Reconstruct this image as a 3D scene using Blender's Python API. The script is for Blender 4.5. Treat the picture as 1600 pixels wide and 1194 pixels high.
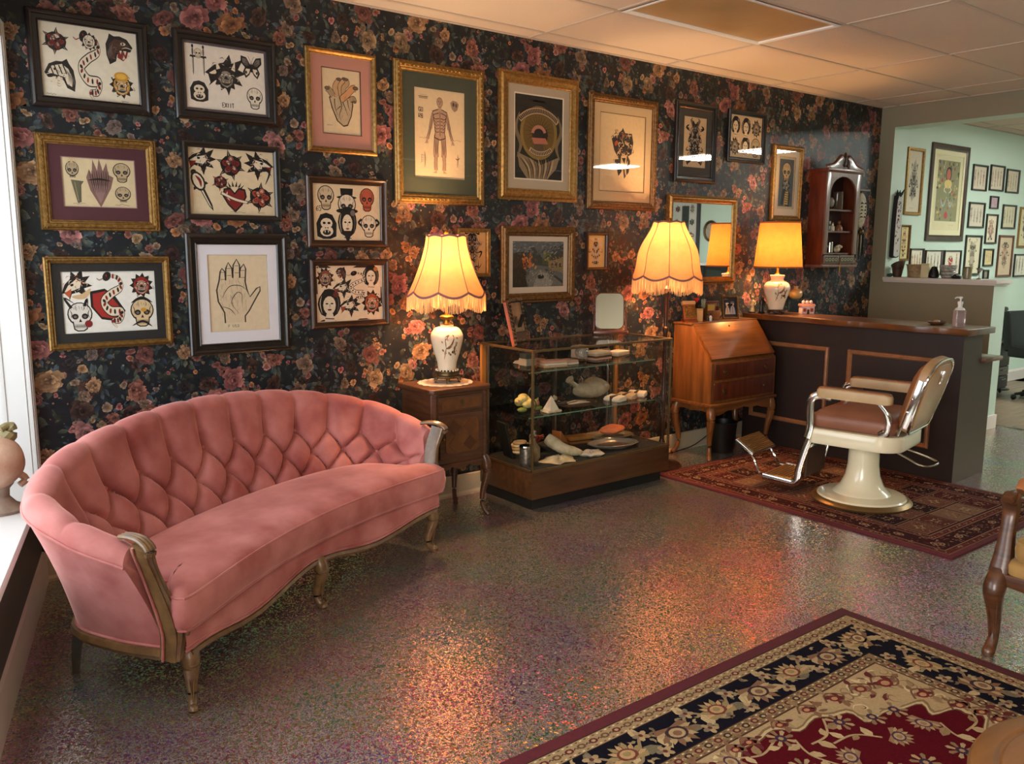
import bpy, bmesh, math, random
from mathutils import Vector, Matrix
from math import sin, cos, pi, radians, sqrt, exp

for o in list(bpy.data.objects):
    bpy.data.objects.remove(o, do_unlink=True)
SC = bpy.context.scene
COL = SC.collection

# ------------------------------------------------------------------ camera
# world: flowered wall is the plane y = 0, floor z = 0, x runs along the wall
PITCH, YAW, ROLL, FPX = .1576, .6561, .005, 1316.7
f0 = Vector((sin(YAW), cos(YAW), 0)); r0 = Vector((cos(YAW), -sin(YAW), 0)); u0 = Vector((0, 0, 1))
fw = f0*cos(PITCH) - u0*sin(PITCH); up = u0*cos(PITCH) + f0*sin(PITCH)
rt = r0*cos(ROLL) + up*sin(ROLL); uu = up*cos(ROLL) - r0*sin(ROLL)
cam = bpy.data.cameras.new('camera'); camo = bpy.data.objects.new('camera', cam); COL.objects.link(camo)
mw = Matrix.Identity(4)
for i in range(3):
    mw[i][0] = rt[i]; mw[i][1] = uu[i]; mw[i][2] = -fw[i]
mw[0][3], mw[1][3], mw[2][3] = 0, -4.2526, 1.53
camo.matrix_world = mw
cam.sensor_width = 36; cam.lens = FPX*36/1600; cam.clip_start = .05
SC.camera = camo

# ------------------------------------------------------------------ world and daylight
w = bpy.data.worlds.new('sky'); SC.world = w; w.use_nodes = True
w.node_tree.nodes['Background'].inputs[0].default_value = (.78, .88, 1, 1)
w.node_tree.nodes['Background'].inputs[1].default_value = 1.0

def area(name, loc, target, sx, sy, power, col):
    l = bpy.data.lights.new(name, 'AREA'); l.shape = 'RECTANGLE'; l.size = sx; l.size_y = sy
    l.energy = power; l.color = col
    o = bpy.data.objects.new(name, l); COL.objects.link(o); o.location = loc
    o.rotation_euler = (Vector(target) - Vector(loc)).to_track_quat('-Z', 'Z').to_euler()
    return o
# daylight falling through the two deep windows of the angled left wall
area('daylight_window_near_corner', (-.20, -1.15, 1.42), (1.74, -1.64, 1.1), 2.3, 1.75, 52, (.86, .93, 1))
area('daylight_window_behind_viewer', (-.95, -4.35, 1.42), (1.0, -4.84, 1.1), 2.9, 1.75, 255, (1, .94, .88))

vs = SC.view_settings
SC.display_settings.display_device = 'sRGB'
vs.view_transform = 'Standard'; vs.look = 'None'; vs.exposure = 0.25; vs.gamma = 1; vs.use_curve_mapping = False
# ------------------------------------------------------------------ helpers
def hx(h):
    h = h.lstrip('#'); o = []
    for i in (0, 2, 4):
        c = int(h[i:i+2], 16)/255
        o.append(c/12.92 if c <= .04045 else ((c+.055)/1.055)**2.4)
    return tuple(o)
def C3(c): return hx(c) if isinstance(c, str) else tuple(c)
def mixc(a, b, t): return tuple(x*(1-t)+y*t for x, y in zip(C3(a), C3(b)))

class NT:
    def __init__(s, m): s.t = m.node_tree; s.n = s.t.nodes; s.l = s.t.links
    def a(s, typ, **k):
        n = s.n.new(typ)
        for q, v in k.items():
            if q.startswith('_'): setattr(n, q[1:], v)
        return n
    def set(s, n, **k): pass
    def link(s, a, b): s.l.new(a, b)

def ramp(nt, fac, stops):
    r = nt.n.new('ShaderNodeValToRGB'); e = r.color_ramp.elements
    while len(e) < len(stops): e.new(.5)
    for q, (p, c) in zip(e, stops):
        q.position = p; c = C3(c); q.color = (c[0], c[1], c[2], 1)
    nt.link(fac, r.inputs[0]); return r.outputs[0]

MATS = {}
def P(name, col, rough=.5, metal=0, spec=.5, var=0, col2=None, scale=(12, 12, 12), detail=4, bump=0, bscale=None, coat=0, sheen=0, sheen_col=None, trans=0, emis=None, estr=0, wave=False):
    """principled material; var/col2 = mottling with the thing's own second colour, bump = fine relief"""
    if name in MATS: return MATS[name]
    m = bpy.data.materials.new(name); m.use_nodes = True; nt = NT(m); b = nt.n['Principled BSDF']
    c = C3(col); b.inputs['Base Color'].default_value = (*c, 1)
    b.inputs['Roughness'].default_value = rough; b.inputs['Metallic'].default_value = metal
    b.inputs['Specular IOR Level'].default_value = spec
    b.inputs['Coat Weight'].default_value = coat; b.inputs['Coat Roughness'].default_value = .15
    if sheen:
        b.inputs['Sheen Weight'].default_value = sheen; b.inputs['Sheen Roughness'].default_value = .35
        b.inputs['Sheen Tint'].default_value = (*C3(sheen_col or col), 1)
    if trans: b.inputs['Transmission Weight'].default_value = trans
    if emis:
        b.inputs['Emission Color'].default_value = (*C3(emis), 1); b.inputs['Emission Strength'].default_value = estr
    if col2 or bump:
        tc = nt.n.new('ShaderNodeTexCoord'); mp = nt.n.new('ShaderNodeMapping'); mp.inputs['Scale'].default_value = scale
        nt.link(tc.outputs['Object'], mp.inputs[0])
        nz = nt.n.new('ShaderNodeTexNoise'); nz.inputs['Scale'].default_value = 1; nz.inputs['Detail'].default_value = detail
        nt.link(mp.outputs[0], nz.inputs[0])
        fac = nz.outputs['Fac']
        if wave:
            wv = nt.n.new('ShaderNodeTexWave'); wv.inputs['Scale'].default_value = 1.0; wv.inputs['Distortion'].default_value = 5
            wv.inputs['Detail'].default_value = 3; nt.link(mp.outputs[0], wv.inputs[0])
            ma = nt.n.new('ShaderNodeMath'); ma.operation = 'MULTIPLY_ADD'; ma.inputs[1].default_value = .45
            nt.link(wv.outputs['Fac'], ma.inputs[0]); m2 = nt.n.new('ShaderNodeMath'); m2.operation = 'MULTIPLY'; m2.inputs[1].default_value = .6
            nt.link(fac, m2.inputs[0]); nt.link(m2.outputs[0], ma.inputs[2]); fac = ma.outputs[0]
        if col2:
            nt.link(ramp(nt, fac, [(.3, col), (.72, col2)]), b.inputs['Base Color'])
        if bump:
            src = fac
            if bscale:
                n2 = nt.n.new('ShaderNodeTexNoise'); n2.inputs['Scale'].default_value = bscale; n2.inputs['Detail'].default_value = 3
                nt.link(tc.outputs['Object'], n2.inputs[0]); src = n2.outputs['Fac']
            bp = nt.n.new('ShaderNodeBump'); bp.inputs['Strength'].default_value = bump; bp.inputs['Distance'].default_value = .004
            nt.link(src, bp.inputs['Height']); nt.link(bp.outputs[0], b.inputs['Normal'])
    MATS[name] = m; return m

def print_mat(name, rough=.75, bump=0, bscale=300, noise=.12, nscale=40, sheen=0, spec=.3):
    """flat print / weave: the colours of the drawn pieces come from the mesh"""
    m = bpy.data.materials.new(name); m.use_nodes = True; nt = NT(m); b = nt.n['Principled BSDF']
    at = nt.n.new('ShaderNodeVertexColor'); at.layer_name = 'Col'
    tc = nt.n.new('ShaderNodeTexCoord'); nz = nt.n.new('ShaderNodeTexNoise'); nz.inputs['Scale'].default_value = nscale; nz.inputs['Detail'].default_value = 3
    nt.link(tc.outputs['Object'], nz.inputs[0])
    mr = nt.n.new('ShaderNodeMapRange'); mr.inputs[3].default_value = 1-noise; mr.inputs[4].default_value = 1+noise
    nt.link(nz.outputs['Fac'], mr.inputs[0])
    mx = nt.n.new('ShaderNodeVectorMath'); mx.operation = 'SCALE'
    nt.link(at.outputs[0], mx.inputs[0]); nt.link(mr.outputs[0], mx.inputs['Scale'])
    nt.link(mx.outputs[0], b.inputs['Base Color'])
    b.inputs['Roughness'].default_value = rough; b.inputs['Specular IOR Level'].default_value = spec
    b.inputs['Sheen Weight'].default_value = sheen
    if bump:
        n2 = nt.n.new('ShaderNodeTexNoise'); n2.inputs['Scale'].default_value = bscale; nt.link(tc.outputs['Object'], n2.inputs[0])
        bp = nt.n.new('ShaderNodeBump'); bp.inputs['Strength'].default_value = bump; bp.inputs['Distance'].default_value = .004
        nt.link(n2.outputs['Fac'], bp.inputs['Height']); nt.link(bp.outputs[0], b.inputs['Normal'])
    return m

def pane_mat(name, tint=(1, 1, 1), refl=1.0, rough=.01, ior=1.5):
    m = bpy.data.materials.new(name); m.use_nodes = True; nt = NT(m); nt.n.clear()
    out = nt.n.new('ShaderNodeOutputMaterial'); mix = nt.n.new('ShaderNodeMixShader'); tr = nt.n.new('ShaderNodeBsdfTransparent')
    gl = nt.n.new('ShaderNodeBsdfGlossy'); fr = nt.n.new('ShaderNodeFresnel'); fr.inputs[0].default_value = ior
    tr.inputs[0].default_value = (*tint, 1); gl.inputs['Roughness'].default_value = rough
    mu = nt.n.new('ShaderNodeMath'); mu.operation = 'MULTIPLY'; mu.inputs[1].default_value = refl
    ge = nt.n.new('ShaderNodeNewGeometry'); inv = nt.n.new('ShaderNodeMath'); inv.operation = 'SUBTRACT'; inv.inputs[0].default_value = 1; nt.link(ge.outputs['Backfacing'], inv.inputs[1])
    m2 = nt.n.new('ShaderNodeMath'); m2.operation = 'MULTIPLY'; nt.link(mu.outputs[0], m2.inputs[0]); nt.link(inv.outputs[0], m2.inputs[1])
    nt.link(fr.outputs[0], mu.inputs[0]); nt.link(m2.outputs[0], mix.inputs[0])
    nt.link(tr.outputs[0], mix.inputs[1]); nt.link(gl.outputs[0], mix.inputs[2]); nt.link(mix.outputs[0], out.inputs[0])
    return m

class MB:
    """collects shapes; build() links them as ONE mesh object"""
    def __init__(s): s.v = []; s.f = []
    def add(s, vs, fs):
        b = len(s.v); s.v += [tuple(p) for p in vs]; s.f += [tuple(b+i for i in q) for q in fs]; return s
    def box(s, x0, x1, y0, y1, z0, z1):
        return s.add([(x0,y0,z0),(x1,y0,z0),(x1,y1,z0),(x0,y1,z0),(x0,y0,z1),(x1,y0,z1),(x1,y1,z1),(x0,y1,z1)],
                     [(0,3,2,1),(4,5,6,7),(0,1,5,4),(1,2,6,5),(2,3,7,6),(3,0,4,7)])
    def lathe(s, prof, n=32, c=(0, 0, 0), sx=1, sy=1, fn=None):
        b = []; N = len(prof)
        for i in range(n):
            a = 2*pi*i/n
            for k, (r, z) in enumerate(prof):
                x, y = r*cos(a)*sx, r*sin(a)*sy
                if fn: x, y, z = fn(x, y, z, a, k)
                b.append((c[0]+x, c[1]+y, c[2]+z))
        fs = []
        for i in range(n):
            j = (i+1) % n
            for k in range(N-1): fs.append((i*N+k, j*N+k, j*N+k+1, i*N+k+1))
        if prof[0][0] > 1e-6: fs.append(tuple(i*N for i in range(n))[::-1])
        if prof[-1][0] > 1e-6: fs.append(tuple(i*N+N-1 for i in range(n)))
        return s.add(b, fs)
    def tube(s, path, r, n=8, caps=True, ry=None, upv=(0, 0, 1), closed=False):
        """sweep an ellipse along a path; r, ry scalars or lists"""
        path = [Vector(p) for p in path]; N = len(path)
        R = r if isinstance(r, (list, tuple)) else [r]*N
        RY = (ry if isinstance(ry, (list, tuple)) else [ry]*N) if ry is not None else R
        vs = []; upv = Vector(upv)
        for i, p in enumerate(path):
            if closed: t = path[(i+1) % N]-path[i-1]
            else: t = path[min(i+1, N-1)]-path[max(i-1, 0)]
            t.normalize(); a = t.cross(upv)
            if a.length < 1e-4: a = t.cross(Vector((0, 1, 0)) if abs(t.y) < .9 else Vector((1, 0, 0)))
            a.normalize(); b = a.cross(t).normalized()
            for k in range(n):
                g = 2*pi*k/n
                vs.append(p+a*(R[i]*cos(g))+b*(RY[i]*sin(g)))
        fs = []
        M = N if closed else N-1
        for i in range(M):
            i2 = (i+1) % N
            for k in range(n):
                k2 = (k+1) % n; fs.append((i*n+k, i*n+k2, i2*n+k2, i2*n+k))
        if caps and not closed:
            fs.append(tuple(range(n))[::-1]); fs.append(tuple((N-1)*n+k for k in range(n)))
        return s.add(vs, fs)
    def sweep(s, path, sect, xdir):
        """sweep a closed 2D section (list of (a,b), or a function i->list) along path; a runs along xdir(i)"""
        path = [Vector(p) for p in path]; N = len(path); vs = []; fs = []
        for i, p in enumerate(path):
            t = (path[min(i+1, N-1)]-path[max(i-1, 0)]).normalized()
            a = Vector(xdir(i) if callable(xdir) else xdir); a = (a-t*a.dot(t)).normalized(); b = t.cross(a)
            sc = sect(i) if callable(sect) else sect
            n = len(sc)
            for q in sc: vs.append(p+a*q[0]+b*q[1])
        for i in range(N-1):
            for k in range(n): k2 = (k+1) % n; fs.append((i*n+k, i*n+k2, (i+1)*n+k2, (i+1)*n+k))
        fs.append(tuple(range(n))[::-1]); fs.append(tuple((N-1)*n+k for k in range(n)))
        return s.add(vs, fs)
    def prism(s, poly, a0, a1, ax='x'):
        n = len(poly)
        def m(p, a): return {'x': (a, p[0], p[1]), 'y': (p[0], a, p[1]), 'z': (p[0], p[1], a)}[ax]
        vs = [m(p, a0) for p in poly]+[m(p, a1) for p in poly]
        fs = [tuple(range(n)), tuple(range(2*n-1, n-1, -1))]+[(i, n+i, n+(i+1) % n, (i+1) % n) for i in range(n)]
        return s.add(vs, fs)
    def sph(s, c, rx, ry=None, rz=None, n=12, m=8, fn=None):
        ry = ry or rx; rz = rz or rx
        vs = [(c[0], c[1], c[2]-rz)]
        for j in range(1, m):
            t = pi*j/m-pi/2
            for i in range(n):
                a = 2*pi*i/n; q = (c[0]+rx*cos(t)*cos(a), c[1]+ry*cos(t)*sin(a), c[2]+rz*sin(t))
                vs.append(fn(*q) if fn else q)
        vs.append((c[0], c[1], c[2]+rz)); L = len(vs)-1; fs = []
        for i in range(n):
            i2 = (i+1) % n
            fs.append((0, 1+i2, 1+i))
            for j in range(m-2): fs.append((1+j*n+i, 1+j*n+i2, 1+(j+1)*n+i2, 1+(j+1)*n+i))
            fs.append((1+(m-2)*n+i, 1+(m-2)*n+i2, L))
        return s.add(vs, fs)
    def grid(s, fn, nu, nv, cu=False, cv=False):
        vs = [fn(i, j) for i in range(nu) for j in range(nv)]; fs = []
        for i in range(nu if cu else nu-1):
            for j in range(nv if cv else nv-1):
                i2 = (i+1) % nu; j2 = (j+1) % nv; fs.append((i*nv+j, i2*nv+j, i2*nv+j2, i*nv+j2))
        return s.add(vs, fs)
    def rot(s, m):
        s.v = [tuple(m @ Vector(p)) for p in s.v]; return s
    def mesh(s, name, mat, smooth=True, bevel=0, seg=2, angle=35):
        me = bpy.data.meshes.new(name); me.from_pydata(s.v, [], s.f)
        bm = bmesh.new(); bm.from_mesh(me); bmesh.ops.recalc_face_normals(bm, faces=bm.faces)
        if bevel:
            ed = [e for e in bm.edges if len(e.link_faces) == 2 and e.calc_face_angle(0) > radians(30)]
            bmesh.ops.bevel(bm, geom=ed, offset=bevel, offset_type='OFFSET', segments=seg, profile=.6, affect='EDGES', clamp_overlap=True)
        bm.to_mesh(me); bm.free()
        if smooth:
            me.polygons.foreach_set('use_smooth', [True]*len(me.polygons)); me.set_sharp_from_angle(angle=radians(angle))
        for q in (mat if isinstance(mat, (list, tuple)) else [mat]): me.materials.append(q)
        return me
    def build(s, name, mat, parent=None, loc=None, rot=None, **k):
        return inst(name, s.mesh(name, mat, **k), parent, loc, rot)

def inst(name, me, parent=None, loc=None, rot=None):
    o = bpy.data.objects.new(name, me); COL.objects.link(o)
    if parent: o.parent = parent
    if loc: o.location = loc
    if rot: o.rotation_euler = rot
    return o
def tag(o, label=None, cat=None, group=None, kind=None):
    if label: o['label'] = label
    if cat: o['category'] = cat
    if group: o['group'] = group
    if kind: o['kind'] = kind
    return o
def thing(name, label, cat, loc=(0, 0, 0), rotz=0, group=None):
    o = bpy.data.objects.new(name, None); COL.objects.link(o); o.empty_display_size = .05
    o.location = loc; o.rotation_euler = (0, 0, rotz); return tag(o, label, cat, group)
def struct(o): o['kind'] = 'structure'; return o
def bx(name, d, mat, parent=None, bevel=0, **k): return MB().box(*d).build(name, mat, parent, bevel=bevel, **k)

def spline(ctrl, n, closed=False):
    """Catmull-Rom through control points (tuples of any length)"""
    out = []; N = len(ctrl); S = N if closed else N-1
    g = (lambda i: ctrl[i % N]) if closed else (lambda i: ctrl[max(0, min(N-1, i))])
    cnt = n*S + (0 if closed else 1)
    for q in range(cnt):
        u = q/n; i = min(int(u), S-1); t = u-i
        a, b, c, d = g(i-1), g(i), g(i+1), g(i+2)
        out.append(tuple(.5*((2*b[k])+(c[k]-a[k])*t+(2*a[k]-5*b[k]+4*c[k]-d[k])*t*t+(3*b[k]-a[k]-3*c[k]+d[k])*t**3) for k in range(len(b))))
    return out

class Cv:
    """flat drawing: coloured polygons in a plane, one mesh with the colour of each piece"""
    EPS = 4e-5
    def __init__(s): s.v = []; s.f = []; s.c = []; s.T = (0, 0, 1, 1, 0); s.L = 1
    mag = 1
    def at(s, x=0, y=0, k=1, rot=0, kx=1, L=None):
        if k < .5: k *= s.mag
        s.T = (x, y, k*kx, k, rot); s.L = 2 if L is None else L; return s
    def m(s, p):
        X, Y, kx, k, r = s.T; a, b = p[0]*kx, p[1]*k; return (X+a*cos(r)-b*sin(r), Y+a*sin(r)+b*cos(r), s.L)
    def poly(s, pts, col, col2=None, up=1):
        b = len(s.v); s.v += [s.m(p) for p in pts]; s.f.append(tuple(range(b, b+len(pts))))
        c = C3(col)
        if col2:
            d = C3(col2); n = len(pts)
            s.c += [tuple(x*(1-t)+y*t for x, y in zip(c, d)) for t in [abs(2*i/n-1) for i in range(n)]]
        else: s.c += [c]*len(pts)
        s.L += up; return s
    def rect(s, x0, x1, y0, y1, col): return s.poly([(x0, y0), (x1, y0), (x1, y1), (x0, y1)], col)
    def ell(s, cx, cy, rx, ry, col, rot=0, n=12, col2=None, wob=0, seed=0):
        R = random.Random(seed+int(cx*91+cy*57)) if wob else None
        pts = []
        for i in range(n):
            a = 2*pi*i/n; k = 1+(R.uniform(-wob, wob) if R else 0); x, y = rx*k*cos(a), ry*k*sin(a)
            pts.append((cx+x*cos(rot)-y*sin(rot), cy+x*sin(rot)+y*cos(rot)))
        return s.poly(pts, col, col2)
    def ring(s, cx, cy, rx, ry, w, col, n=16, a0=0, a1=2*pi):
        return s.stroke([(cx+rx*cos(a0+(a1-a0)*i/n), cy+ry*sin(a0+(a1-a0)*i/n)) for i in range(n+1)], w, col)
    def stroke(s, pts, w, col, taper=0, smooth=0):
        if smooth: pts = spline(pts, smooth)
        N = len(pts); L = []; R = []
        for i, p in enumerate(pts):
            a = pts[max(0, i-1)]; b = pts[min(N-1, i+1)]; dx, dy = b[0]-a[0], b[1]-a[1]; l = sqrt(dx*dx+dy*dy) or 1
            k = w/2
            if taper == 1: k *= 1-.9*i/(N-1)
            elif taper == 2: k *= .15+.85*sin(pi*i/(N-1))
            L.append((p[0]-dy/l*k, p[1]+dx/l*k)); R.append((p[0]+dy/l*k, p[1]-dx/l*k))
        c = C3(col); b = len(s.v)
        s.v += [s.m(p) for q in zip(L, R) for p in q]; s.c_add(b, N, c); s.L += 1; return s
    def c_add(s, b, N, c):
        for i in range(N-1):
            s.f.append((b+2*i, b+2*i+1, b+2*i+3, b+2*i+2))
        s.c += [c]*(2*N)
    def build(s, name, mat, parent, mp, loc=None):
        me = bpy.data.meshes.new(name); me.from_pydata([mp(*p) for p in s.v], [], s.f)
        ca = me.color_attributes.new('Col', 'FLOAT_COLOR', 'POINT')
        ca.data.foreach_set('color', [x for c in s.c for x in (c[0], c[1], c[2], 1)])
        me.materials.append(mat); return inst(name, me, parent, loc)
def wall_map(x, y, L): return (x, -L*Cv.EPS, y)

# ------------------------------------------------------------------ shared materials
M = {}
M['walnut'] = P('walnut', '#3a2012', .38, col2='#5c351c', scale=(6, 6, 60), bump=.05, coat=.25)
M['walnut_h'] = P('walnut_horizontal', '#3a2012', .38, col2='#5c351c', scale=(6, 60, 60), bump=.05, coat=.25)
M['cherry'] = P('cherry_wood', '#5f3516', .3, col2='#875328', scale=(3, 40, 40), bump=.03, coat=.35)
M['cherry_v'] = P('cherry_wood_vertical', '#623816', .32, col2='#895427', scale=(30, 30, 3), bump=.03, coat=.3)
M['mahog'] = P('mahogany', '#4a1f12', .33, col2='#6d3218', scale=(30, 30, 4), coat=.3)
M['carved'] = P('carved_fruitwood', '#5a4028', .36, col2='#7d5c38', scale=(25, 25, 25), bump=.08, coat=.2)
M['darkwood'] = P('dark_walnut_frame', '#2c160c', .32, col2='#43230f', scale=(20, 20, 20), coat=.35)
M['blackwood'] = P('black_frame_lacquer', '#120c0a', .32, col2='#1d1310', scale=(14, 14, 14), coat=.3)
M['gold'] = P('gilt', '#a8824a', .42, .75, col2='#7a5a2c', scale=(60, 60, 60), bump=.25)
M['gold_dark'] = P('gilt_brown', '#7d5a30', .45, .6, col2='#55391b', scale=(50, 50, 50), bump=.25)
M['brass'] = P('brass', '#9c7430', .32, .95, col2='#6d4d1d', scale=(30, 30, 30))
M['bronze_trim'] = P('bronze_trim', '#8a7350', .35, .8, col2='#6f5a3c', scale=(20, 20, 200))
M['bronze'] = P('dark_bronze', '#4b3a24', .4, .7, col2='#6b5434', scale=(40, 40, 40))
M['chrome'] = P('chrome', '#d5d2ce', .12, 1)
M['steel'] = P('brushed_steel', '#a9a7a4', .3, 1, col2='#8b8986', scale=(200, 20, 20))
M['black'] = P('black_plastic', '#0b0b0c', .4)
M['matblack'] = P('matt_black', '#0a0908', .7)
M['white'] = P('white_paint', '#dcdad6', .45)
M['cream_enamel'] = P('cream_enamel', '#e6dcbc', .22, coat=.5)
M['ceramic'] = P('ivory_porcelain', '#e2d6bd', .25, coat=.4, col2='#d8c8a8', scale=(8, 8, 8))
M['print'] = print_mat('ink_on_paper')
M['pane'] = pane_mat('picture_glass', refl=.9)
M['glass'] = pane_mat('case_glass', tint=(.98, .985, .975), refl=.7)
M['mirror'] = P('mirror_silver', (.86, .87, .86), .015, 1)
M['velvet_pink'] = P('pink_velvet', '#9a504b', .7, col2='#cb8680', scale=(5, 5, 5), detail=6, sheen=.85, sheen_col='#f4bcb4', spec=.15, bump=.06, bscale=500)
# ------------------------------------------------------------------ the room
H = 2.80; XP = 7.5; XP2 = 7.74; XR = 12.0; YF = -6.8
def glitter():
    m = bpy.data.materials.new('glitter_epoxy'); m.use_nodes = True; nt = NT(m); b = nt.n['Principled BSDF']
    tc = nt.n.new('ShaderNodeTexCoord'); co = tc.outputs['Object']
    def vor(sc):
        v = nt.n.new('ShaderNodeTexVoronoi'); v.voronoi_dimensions = '2D'; v.inputs['Scale'].default_value = sc
        nt.link(co, v.inputs['Vector']); return v.outputs['Color']
    def mth(op, a, bb=None, c=None):
        n = nt.n.new('ShaderNodeMath'); n.operation = op
        for i, q in enumerate((a, bb, c)):
            if q is None: continue
            if isinstance(q, (int, float)): n.inputs[i].default_value = q
            else: nt.link(q, n.inputs[i])
        return n.outputs[0]
    va = vor(150); sep = nt.n.new('ShaderNodeSeparateColor'); nt.link(va, sep.inputs[0])
    vb = vor(340); sep2 = nt.n.new('ShaderNodeSeparateColor'); nt.link(vb, sep2.inputs[0])
    lo = nt.n.new('ShaderNodeTexNoise'); lo.inputs['Scale'].default_value = 2.2; lo.inputs['Detail'].default_value = 3; nt.link(co, lo.inputs[0])
    # hue of a flake: its own draw plus a slow drift over the floor
    hue = mth('FRACT', mth('ADD', mth('MULTIPLY', sep.outputs[0], .38), mth('MULTIPLY', lo.outputs['Fac'], 1.9)))
    hs = nt.n.new('ShaderNodeCombineColor'); hs.mode = 'HSV'
    nt.link(hue, hs.inputs[0]); hs.inputs[1].default_value = .66; hs.inputs[2].default_value = 1.0
    isf = mth('GREATER_THAN', sep.outputs[1], .69)
    isf2 = mth('GREATER_THAN', sep2.outputs[1], .35)
    mid = nt.n.new('ShaderNodeMix'); mid.data_type = 'RGBA'; nt.link(isf2, mid.inputs[0])
    mid.inputs[6].default_value = (*hx('#54464a'), 1); mid.inputs[7].default_value = (*hx('#cdbfb8'), 1)
    top = nt.n.new('ShaderNodeMix'); top.data_type = 'RGBA'; nt.link(isf, top.inputs[0])
    nt.link(mid.outputs[2], top.inputs[6]); nt.link(hs.outputs[0], top.inputs[7])
    nt.link(top.outputs[2], b.inputs['Base Color'])
    nt.link(mth('MAXIMUM', mth('MULTIPLY', isf, .92), mth('MULTIPLY', isf2, .75)), b.inputs['Metallic'])
    # every flake lies at its own tilt
    ge = nt.n.new('ShaderNodeNewGeometry')
    def tilt(col, k):
        v1 = nt.n.new('ShaderNodeVectorMath'); v1.operation = 'SUBTRACT'; nt.link(col, v1.inputs[0]); v1.inputs[1].default_value = (.5, .5, .5)
        v2 = nt.n.new('ShaderNodeVectorMath'); v2.operation = 'MULTIPLY'; nt.link(v1.outputs[0], v2.inputs[0]); v2.inputs[1].default_value = (k, k, 0); return v2.outputs[0]
    tv = nt.n.new('ShaderNodeVectorMath'); tv.operation = 'SCALE'; nt.link(tilt(va, 1), tv.inputs[0]); nt.link(mth('MULTIPLY_ADD', isf, .45, .14), tv.inputs['Scale'])
    sc2 = nt.n.new('ShaderNodeVectorMath'); sc2.operation = 'ADD'; nt.link(tv.outputs[0], sc2.inputs[0]); nt.link(tilt(vb, .13), sc2.inputs[1])
    ad = nt.n.new('ShaderNodeVectorMath'); ad.operation = 'ADD'; nt.link(ge.outputs['Normal'], ad.inputs[0]); nt.link(sc2.outputs[0], ad.inputs[1])
    no = nt.n.new('ShaderNodeVectorMath'); no.operation = 'NORMALIZE'; nt.link(ad.outputs[0], no.inputs[0]); nt.link(no.outputs[0], b.inputs['Normal'])
    b.inputs['Roughness'].default_value = .2
    b.inputs['Coat Weight'].default_value = .5; b.inputs['Coat Roughness'].default_value = .22
    bp = nt.n.new('ShaderNodeBump'); bp.inputs['Strength'].default_value = .25; bp.inputs['Distance'].default_value = .01
    nz = nt.n.new('ShaderNodeTexNoise'); nz.inputs['Scale'].default_value = 45; nt.link(co, nz.inputs[0]); nt.link(nz.outputs['Fac'], bp.inputs['Height'])
    nt.link(bp.outputs[0], b.inputs['Coat Normal'])
    return m
M['taupe'] = P('olive_taupe_paint', '#857d66', .6, bump=.04, bscale=250)
M['mint'] = P('mint_paint', '#bfd2c2', .6, bump=.04, bscale=250)
M['grey_wall'] = P('grey_green_paint', '#4f4d46', .6, bump=.04, bscale=250)
M['paper_ground'] = P('wallpaper_ground', '#15181e', .42, col2='#1e2226', scale=(9, 9, 9), spec=.35)
M['basecream'] = P('cream_baseboard', '#b9ab92', .45)
M['basewhite'] = P('white_baseboard', '#cfc6bd', .45)
M['tile'] = P('ceiling_tile', '#c9b8a6', .85, bump=.55, bscale=130)
M['rail'] = P('ceiling_rail', '#b9a897', .5)
M['plank'] = P('greyed_oak_plank', '#6f5a48', .4, col2='#8d7763', scale=(3, 40, 40))

fl = struct(MB().box(-1.3, 7.87, YF, 0, -.1, 0).build('floor', glitter(), smooth=False))
tag(fl, 'dark holographic glitter epoxy floor', 'floor')
ff = struct(bx('floor', (7.87, XR, YF, 0, -.1, -.004), M['matblack'])); tag(ff, 'greyed oak plank floor of the far room', 'floor')
pm = MB().box(0, 1.2, 0, .145, -.004, 0).mesh('plank', M['plank'], bevel=.0015, seg=1)
ph_ = MB().box(0, .597, 0, .145, -.004, 0).mesh('plank', M['plank'], bevel=.0015, seg=1)
for i in range(40):
    for j in range(4):
        x = 7.885 + j*1.203 - (.6 if i % 2 else 0)
        if x < 7.88: inst('plank', ph_, ff, (7.885, -.15-i*.1475, .0)); continue
        inst('plank', pm, ff, (min(x, XR-1.2), -.15-i*.1475, .0))
struct(bx('trim_1', (7.85, 7.89, YF, -1.15, 0, .006), M['steel'])); tag(bpy.data.objects['trim_1'], 'thin metal strip between glitter floor and oak planks', 'floor strip')

wb = struct(bx('wall_back', (.38, XP, 0, .12, 0, H), M['paper_ground'])); tag(wb, 'black floral papered wall hung with pictures', 'wall')
wf = struct(bx('wall_far', (XP, XR+.12, 0, .12, 0, H), M['mint'])); tag(wf, 'mint wall of the far room hung with small frames', 'wall')
wr = struct(bx('wall_right', (XR, XR+.12, YF, 0, 0, H), M['mint'])); tag(wr, 'mint end wall of the far room', 'wall')
fw_ = MB()
fw_.box(-1.3, XR, YF-.12, YF, 0, H)
tag(struct(fw_.build('wall_front', M['taupe'], smooth=False)), 'taupe wall behind the viewer', 'wall')
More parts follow.
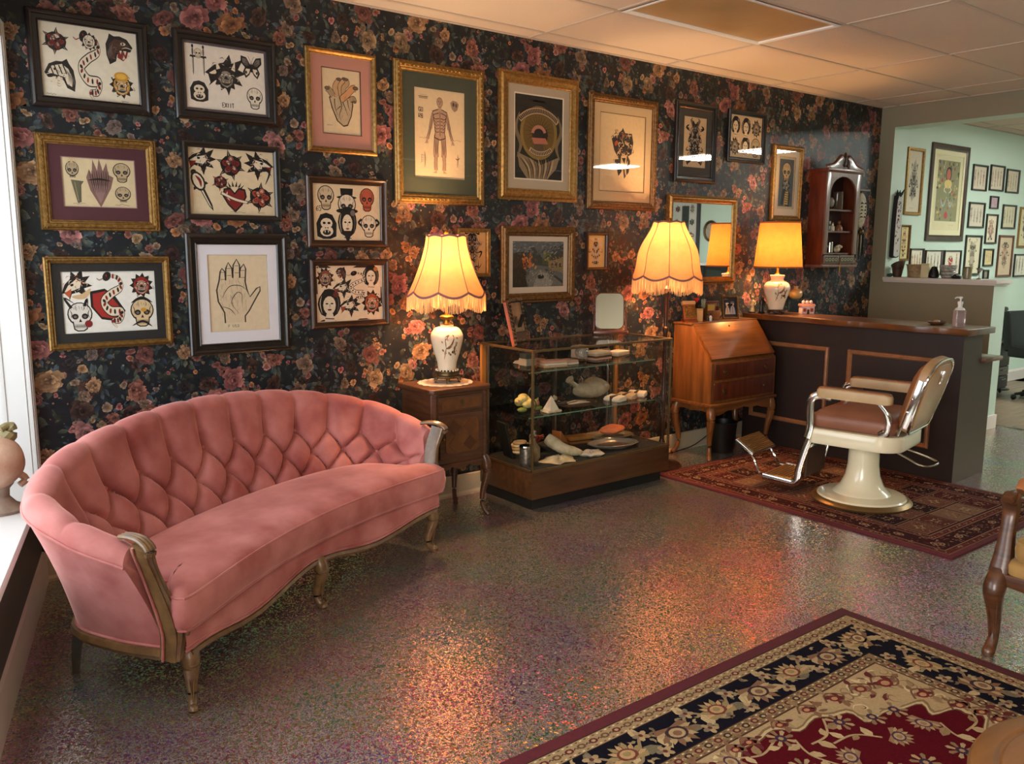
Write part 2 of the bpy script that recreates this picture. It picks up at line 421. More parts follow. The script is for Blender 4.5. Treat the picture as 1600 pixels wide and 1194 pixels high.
# angled wall with the deep window, local x runs from the corner along the wall, local y into the room
LA = math.atan2(-.9701, -.2425)
lw = MB()
for d in ((-.3, .07, 0, H), (2.6, 3.2, 0, H), (6.3, 7.05, 0, H), (.07, 2.6, 0, .44), (.07, 2.6, 2.38, H), (3.2, 6.3, 0, .44), (3.2, 6.3, 2.38, H)): lw.box(d[0], d[1], -.12, 0, d[2], d[3])
lw = struct(lw.build('wall_left', M['grey_wall'], None, (.55, 0, 0), (0, 0, LA), smooth=False)); tag(lw, 'grey green wall below the deep windows', 'wall')
for wi, (a, b, lab) in enumerate(((.07, 2.6, 'deep white panelled window with broad sill beside the sofa'), (3.2, 6.3, 'wider deep white window behind the viewer'))):
    wn = struct(thing('window_%d' % (wi+1), lab, 'window', (.55, 0, 0), LA))
    for n, d in (('reveal', (a-.01, a+.005, -.42, .0, .47, 2.38)), ('reveal', (b-.005, b+.01, -.42, .0, .47, 2.38)), ('head_panel', (a, b, -.42, 0, 2.37, 2.385))):
        bx(n, d, M['white'], wn)
    for y in (-.33, -.09): bx('reveal_bead', (a+.005, a+.012, y-.012, y+.012, .5, 2.37), M['white'], wn, bevel=.003)
    sill = MB().prism([(-.42, .47), (.045, .47), (.055, .485), (.045, .50), (-.42, .50)], a-.07, b+.06).build('sill', M['white'], wn, bevel=.003)
    MB().prism([(0, .47), (.04, .47), (.034, .445), (.018, .43), (.018, .40), (.008, .385), (0, .385)], a-.07, b+.06).build('sill_moulding', M['basewhite'], sill)
    for x in (a-.07, b): MB().box(x, x+.07, 0, .02, .5, 2.45).box(x+.012, x+.03, .02, .028, .5, 2.45).box(x+.045, x+.06, .02, .026, .5, 2.45).build('casing', M['white'], wn, bevel=.003)
    bx('casing', (a-.07, b+.07, 0, .02, 2.38, 2.46), M['white'], wn, bevel=.003)
    w3 = (b-a-.01)/3
    fr = MB().box(a+.005, b-.005, -.42, -.38, .5, .55).box(a+.005, b-.005, -.42, -.38, 2.32, 2.37)
    for k in range(4): x = a+.005+k*(w3-.0167); fr.box(x, x+.05, -.42, -.38, .55, 2.32)
    fr.build('window_frame', M['white'], wn)
    for k in range(3): x = a+.055+k*(w3-.0167); bx('pane', (x, x+w3-.067, -.402, -.398, .55, 2.32), M['glass'], wn)
MB().prism([(0, 0), (.02, 0), (.02, .1), (.012, .125), (.012, .135), (0, .14)], .0, 7.0).build('baseboard_left', M['basewhite'], None, (.55, 0, 0), (0, 0, LA))
tag(struct(bpy.data.objects['baseboard_left']), 'moulded baseboard under the deep window', 'baseboard')
bb = MB().prism([(-.0, 0), (-.03, 0), (-.03, .012), (-.018, .025), (-.018, .1), (-.01, .125), (0, .13)], .55, XP).build('baseboard_back', M['basecream'])
tag(struct(bb), 'cream baseboard along the floral wall', 'baseboard')
bb = MB().prism([(0, 0), (-.02, 0), (-.02, .11), (0, .13)], XP2, XR).build('baseboard_far', M['basewhite'])
tag(struct(bb), 'white baseboard of the far room', 'baseboard')

# partition: corner pier, header and half wall
pt = MB().box(XP, XP2, -.135, 0, 0, H).box(XP, XP2, -1.1, -.135, 0, 1.255).box(XP, XP2, YF, -.135, 2.62, H)
pt = struct(pt.build('wall_partition', [M['taupe'], M['mint']], smooth=False))
for p in pt.data.polygons: p.material_index = 0 if p.normal.x < -.5 else 1
tag(pt, 'taupe partition with a wide opening above a half wall', 'wall')
cp = struct(MB().box(XP-.03, XP2+.03, -1.13, -.135, 1.255, 1.285).box(XP-.015, XP2+.015, -1.115, -.135, 1.24, 1.255).build('trim_2', M['basewhite'], bevel=.003))
tag(cp, 'white cap ledge on the half wall', 'ledge')
pb = struct(MB().box(XP-.015, XP2+.015, -1.115, 0, 0, .12).build('baseboard_partition', M['basewhite'], bevel=.004)); tag(pb, 'white baseboard round the half wall end', 'baseboard')

# ceiling: slab, rails and tiles
ce = struct(bx('ceiling', (-1.3, XR+.12, YF, .12, H+.02, H+.1), M['rail'])); tag(ce, 'suspended ceiling of cream mineral tiles', 'ceiling')
GX = [3.387+1.22*k for k in range(-4, 4)]; GY = [0, -.163]+[-.163-.61*k for k in range(1, 11)]
tmesh = {}
def tile(x0, x1, y0, y1):
    k = (round(x1-x0, 3), round(y1-y0, 3))
    if k not in tmesh:
        tmesh[k] = MB().box(.004, k[0]-.004, .004, k[1]-.004, .006, .019).mesh('ceiling_tile', M['tile'], smooth=False)
    inst('ceiling_tile', tmesh[k], ce, (x0, y0, H))
xs = GX+[XP]
for i in range(len(xs)-1):
    for j in range(len(GY)-1):
        if xs[i+1] < .55+.25*GY[j]: continue
        if abs(xs[i]-3.387) < .01 and abs(GY[j]+.773) < .01: continue
        tile(xs[i], xs[i+1], GY[j+1], GY[j])
xs2 = [XP2, 8.3, 9.52, 10.74, XR]
for i in range(4):
    for j in range(len(GY)-1): tile(xs2[i], xs2[i+1], GY[j+1], GY[j])
for y in GY[1:]:
    bx('ceiling_rail', (-1.2, XP, y-.011, y+.011, H, H+.02), M['rail'], ce); bx('ceiling_rail', (XP2, XR, y-.011, y+.011, H, H+.02), M['rail'], ce)
for x in GX+xs2[1:4]: bx('ceiling_rail', (x-.011, x+.011, YF, 0, H+.0005, H+.02), M['rail'], ce)
for d in ((.4, XP, -.02, 0), (XP-.02, XP, YF, 0), (XP2, XR, -.02, 0)): bx('ceiling_rail', (d[0], d[1], d[2], d[3], H-.001, H+.02), M['rail'], ce)

def troffer(x0, x1, y0, y1, label, mat, group=None):
    t = thing('ceiling_light', label, 'ceiling light', (x0, y0, H-(.014 if group else 0)), 0, group)
    L, W = x1-x0, y1-y0
    fm = MB(); pr = [(0, -.004), (.012, -.008), (.03, -.004), (.036, .004)]
    rings = [[(d, d, z), (L-d, d, z), (L-d, W-d, z), (d, W-d, z)] for d, z in pr]
    for a, b in zip(rings, rings[1:]):
        fm.add(a+b, [(i, (i+1) % 4, 4+(i+1) % 4, 4+i) for i in range(4)])
    fm.build('frame', M['white'], t, smooth=False)
    bx('diffuser', (.034, L-.034, .034, W-.034, -.005 if group else .003, .012), mat, t)
    return t
M['acrylic_off'] = P('yellowed_acrylic', '#b89a6c', .3, col2='#a88a5c', scale=(3, 3, 3))
M['acrylic_on'] = P('lit_acrylic', '#ffffff', .5, emis=(.93, 1, .94), estr=44)
troffer(3.399, 4.595, -1.371, -.785, 'unlit yellowed fluorescent ceiling panel above the room', M['acrylic_off'])
for y0, y1, t in ((-2.0, -1.4, 'nearest the small frames wall'), (-3.0, -2.4, 'second from the small frames wall'), (-4.1, -3.5, 'third from the small frames wall'), (-5.8, -5.2, 'nearest the shop front')):
    troffer(9.2, 9.8, y0, y1, 'lit white ceiling panel of the far room, '+t, M['acrylic_on'], 'lit ceiling panels of the far room')

# ------------------------------------------------------------------ floral wallpaper print (a repeat of painted flowers)
def petal(cv, a, r0, r1, w, c1, c2, R, cx=0, cy=0):
    pts = [(r0, -w*.25), (r0+(r1-r0)*.45, -w*.55), (r0+(r1-r0)*.82, -w*.5), (r1*R.uniform(.86, 1.08), -w*.18), (r1*R.uniform(.82, 1), w*.1), (r1*R.uniform(.86, 1.08), w*.3), (r0+(r1-r0)*.75, w*.55), (r0+(r1-r0)*.35, w*.5), (r0, w*.25)]
    q = [(cx+x*cos(a)-y*sin(a), cy+x*sin(a)+y*cos(a)) for x, y in pts]
    b = len(cv.v); cv.v += [cv.m(p) for p in q]; cv.f.append(tuple(range(b, b+9)))
    c1 = C3(c1); c2 = C3(c2); k = R.uniform(.6, 1.25)
    for x, y in pts:
        t = max(0, min(1, (x-r0)/(r1-r0)))**1.3; cv.c.append(tuple((u*(1-t)+v*t)*k for u, v in zip(c1, c2)))
    cv.L += .5
def peony(cv, x, y, r, dark, light, R, rings=4, L=6):
    cv.at(x, y, r, R.uniform(0, 6), R.uniform(.68, 1), L=L); a0 = R.uniform(0, 6.3); dx, dy = .3*cos(a0), .3*sin(a0)
    for k in range(rings):
        q = 1-k/(rings+.2); n = max(4, int(8*q)+2); off = R.uniform(0, 6); s = (1-q)
        for i in range(n):
            a = off+2*pi*i/n+R.uniform(-.35, .35)
            petal(cv, a, q*.2, q*R.uniform(.62, 1.12), q*R.uniform(.45, .85), mixc(dark, '#140c0c', .45), mixc(light, dark, R.uniform(0, .75)), R, dx*s, dy*s)
    cv.ell(dx, dy, .1, .08, mixc(dark, '#140c0c', .6), n=6)
def blossom(cv, x, y, r, dark, light, R, n=5, L=5):
    cv.at(x, y, r, R.uniform(0, 6), R.uniform(.6, 1), L=L)
    for i in range(n): petal(cv, 2*pi*i/n+R.uniform(-.3, .3), .1, R.uniform(.7, 1.15), .85, dark, light, R)
    cv.ell(0, 0, .16, .16, mixc('#8a6a3a', '#3a2410', R.random()), n=5)
def leaf(cv, x, y, l, a, c, R, L=3):
    cv.at(x, y, l, a, L=L); w = R.uniform(.18, .38); bd = R.uniform(-.15, .15)
    pts = [(0, 0), (.25, w*.8), (.55, w*.9), (1, bd), (.6, -w*.8+bd), (.25, -w*.7)]
    b = len(cv.v); cv.v += [cv.m(p) for p in pts]; cv.f += [(b, b+1, b+2, b+3), (b, b+3, b+4, b+5)]
    c = C3(c)
    for k in (.4, .85, 1.1, 1.2, .7, .5): cv.c.append(tuple(q*k for q in c))
TW, TH = .98, .92
def wallpaper_tile():
    R = random.Random(23); cv = Cv()
    greens = ['#2c383c', '#36403a', '#243032', '#424638', '#303846', '#4a4c3e', '#2a3236', '#4c5856']
    pinks = [('#552e28', '#a8705e'), ('#643a24', '#bc8258'), ('#4a2a28', '#8e5a52'), ('#5a4530', '#b0906e'), ('#603032', '#c07e76'), ('#664432', '#c49a70'), ('#583234', '#cc9088'), ('#483a36', '#8e7a70'), ('#4c3a32', '#9a8068')]
    def spots(n, dmin, used, tries=4000):
        out = []
        while len(out) < n and tries:
            tries -= 1; x, y = R.uniform(0, TW), R.uniform(0, TH)
            if all(min(abs(x-q[0]), TW-abs(x-q[0]))**2+min(abs(y-q[1]), TH-abs(y-q[1]))**2 > dmin**2 for q in used+out): out.append((x, y))
        return out
    for i in range(620):
        leaf(cv, R.uniform(0, TW), R.uniform(0, TH), R.uniform(.018, .055), R.uniform(0, 6.3), mixc(R.choice(greens), '#0c0e10', R.uniform(0, .6)), R, L=1+(i % 40)*.06)
    ghost = spots(26, .10, [])
    for x, y in ghost: peony(cv, x, y, R.uniform(.035, .07), '#1c1416', R.choice(['#553a36', '#4a3c36', '#5c4238', '#403c40']), R, 3, L=3.4)
    main = spots(25, .135, [])
    for x, y in main:
        for i in range(20):
            a = R.uniform(0, 6.3); d = .055*R.uniform(.5, 1.3)
            leaf(cv, x+d*cos(a), y+d*sin(a), R.uniform(.022, .05), a+R.uniform(-.9, .9), mixc(R.choice(greens), R.choice(['#5c6864', '#4a5048', '#6e6c5a', '#55606a']), R.random()*.75), R, L=6.5+i*.05)
        for i in range(R.choice((2, 3, 4))):
            a = R.uniform(0, 6.3); d = R.uniform(.05, .085); k = R.choice(pinks); blossom(cv, x+d*cos(a), y+d*sin(a), R.uniform(.014, .028), *k, R, R.choice((5, 6)), L=8)
        k = R.choice(pinks); peony(cv, x, y, R.choice((.034, .042, .05, .054, .06, .068, .078)), *k, R, 4, L=9)
        if R.random() < .5:
            a = R.uniform(0, 6.3); peony(cv, x+.06*cos(a), y+.06*sin(a), R.uniform(.022, .038), *R.choice(pinks), R, 3, L=15)
    for i in range(150):
        x, y = R.uniform(0, TW), R.uniform(0, TH)
        if any((x-p[0])**2+(y-p[1])**2 < .04**2 for p in main): continue
        d, l = R.choice(pinks+[('#2f3436', '#6d7472'), ('#3c3a2c', '#948a70'), ('#2a3032', '#55606a')]); blossom(cv, x, y, R.uniform(.007, .017), d, mixc(l, d, R.random()*.6), R, R.choice((3, 4, 5)), L=6.2)
    for i in range(170):
        cv.at(R.uniform(0, TW), R.uniform(0, TH), R.uniform(.002, .0055), L=6); cv.ell(0, 0, 1, R.uniform(.5, 1), mixc(R.choice(['#8d8a7a', '#a8704a', '#a58a70', '#6d7a78']), '#1a1a1a', R.uniform(.1, .7)), R.uniform(0, 3), n=5)
    return cv
def wallpaper(x0, x1, z0, z1):
    t = wallpaper_tile(); big = Cv(); V = big.v; F = big.f; CC = big.c
    nx = int((x1-x0)/TW)+2; nz = int((z1-z0)/TH)+3
    for i in range(-1, nx):
        for j in range(-1, nz):
            ox = x0+i*TW; oz = z0+j*TH+(TH/2 if i % 2 else 0)
            if oz > z1 or ox > x1: continue
            b = len(V)
            V += [(min(max(p[0]+ox, x0), x1), min(max(p[1]+oz, z0), z1), p[2]) for p in t.v]
            F += [tuple(b+q for q in f) for f in t.f]; CC += t.c
    # drop the pieces squeezed flat at the borders
    keep = []
    for f in F:
        xx = [V[q][0] for q in f]; zz = [V[q][1] for q in f]
        if max(xx)-min(xx) > 5e-4 and max(zz)-min(zz) > 5e-4: keep.append(f)
    big.f = keep
    return big
M['wallprint'] = print_mat('wallpaper_print', .45, noise=.35, nscale=60, spec=.3)
wp = wallpaper(.56, XP, .13, H); o = wp.build('floral_print', M['wallprint'], wb, wall_map); o['kind'] = 'stuff'
# ------------------------------------------------------------------ tufted sofa
SO = thing('tufted_sofa', 'curved pink velvet sofa with deep button tufted back and carved legs', 'sofa', (1.479, -1.16, 0), radians(29.05))
RIM = [(.955, .10, .605), (.995, .27, .66), (.955, .47, .725), (.72, .65, .795), (.37, .745, .845), (0, .77, .862), (-.37, .745, .845), (-.72, .67, .80), (-.965, .49, .735), (-1.0, .27, .665), (-.955, .10, .605)]
INN = [(.80, .10), (.80, .25), (.755, .40), (.57, .50), (.30, .55), (0, .565), (-.30, .55), (-.57, .50), (-.755, .40), (-.80, .25), (-.80, .10)]
BAS = [(.865, .07), (.89, .27), (.85, .50), (.62, .635), (.32, .695), (0, .71), (-.32, .695), (-.62, .635), (-.85, .50), (-.89, .27), (-.865, .07)]
NS = 44
rim = spline(RIM, NS); inn = spline(INN, NS); bas = spline(BAS, NS)
arc = [0]
for a, b in zip(rim, rim[1:]): arc.append(arc[-1]+sqrt((a[0]-b[0])**2+(a[1]-b[1])**2))
NCOL = 14; AW = arc[-1]/NCOL
T_TOP, T_GAP = .66, .26          # button rows as fractions of the inside height
def puff(s, t):
    u = s/AW
    if t > T_TOP: x = abs(sin(pi*u))
    elif t > T_TOP-2*T_GAP:
        d = (T_TOP-t)/(2*T_GAP); x = sqrt(abs(sin(pi*(u+d))*sin(pi*(u-d))))
    else: x = abs(sin(pi*u))
    return 1-(1-x)**2.2
def sofa_pt(i, t, k=1.0):
    """t 0..1 inside of the back, 1..2 over the roll, 2..3 outside"""
    R = Vector(rim[i]); I = Vector((*inn[i], .36)); B = Vector((*bas[i], .225))
    tg = Vector(rim[min(i+1, len(rim)-1)])-Vector(rim[max(i-1, 0)]); out = Vector((tg.y, -tg.x, 0)).normalized()
    if out.dot(Vector((R.x*.5, R.y-.1, 0))) < 0: out = -out
    rr = .05; c = R-Vector((0, 0, rr))
    a = c-out*rr
    if t <= 1:
        p = I.lerp(a, t)+out*(.022*sin(pi*t)); n = -out+Vector((0, 0, .25)); dep = .062*min(1, .35+1.3*(1-t)) if t > .5 else .062
    elif t <= 2:
        g = pi*(t-1); p = c+Vector((0, 0, 1))*(rr*sin(g))-out*(rr*cos(g)); n = Vector((0, 0, 1))*sin(g)-out*cos(g); dep = .062*.35*max(0, 1-(t-1)*1.0)
    else:
        q = t-2; p = (c+out*rr).lerp(B, q)-out*(.012*sin(pi*q)); n = out; dep = 0
    # the tufting fades where the panel meets the arm posts
    e = min(1, min(arc[i], arc[-1]-arc[i])/.03)
    tt = min(t, 1.0)
    return p+n.normalized()*(dep*(puff(arc[i], tt)-.55)*k*(.4+.6*e))
ts = [j/44 for j in range(45)]+[1+j/14 for j in range(1, 15)]+[2+j/8 for j in range(1, 9)]
bk = MB().grid(lambda i, j: sofa_pt(i, ts[j]), len(rim), len(ts))
n0 = len(ts)
bk.f.append(tuple(range(n0))); bk.f.append(tuple((len(rim)-1)*n0+j for j in range(n0)))
back = bk.build('tufted_back', M['velvet_pink'], SO, angle=75)
# covered buttons
bmesh_btn = MB().sph((0, 0, 0), .011, .011, .011, 10, 6).mesh('button', M['velvet_pink'])
def at_arc(s):
    i = min(range(len(arc)), key=lambda q: abs(arc[q]-s)); return i
for row in range(3):
    for c in range(NCOL+1):
        s = (c+(.5 if row == 1 else 0))*AW
        if s < .06 or s > arc[-1]-.06: continue
        inst('button', bmesh_btn, back, tuple(sofa_pt(at_arc(s), T_TOP-row*T_GAP)+Vector((0, -.002, .001))))
# welt on the outside of the back under the roll
wl = MB().tube([sofa_pt(i, 2.0)+Vector((0, 0, -.006)) for i in range(0, len(rim), 4)], .005, 6); wl.build('piping', M['velvet_pink'], back)

def v_front(u): return -.025+.115*max(0, 1-(u/.84)**2)**1.2
# seat cushion
def cushion_outline():
    front = [(u/40*.875, v_front(u/40*.875)) for u in range(-40, 41)]
    right = [(.885, .0), (.875, .04), (.84, .075), (.80, .12)]
    insd = [(a*.985, b-.005) for a, b in inn[4:-4:6]]
    left = [(-.80, .12), (-.84, .075), (-.875, .04), (-.885, .0)]
    return front+right+insd+left
ol = cushion_outline()
prof = [(.0, .305, .02), (.0, .31, .004), (0, .325, -.006), (0, .365, -.012), (0, .41, -.008), (0, .422, .0), (.02, .428, 0), (.08, .436, 0), (.18, .446, 0), (.35, .452, 0), (.6, .455, 0), (.85, .455, 0), (.97, .455, 0)]
cen = (0, .3)
def cring(k, z, ins):
    out = []
    n = len(ol)
    for i, (u, v) in enumerate(ol):
        a, b = ol[i-1], ol[(i+1) % n]; dx, dy = b[0]-a[0], b[1]-a[1]; l = sqrt(dx*dx+dy*dy) or 1
        u1, v1 = u-dy/l*ins, v+dx/l*ins
        su, sv = u*.88, .5*(v_front(max(-.84, min(.84, u)))+.5*(1-(u/1.1)**2)+.08)
        out.append((u1*(1-k)+su*k, v1*(1-k)+sv*k, z))
    return out
rings = [cring(k, z, i) for k, z, i in prof]
cu = MB().grid(lambda i, j: rings[i][j], len(rings), len(ol), cv=True)
cu.f.append(tuple(range(len(ol)))); cu.f.append(tuple((len(rings)-1)*len(ol)+j for j in range(len(ol))))
cs_ = cu.build('seat_cushion', M['velvet_pink'], SO, angle=80)
for k in (5, 1):
    MB().tube(rings[k][::1], .0048, 6, closed=True).build('piping', M['velvet_pink'], cs_)
# front apron with waved lower edge
def zlow(u): return .197+.024*cos(2*pi*u/.82)
def apron(i, j):
    u = -.86+1.72*i/80; v = v_front(u)+.03; t = j/6
    return (u, v-.012*sin(pi*t*.9), .318*(1-t)+zlow(u)*t)
ap = MB().grid(apron, 81, 7).build('front_apron', M['velvet_pink'], SO)
MB().tube([(u/40*.86, v_front(u/40*.86)+.022, zlow(u/40*.86)+.012) for u in range(-40, 41)], .0045, 6).build('piping', M['velvet_pink'], ap)
MB().tube([(u/40*.86, v_front(u/40*.86)+.020, zlow(u/40*.86)+.026) for u in range(-40, 41)], .004, 6).build('piping', M['velvet_pink'], ap)
# wooden rails
def railsect(w=.022, h=.032): return [(-w, h*.5), (-w*.3, h*.5), (-w*.1, h*.28), (w*.35, h*.30), (w*.55, h*.02), (w, -h*.1), (w*.8, -h*.5), (-w, -h*.5)]
pth = [(u/40*.84, v_front(u/40*.84)+.034, zlow(u/40*.84)-.012) for u in range(-40, 41)]
MB().sweep(pth, [(q[0], q[1]) for q in railsect()], lambda i: (0, -1, 0)).build('front_rail', M['carved'], SO)
sp = [Vector((*bas[i], .205)) for i in range(0, len(bas), 4)]
def outd(i):
    a, b = sp[max(0, i-1)], sp[min(len(sp)-1, i+1)]; t = b-a; o = Vector((t.y, -t.x, 0)); 
    return o if o.dot(Vector((sp[i].x*.6, sp[i].y-.1, 0))) > 0 else -o
MB().sweep(sp, railsect(.024, .05), outd).build('base_rail', M['carved'], SO)
MB().tube([p+outd(i).normalized()*.004+Vector((0, 0, .03)) for i, p in enumerate(sp)], .006, 6).build('piping', M['velvet_pink'], back)
# arm posts
for s in (-1, 1):
    ctl = [(.962, .05, .615, .020), (.952, .055, .585, .021), (.925, .066, .52, .017), (.900, .06, .44, .02), (.876, .045, .36, .03), (.864, .038, .30, .034), (.866, .045, .25, .026), (.87, .05, .20, .022)]
    pp = spline(ctl, 5)
    sec = lambda i, pp=pp: [(-pp[i][3], -.02), (-pp[i][3]*.75, -.032), (-pp[i][3]*.35, -.026), (0, -.034), (pp[i][3]*.35, -.026), (pp[i][3]*.75, -.032), (pp[i][3], -.02), (pp[i][3], .03), (-pp[i][3], .03)]
    mb = MB().sweep([(s*p[0], p[1], p[2]) for p in pp], lambda i: [(a*1, -b if s > 0 else -b) for a, b in sec(i)], (1, 0, 0))
    post = mb.build('arm_post', M['carved'], SO, angle=50)
    sc = MB()
    for k in (-.013, 0, .013):
        sc.tube(spline([(s*.965+k, .012, .59), (s*.965+k, .012, .615), (s*.96+k, .05, .635), (s*.955+k, .10, .638), (s*.95+k, .14, .632)], 4), .0082, 8)
    sc.build('scroll_reed', M['carved'], post)
    MB().sph((s*.858, -.012, .30), .009, .009, .012).build('carved_bead', M['carved'], post)
    MB().tube([(s*(p[0]+p[3]+.005), p[1]+.012, p[2]) for p in pp], .0045, 6).build('piping', M['velvet_pink'], post)
# legs
def cabriole(h, k=1.0, knee=.035, foot=.02, ank=.014, out=.03):
    ctl = [(0, 0, h, knee*.8), (-.012*k, -.012*k, h*.86, knee), (-.012*k, -.014*k, h*.68, knee*.86), (.004, .004, h*.4, ank*1.25), (.006, .006, h*.2, ank), (-.008*k, -.008*k, h*.07, foot*.85), (-out*.6*k, -out*.6*k, .012, foot), (-out*.6*k, -out*.6*k, 0, foot*.8)]
    return spline(ctl, 5)
def leg(name, parent, x, y, h, ang, mat, **k):
    pp = cabriole(h, **k); m = Matrix.Rotation(ang, 3, 'Z')
    mb = MB().tube([m @ Vector(p[:3]) for p in pp], [p[3] for p in pp], 12)
    return mb.build(name, mat, parent, (x, y, 0))
legm = M['carved']
for x, y, a in ((-.815, .018, radians(0)), (.815, .018, radians(90)), (0.02, .118, radians(45))):
    lg = leg('front_leg', SO, x, y+.008, .225, a, legm, knee=.031, ank=.0155, foot=.018, out=.03)
    d = Matrix.Rotation(a, 3, 'Z') @ Vector((-.7, -.7, 0))
    if abs(x) < .1: d = Vector((0, -1, 0))
    crest = MB().sph((d.x*.026, d.y*.026, .165), .016, .016, .03, 10, 8)
    for q in (-1, 1):
        crest.tube([(d.x*.034-q*d.y*.012, d.y*.034+q*d.x*.012, .16), (d.x*.022-q*d.y*.006, d.y*.022+q*d.x*.006, .09), (d.x*.014, d.y*.014, .035)], [.004, .003, .002], 6)
    crest.build('carved_knee', legm, lg)
for x in (-.80, .80, 0):
    y = .56 if abs(x) > .1 else .66
    MB().tube([(0, 0, .18), (0, .02, .09), (0, .035, 0)], [.028, .022, .017], 4).build('rear_leg', M['darkwood'], SO, (x, y, 0))
# ------------------------------------------------------------------ night table
NT_ = thing('night_table', 'dark walnut night table with inlaid door and curved legs', 'night table', (2.58, -.27, 0))
MB().prism([(-.205, -.165), (-.185, -.185), (.185, -.185), (.205, -.165), (.205, .18), (-.205, .18)], .742, .77, 'z').build('top', M['walnut_h'], NT_, bevel=.007, seg=3)
body = MB().prism([(-.18, -.14), (-.155, -.165), (.155, -.165), (.18, -.14), (.18, .165), (-.18, .165)], .345, .742, 'z').build('body', M['walnut'], NT_, bevel=.003)
dr = MB().box(-.145, .145, -.178, -.16, .64, .725).build('drawer', M['walnut_h'], NT_, bevel=.004)
dp = MB().box(-.13, .13, -.181, -.177, .652, .713).build('drawer_panel', P('burl_inlay', '#4a2a14', .35, col2='#6f431f', scale=(18, 18, 18), coat=.3), dr)
MB().lathe([(.013, 0), (.013, .004), (.004, .007), (0, .007)], 12).rot(Matrix.Rotation(radians(90), 3, 'X')).build('drawer_pull', M['bronze'], dr, (0, -.181, .69))
MB().tube([(.008*cos(a/8*pi*2), -.19, .672+.013*sin(a/8*pi*2)) for a in range(8)], .0025, 6, closed=True).build('pull_ring', M['bronze'], dr)
do = MB().box(-.145, .145, -.178, -.16, .375, .625).build('door', M['walnut'], NT_, bevel=.004)
M['burl'] = MATS['burl_inlay']
pan = MB().prism([(-.095, .405), (-.11, .42), (-.11, .575), (-.095, .595), (.095, .595), (.11, .575), (.11, .42), (.095, .405)], -.182, -.177, 'y').build('door_panel', M['burl'], do)
for i in range(2):
    for j in range(2):
        cx, cz = -.052+.104*i, .452+.096*j
        MB().prism([(cx-.045, cz), (cx, cz-.042), (cx+.045, cz), (cx, cz+.042)], -.1845, -.1818, 'y').build('inlay_diamond', P('inlay_%d' % ((i+j) % 2), ('#5a3418', '#472610')[(i+j) % 2], .35, coat=.3), do)
MB().sph((-.125, -.187, .49), .009, .009, .009).build('knob', M['brass'], do)
for s in (-1, 1):
    MB().tube([(s*.165, -.155, .36), (s*.165, -.155, .735)], .016, 8).build('corner_column', M['walnut'], NT_)
pl = [(-.17, .345)]+[(-.17+.34*i/24, .325-.02*abs(sin(3*pi*i/24))*(1 if i not in (8, 16) else .6)) for i in range(25)]+[(.17, .345)]
MB().prism([(x, z) for x, z in pl], -.17, -.155, 'y').build('apron', M['walnut'], NT_, bevel=.002)
for s in (-1, 1):
    MB().prism([(-.16, .35), (.16, .35), (.16, .325), (0, .31), (-.16, .325)], s*.178-.008, s*.178+.008).build('apron', M['walnut'], NT_)
for x, y, a, n in ((-.165, -.155, 0, 1), (.165, -.155, 90, 1), (-.165, .15, 270, 0), (.165, .15, 180, 0)):
    lg = leg('leg', NT_, x, y, .36, radians(a), M['walnut'], knee=.028, ank=.013, foot=.017, out=.03)

# doily
dl = thing('lace_doily', 'cream scalloped lace doily under the fringed lamp on the night table', 'doily', (2.6, -.25, .7705))
MB().lathe([(.0, 0), (.08, .001), (.145, .0015), (.15, .001), (.15, 0)], 96, fn=lambda x, y, z, a, k: (x*(1+.07*abs(sin(9*a))*(k > 2))*1.02, y*.95*(1+.07*abs(sin(9*a))*(k > 2)), z)).build('lace_ground', P('cream_lace', '#d9cbb0', .9, bump=.6, bscale=220), dl)
for i in range(18):
    a = 2*pi*(i+.5)/18
    MB().tube([(.142*cos(a)*1.02+.011*cos(q), .142*sin(a)*.95+.011*sin(q), .002) for q in [2*pi*k/8 for k in range(8)]], .0018, 5, closed=True).build('lace_loop', MATS['cream_lace'], dl)

# ------------------------------------------------------------------ lamps
def shade_mat(name, col, tr, edge=None):
    m = bpy.data.materials.new(name); m.use_nodes = True; nt = NT(m); nt.n.clear()
    out = nt.n.new('ShaderNodeOutputMaterial'); mix = nt.n.new('ShaderNodeMixShader')
    d = nt.n.new('ShaderNodeBsdfDiffuse'); t = nt.n.new('ShaderNodeBsdfTranslucent')
    tc = nt.n.new('ShaderNodeTexCoord'); nz = nt.n.new('ShaderNodeTexNoise'); nz.inputs['Scale'].default_value = 22; nz.inputs['Detail'].default_value = 4
    nt.link(tc.outputs['Object'], nz.inputs[0])
    c = ramp(nt, nz.outputs['Fac'], [(.3, mixc(col, (0, 0, 0), .12)), (.7, col)])
    nt.link(c, d.inputs[0]); nt.link(c, t.inputs[0]); mix.inputs[0].default_value = tr
    nt.link(d.outputs[0], mix.inputs[1]); nt.link(t.outputs[0], mix.inputs[2]); nt.link(mix.outputs[0], out.inputs[0]); return m
M['shade'] = shade_mat('peach_silk', (.8, .40, .145), .10)
M['shade2'] = shade_mat('orange_pleated_silk', (.82, .34, .075), .11)
M['fringe'] = shade_mat('fringe_thread', (.85, .6, .3), .3)
M['shade_trim'] = P('mauve_braid', '#8a5a58', .8)
M['bulb'] = P('lit_bulb', '#fff2d0', .4, emis=(1, .62, .22), estr=30)
M['vase_ink'] = print_mat('vase_painting', .3, noise=.1, spec=.5)
def vase_prof(h, r, foot=.55, neck=.42):
    return spline([(r*foot, 0), (r*foot*1.02, h*.03), (r*.62, h*.18), (r*.82, h*.42), (r*.99, h*.68), (r*.97, h*.8), (r*.75, h*.92), (r*neck, h*.965), (r*neck, h)], 5)
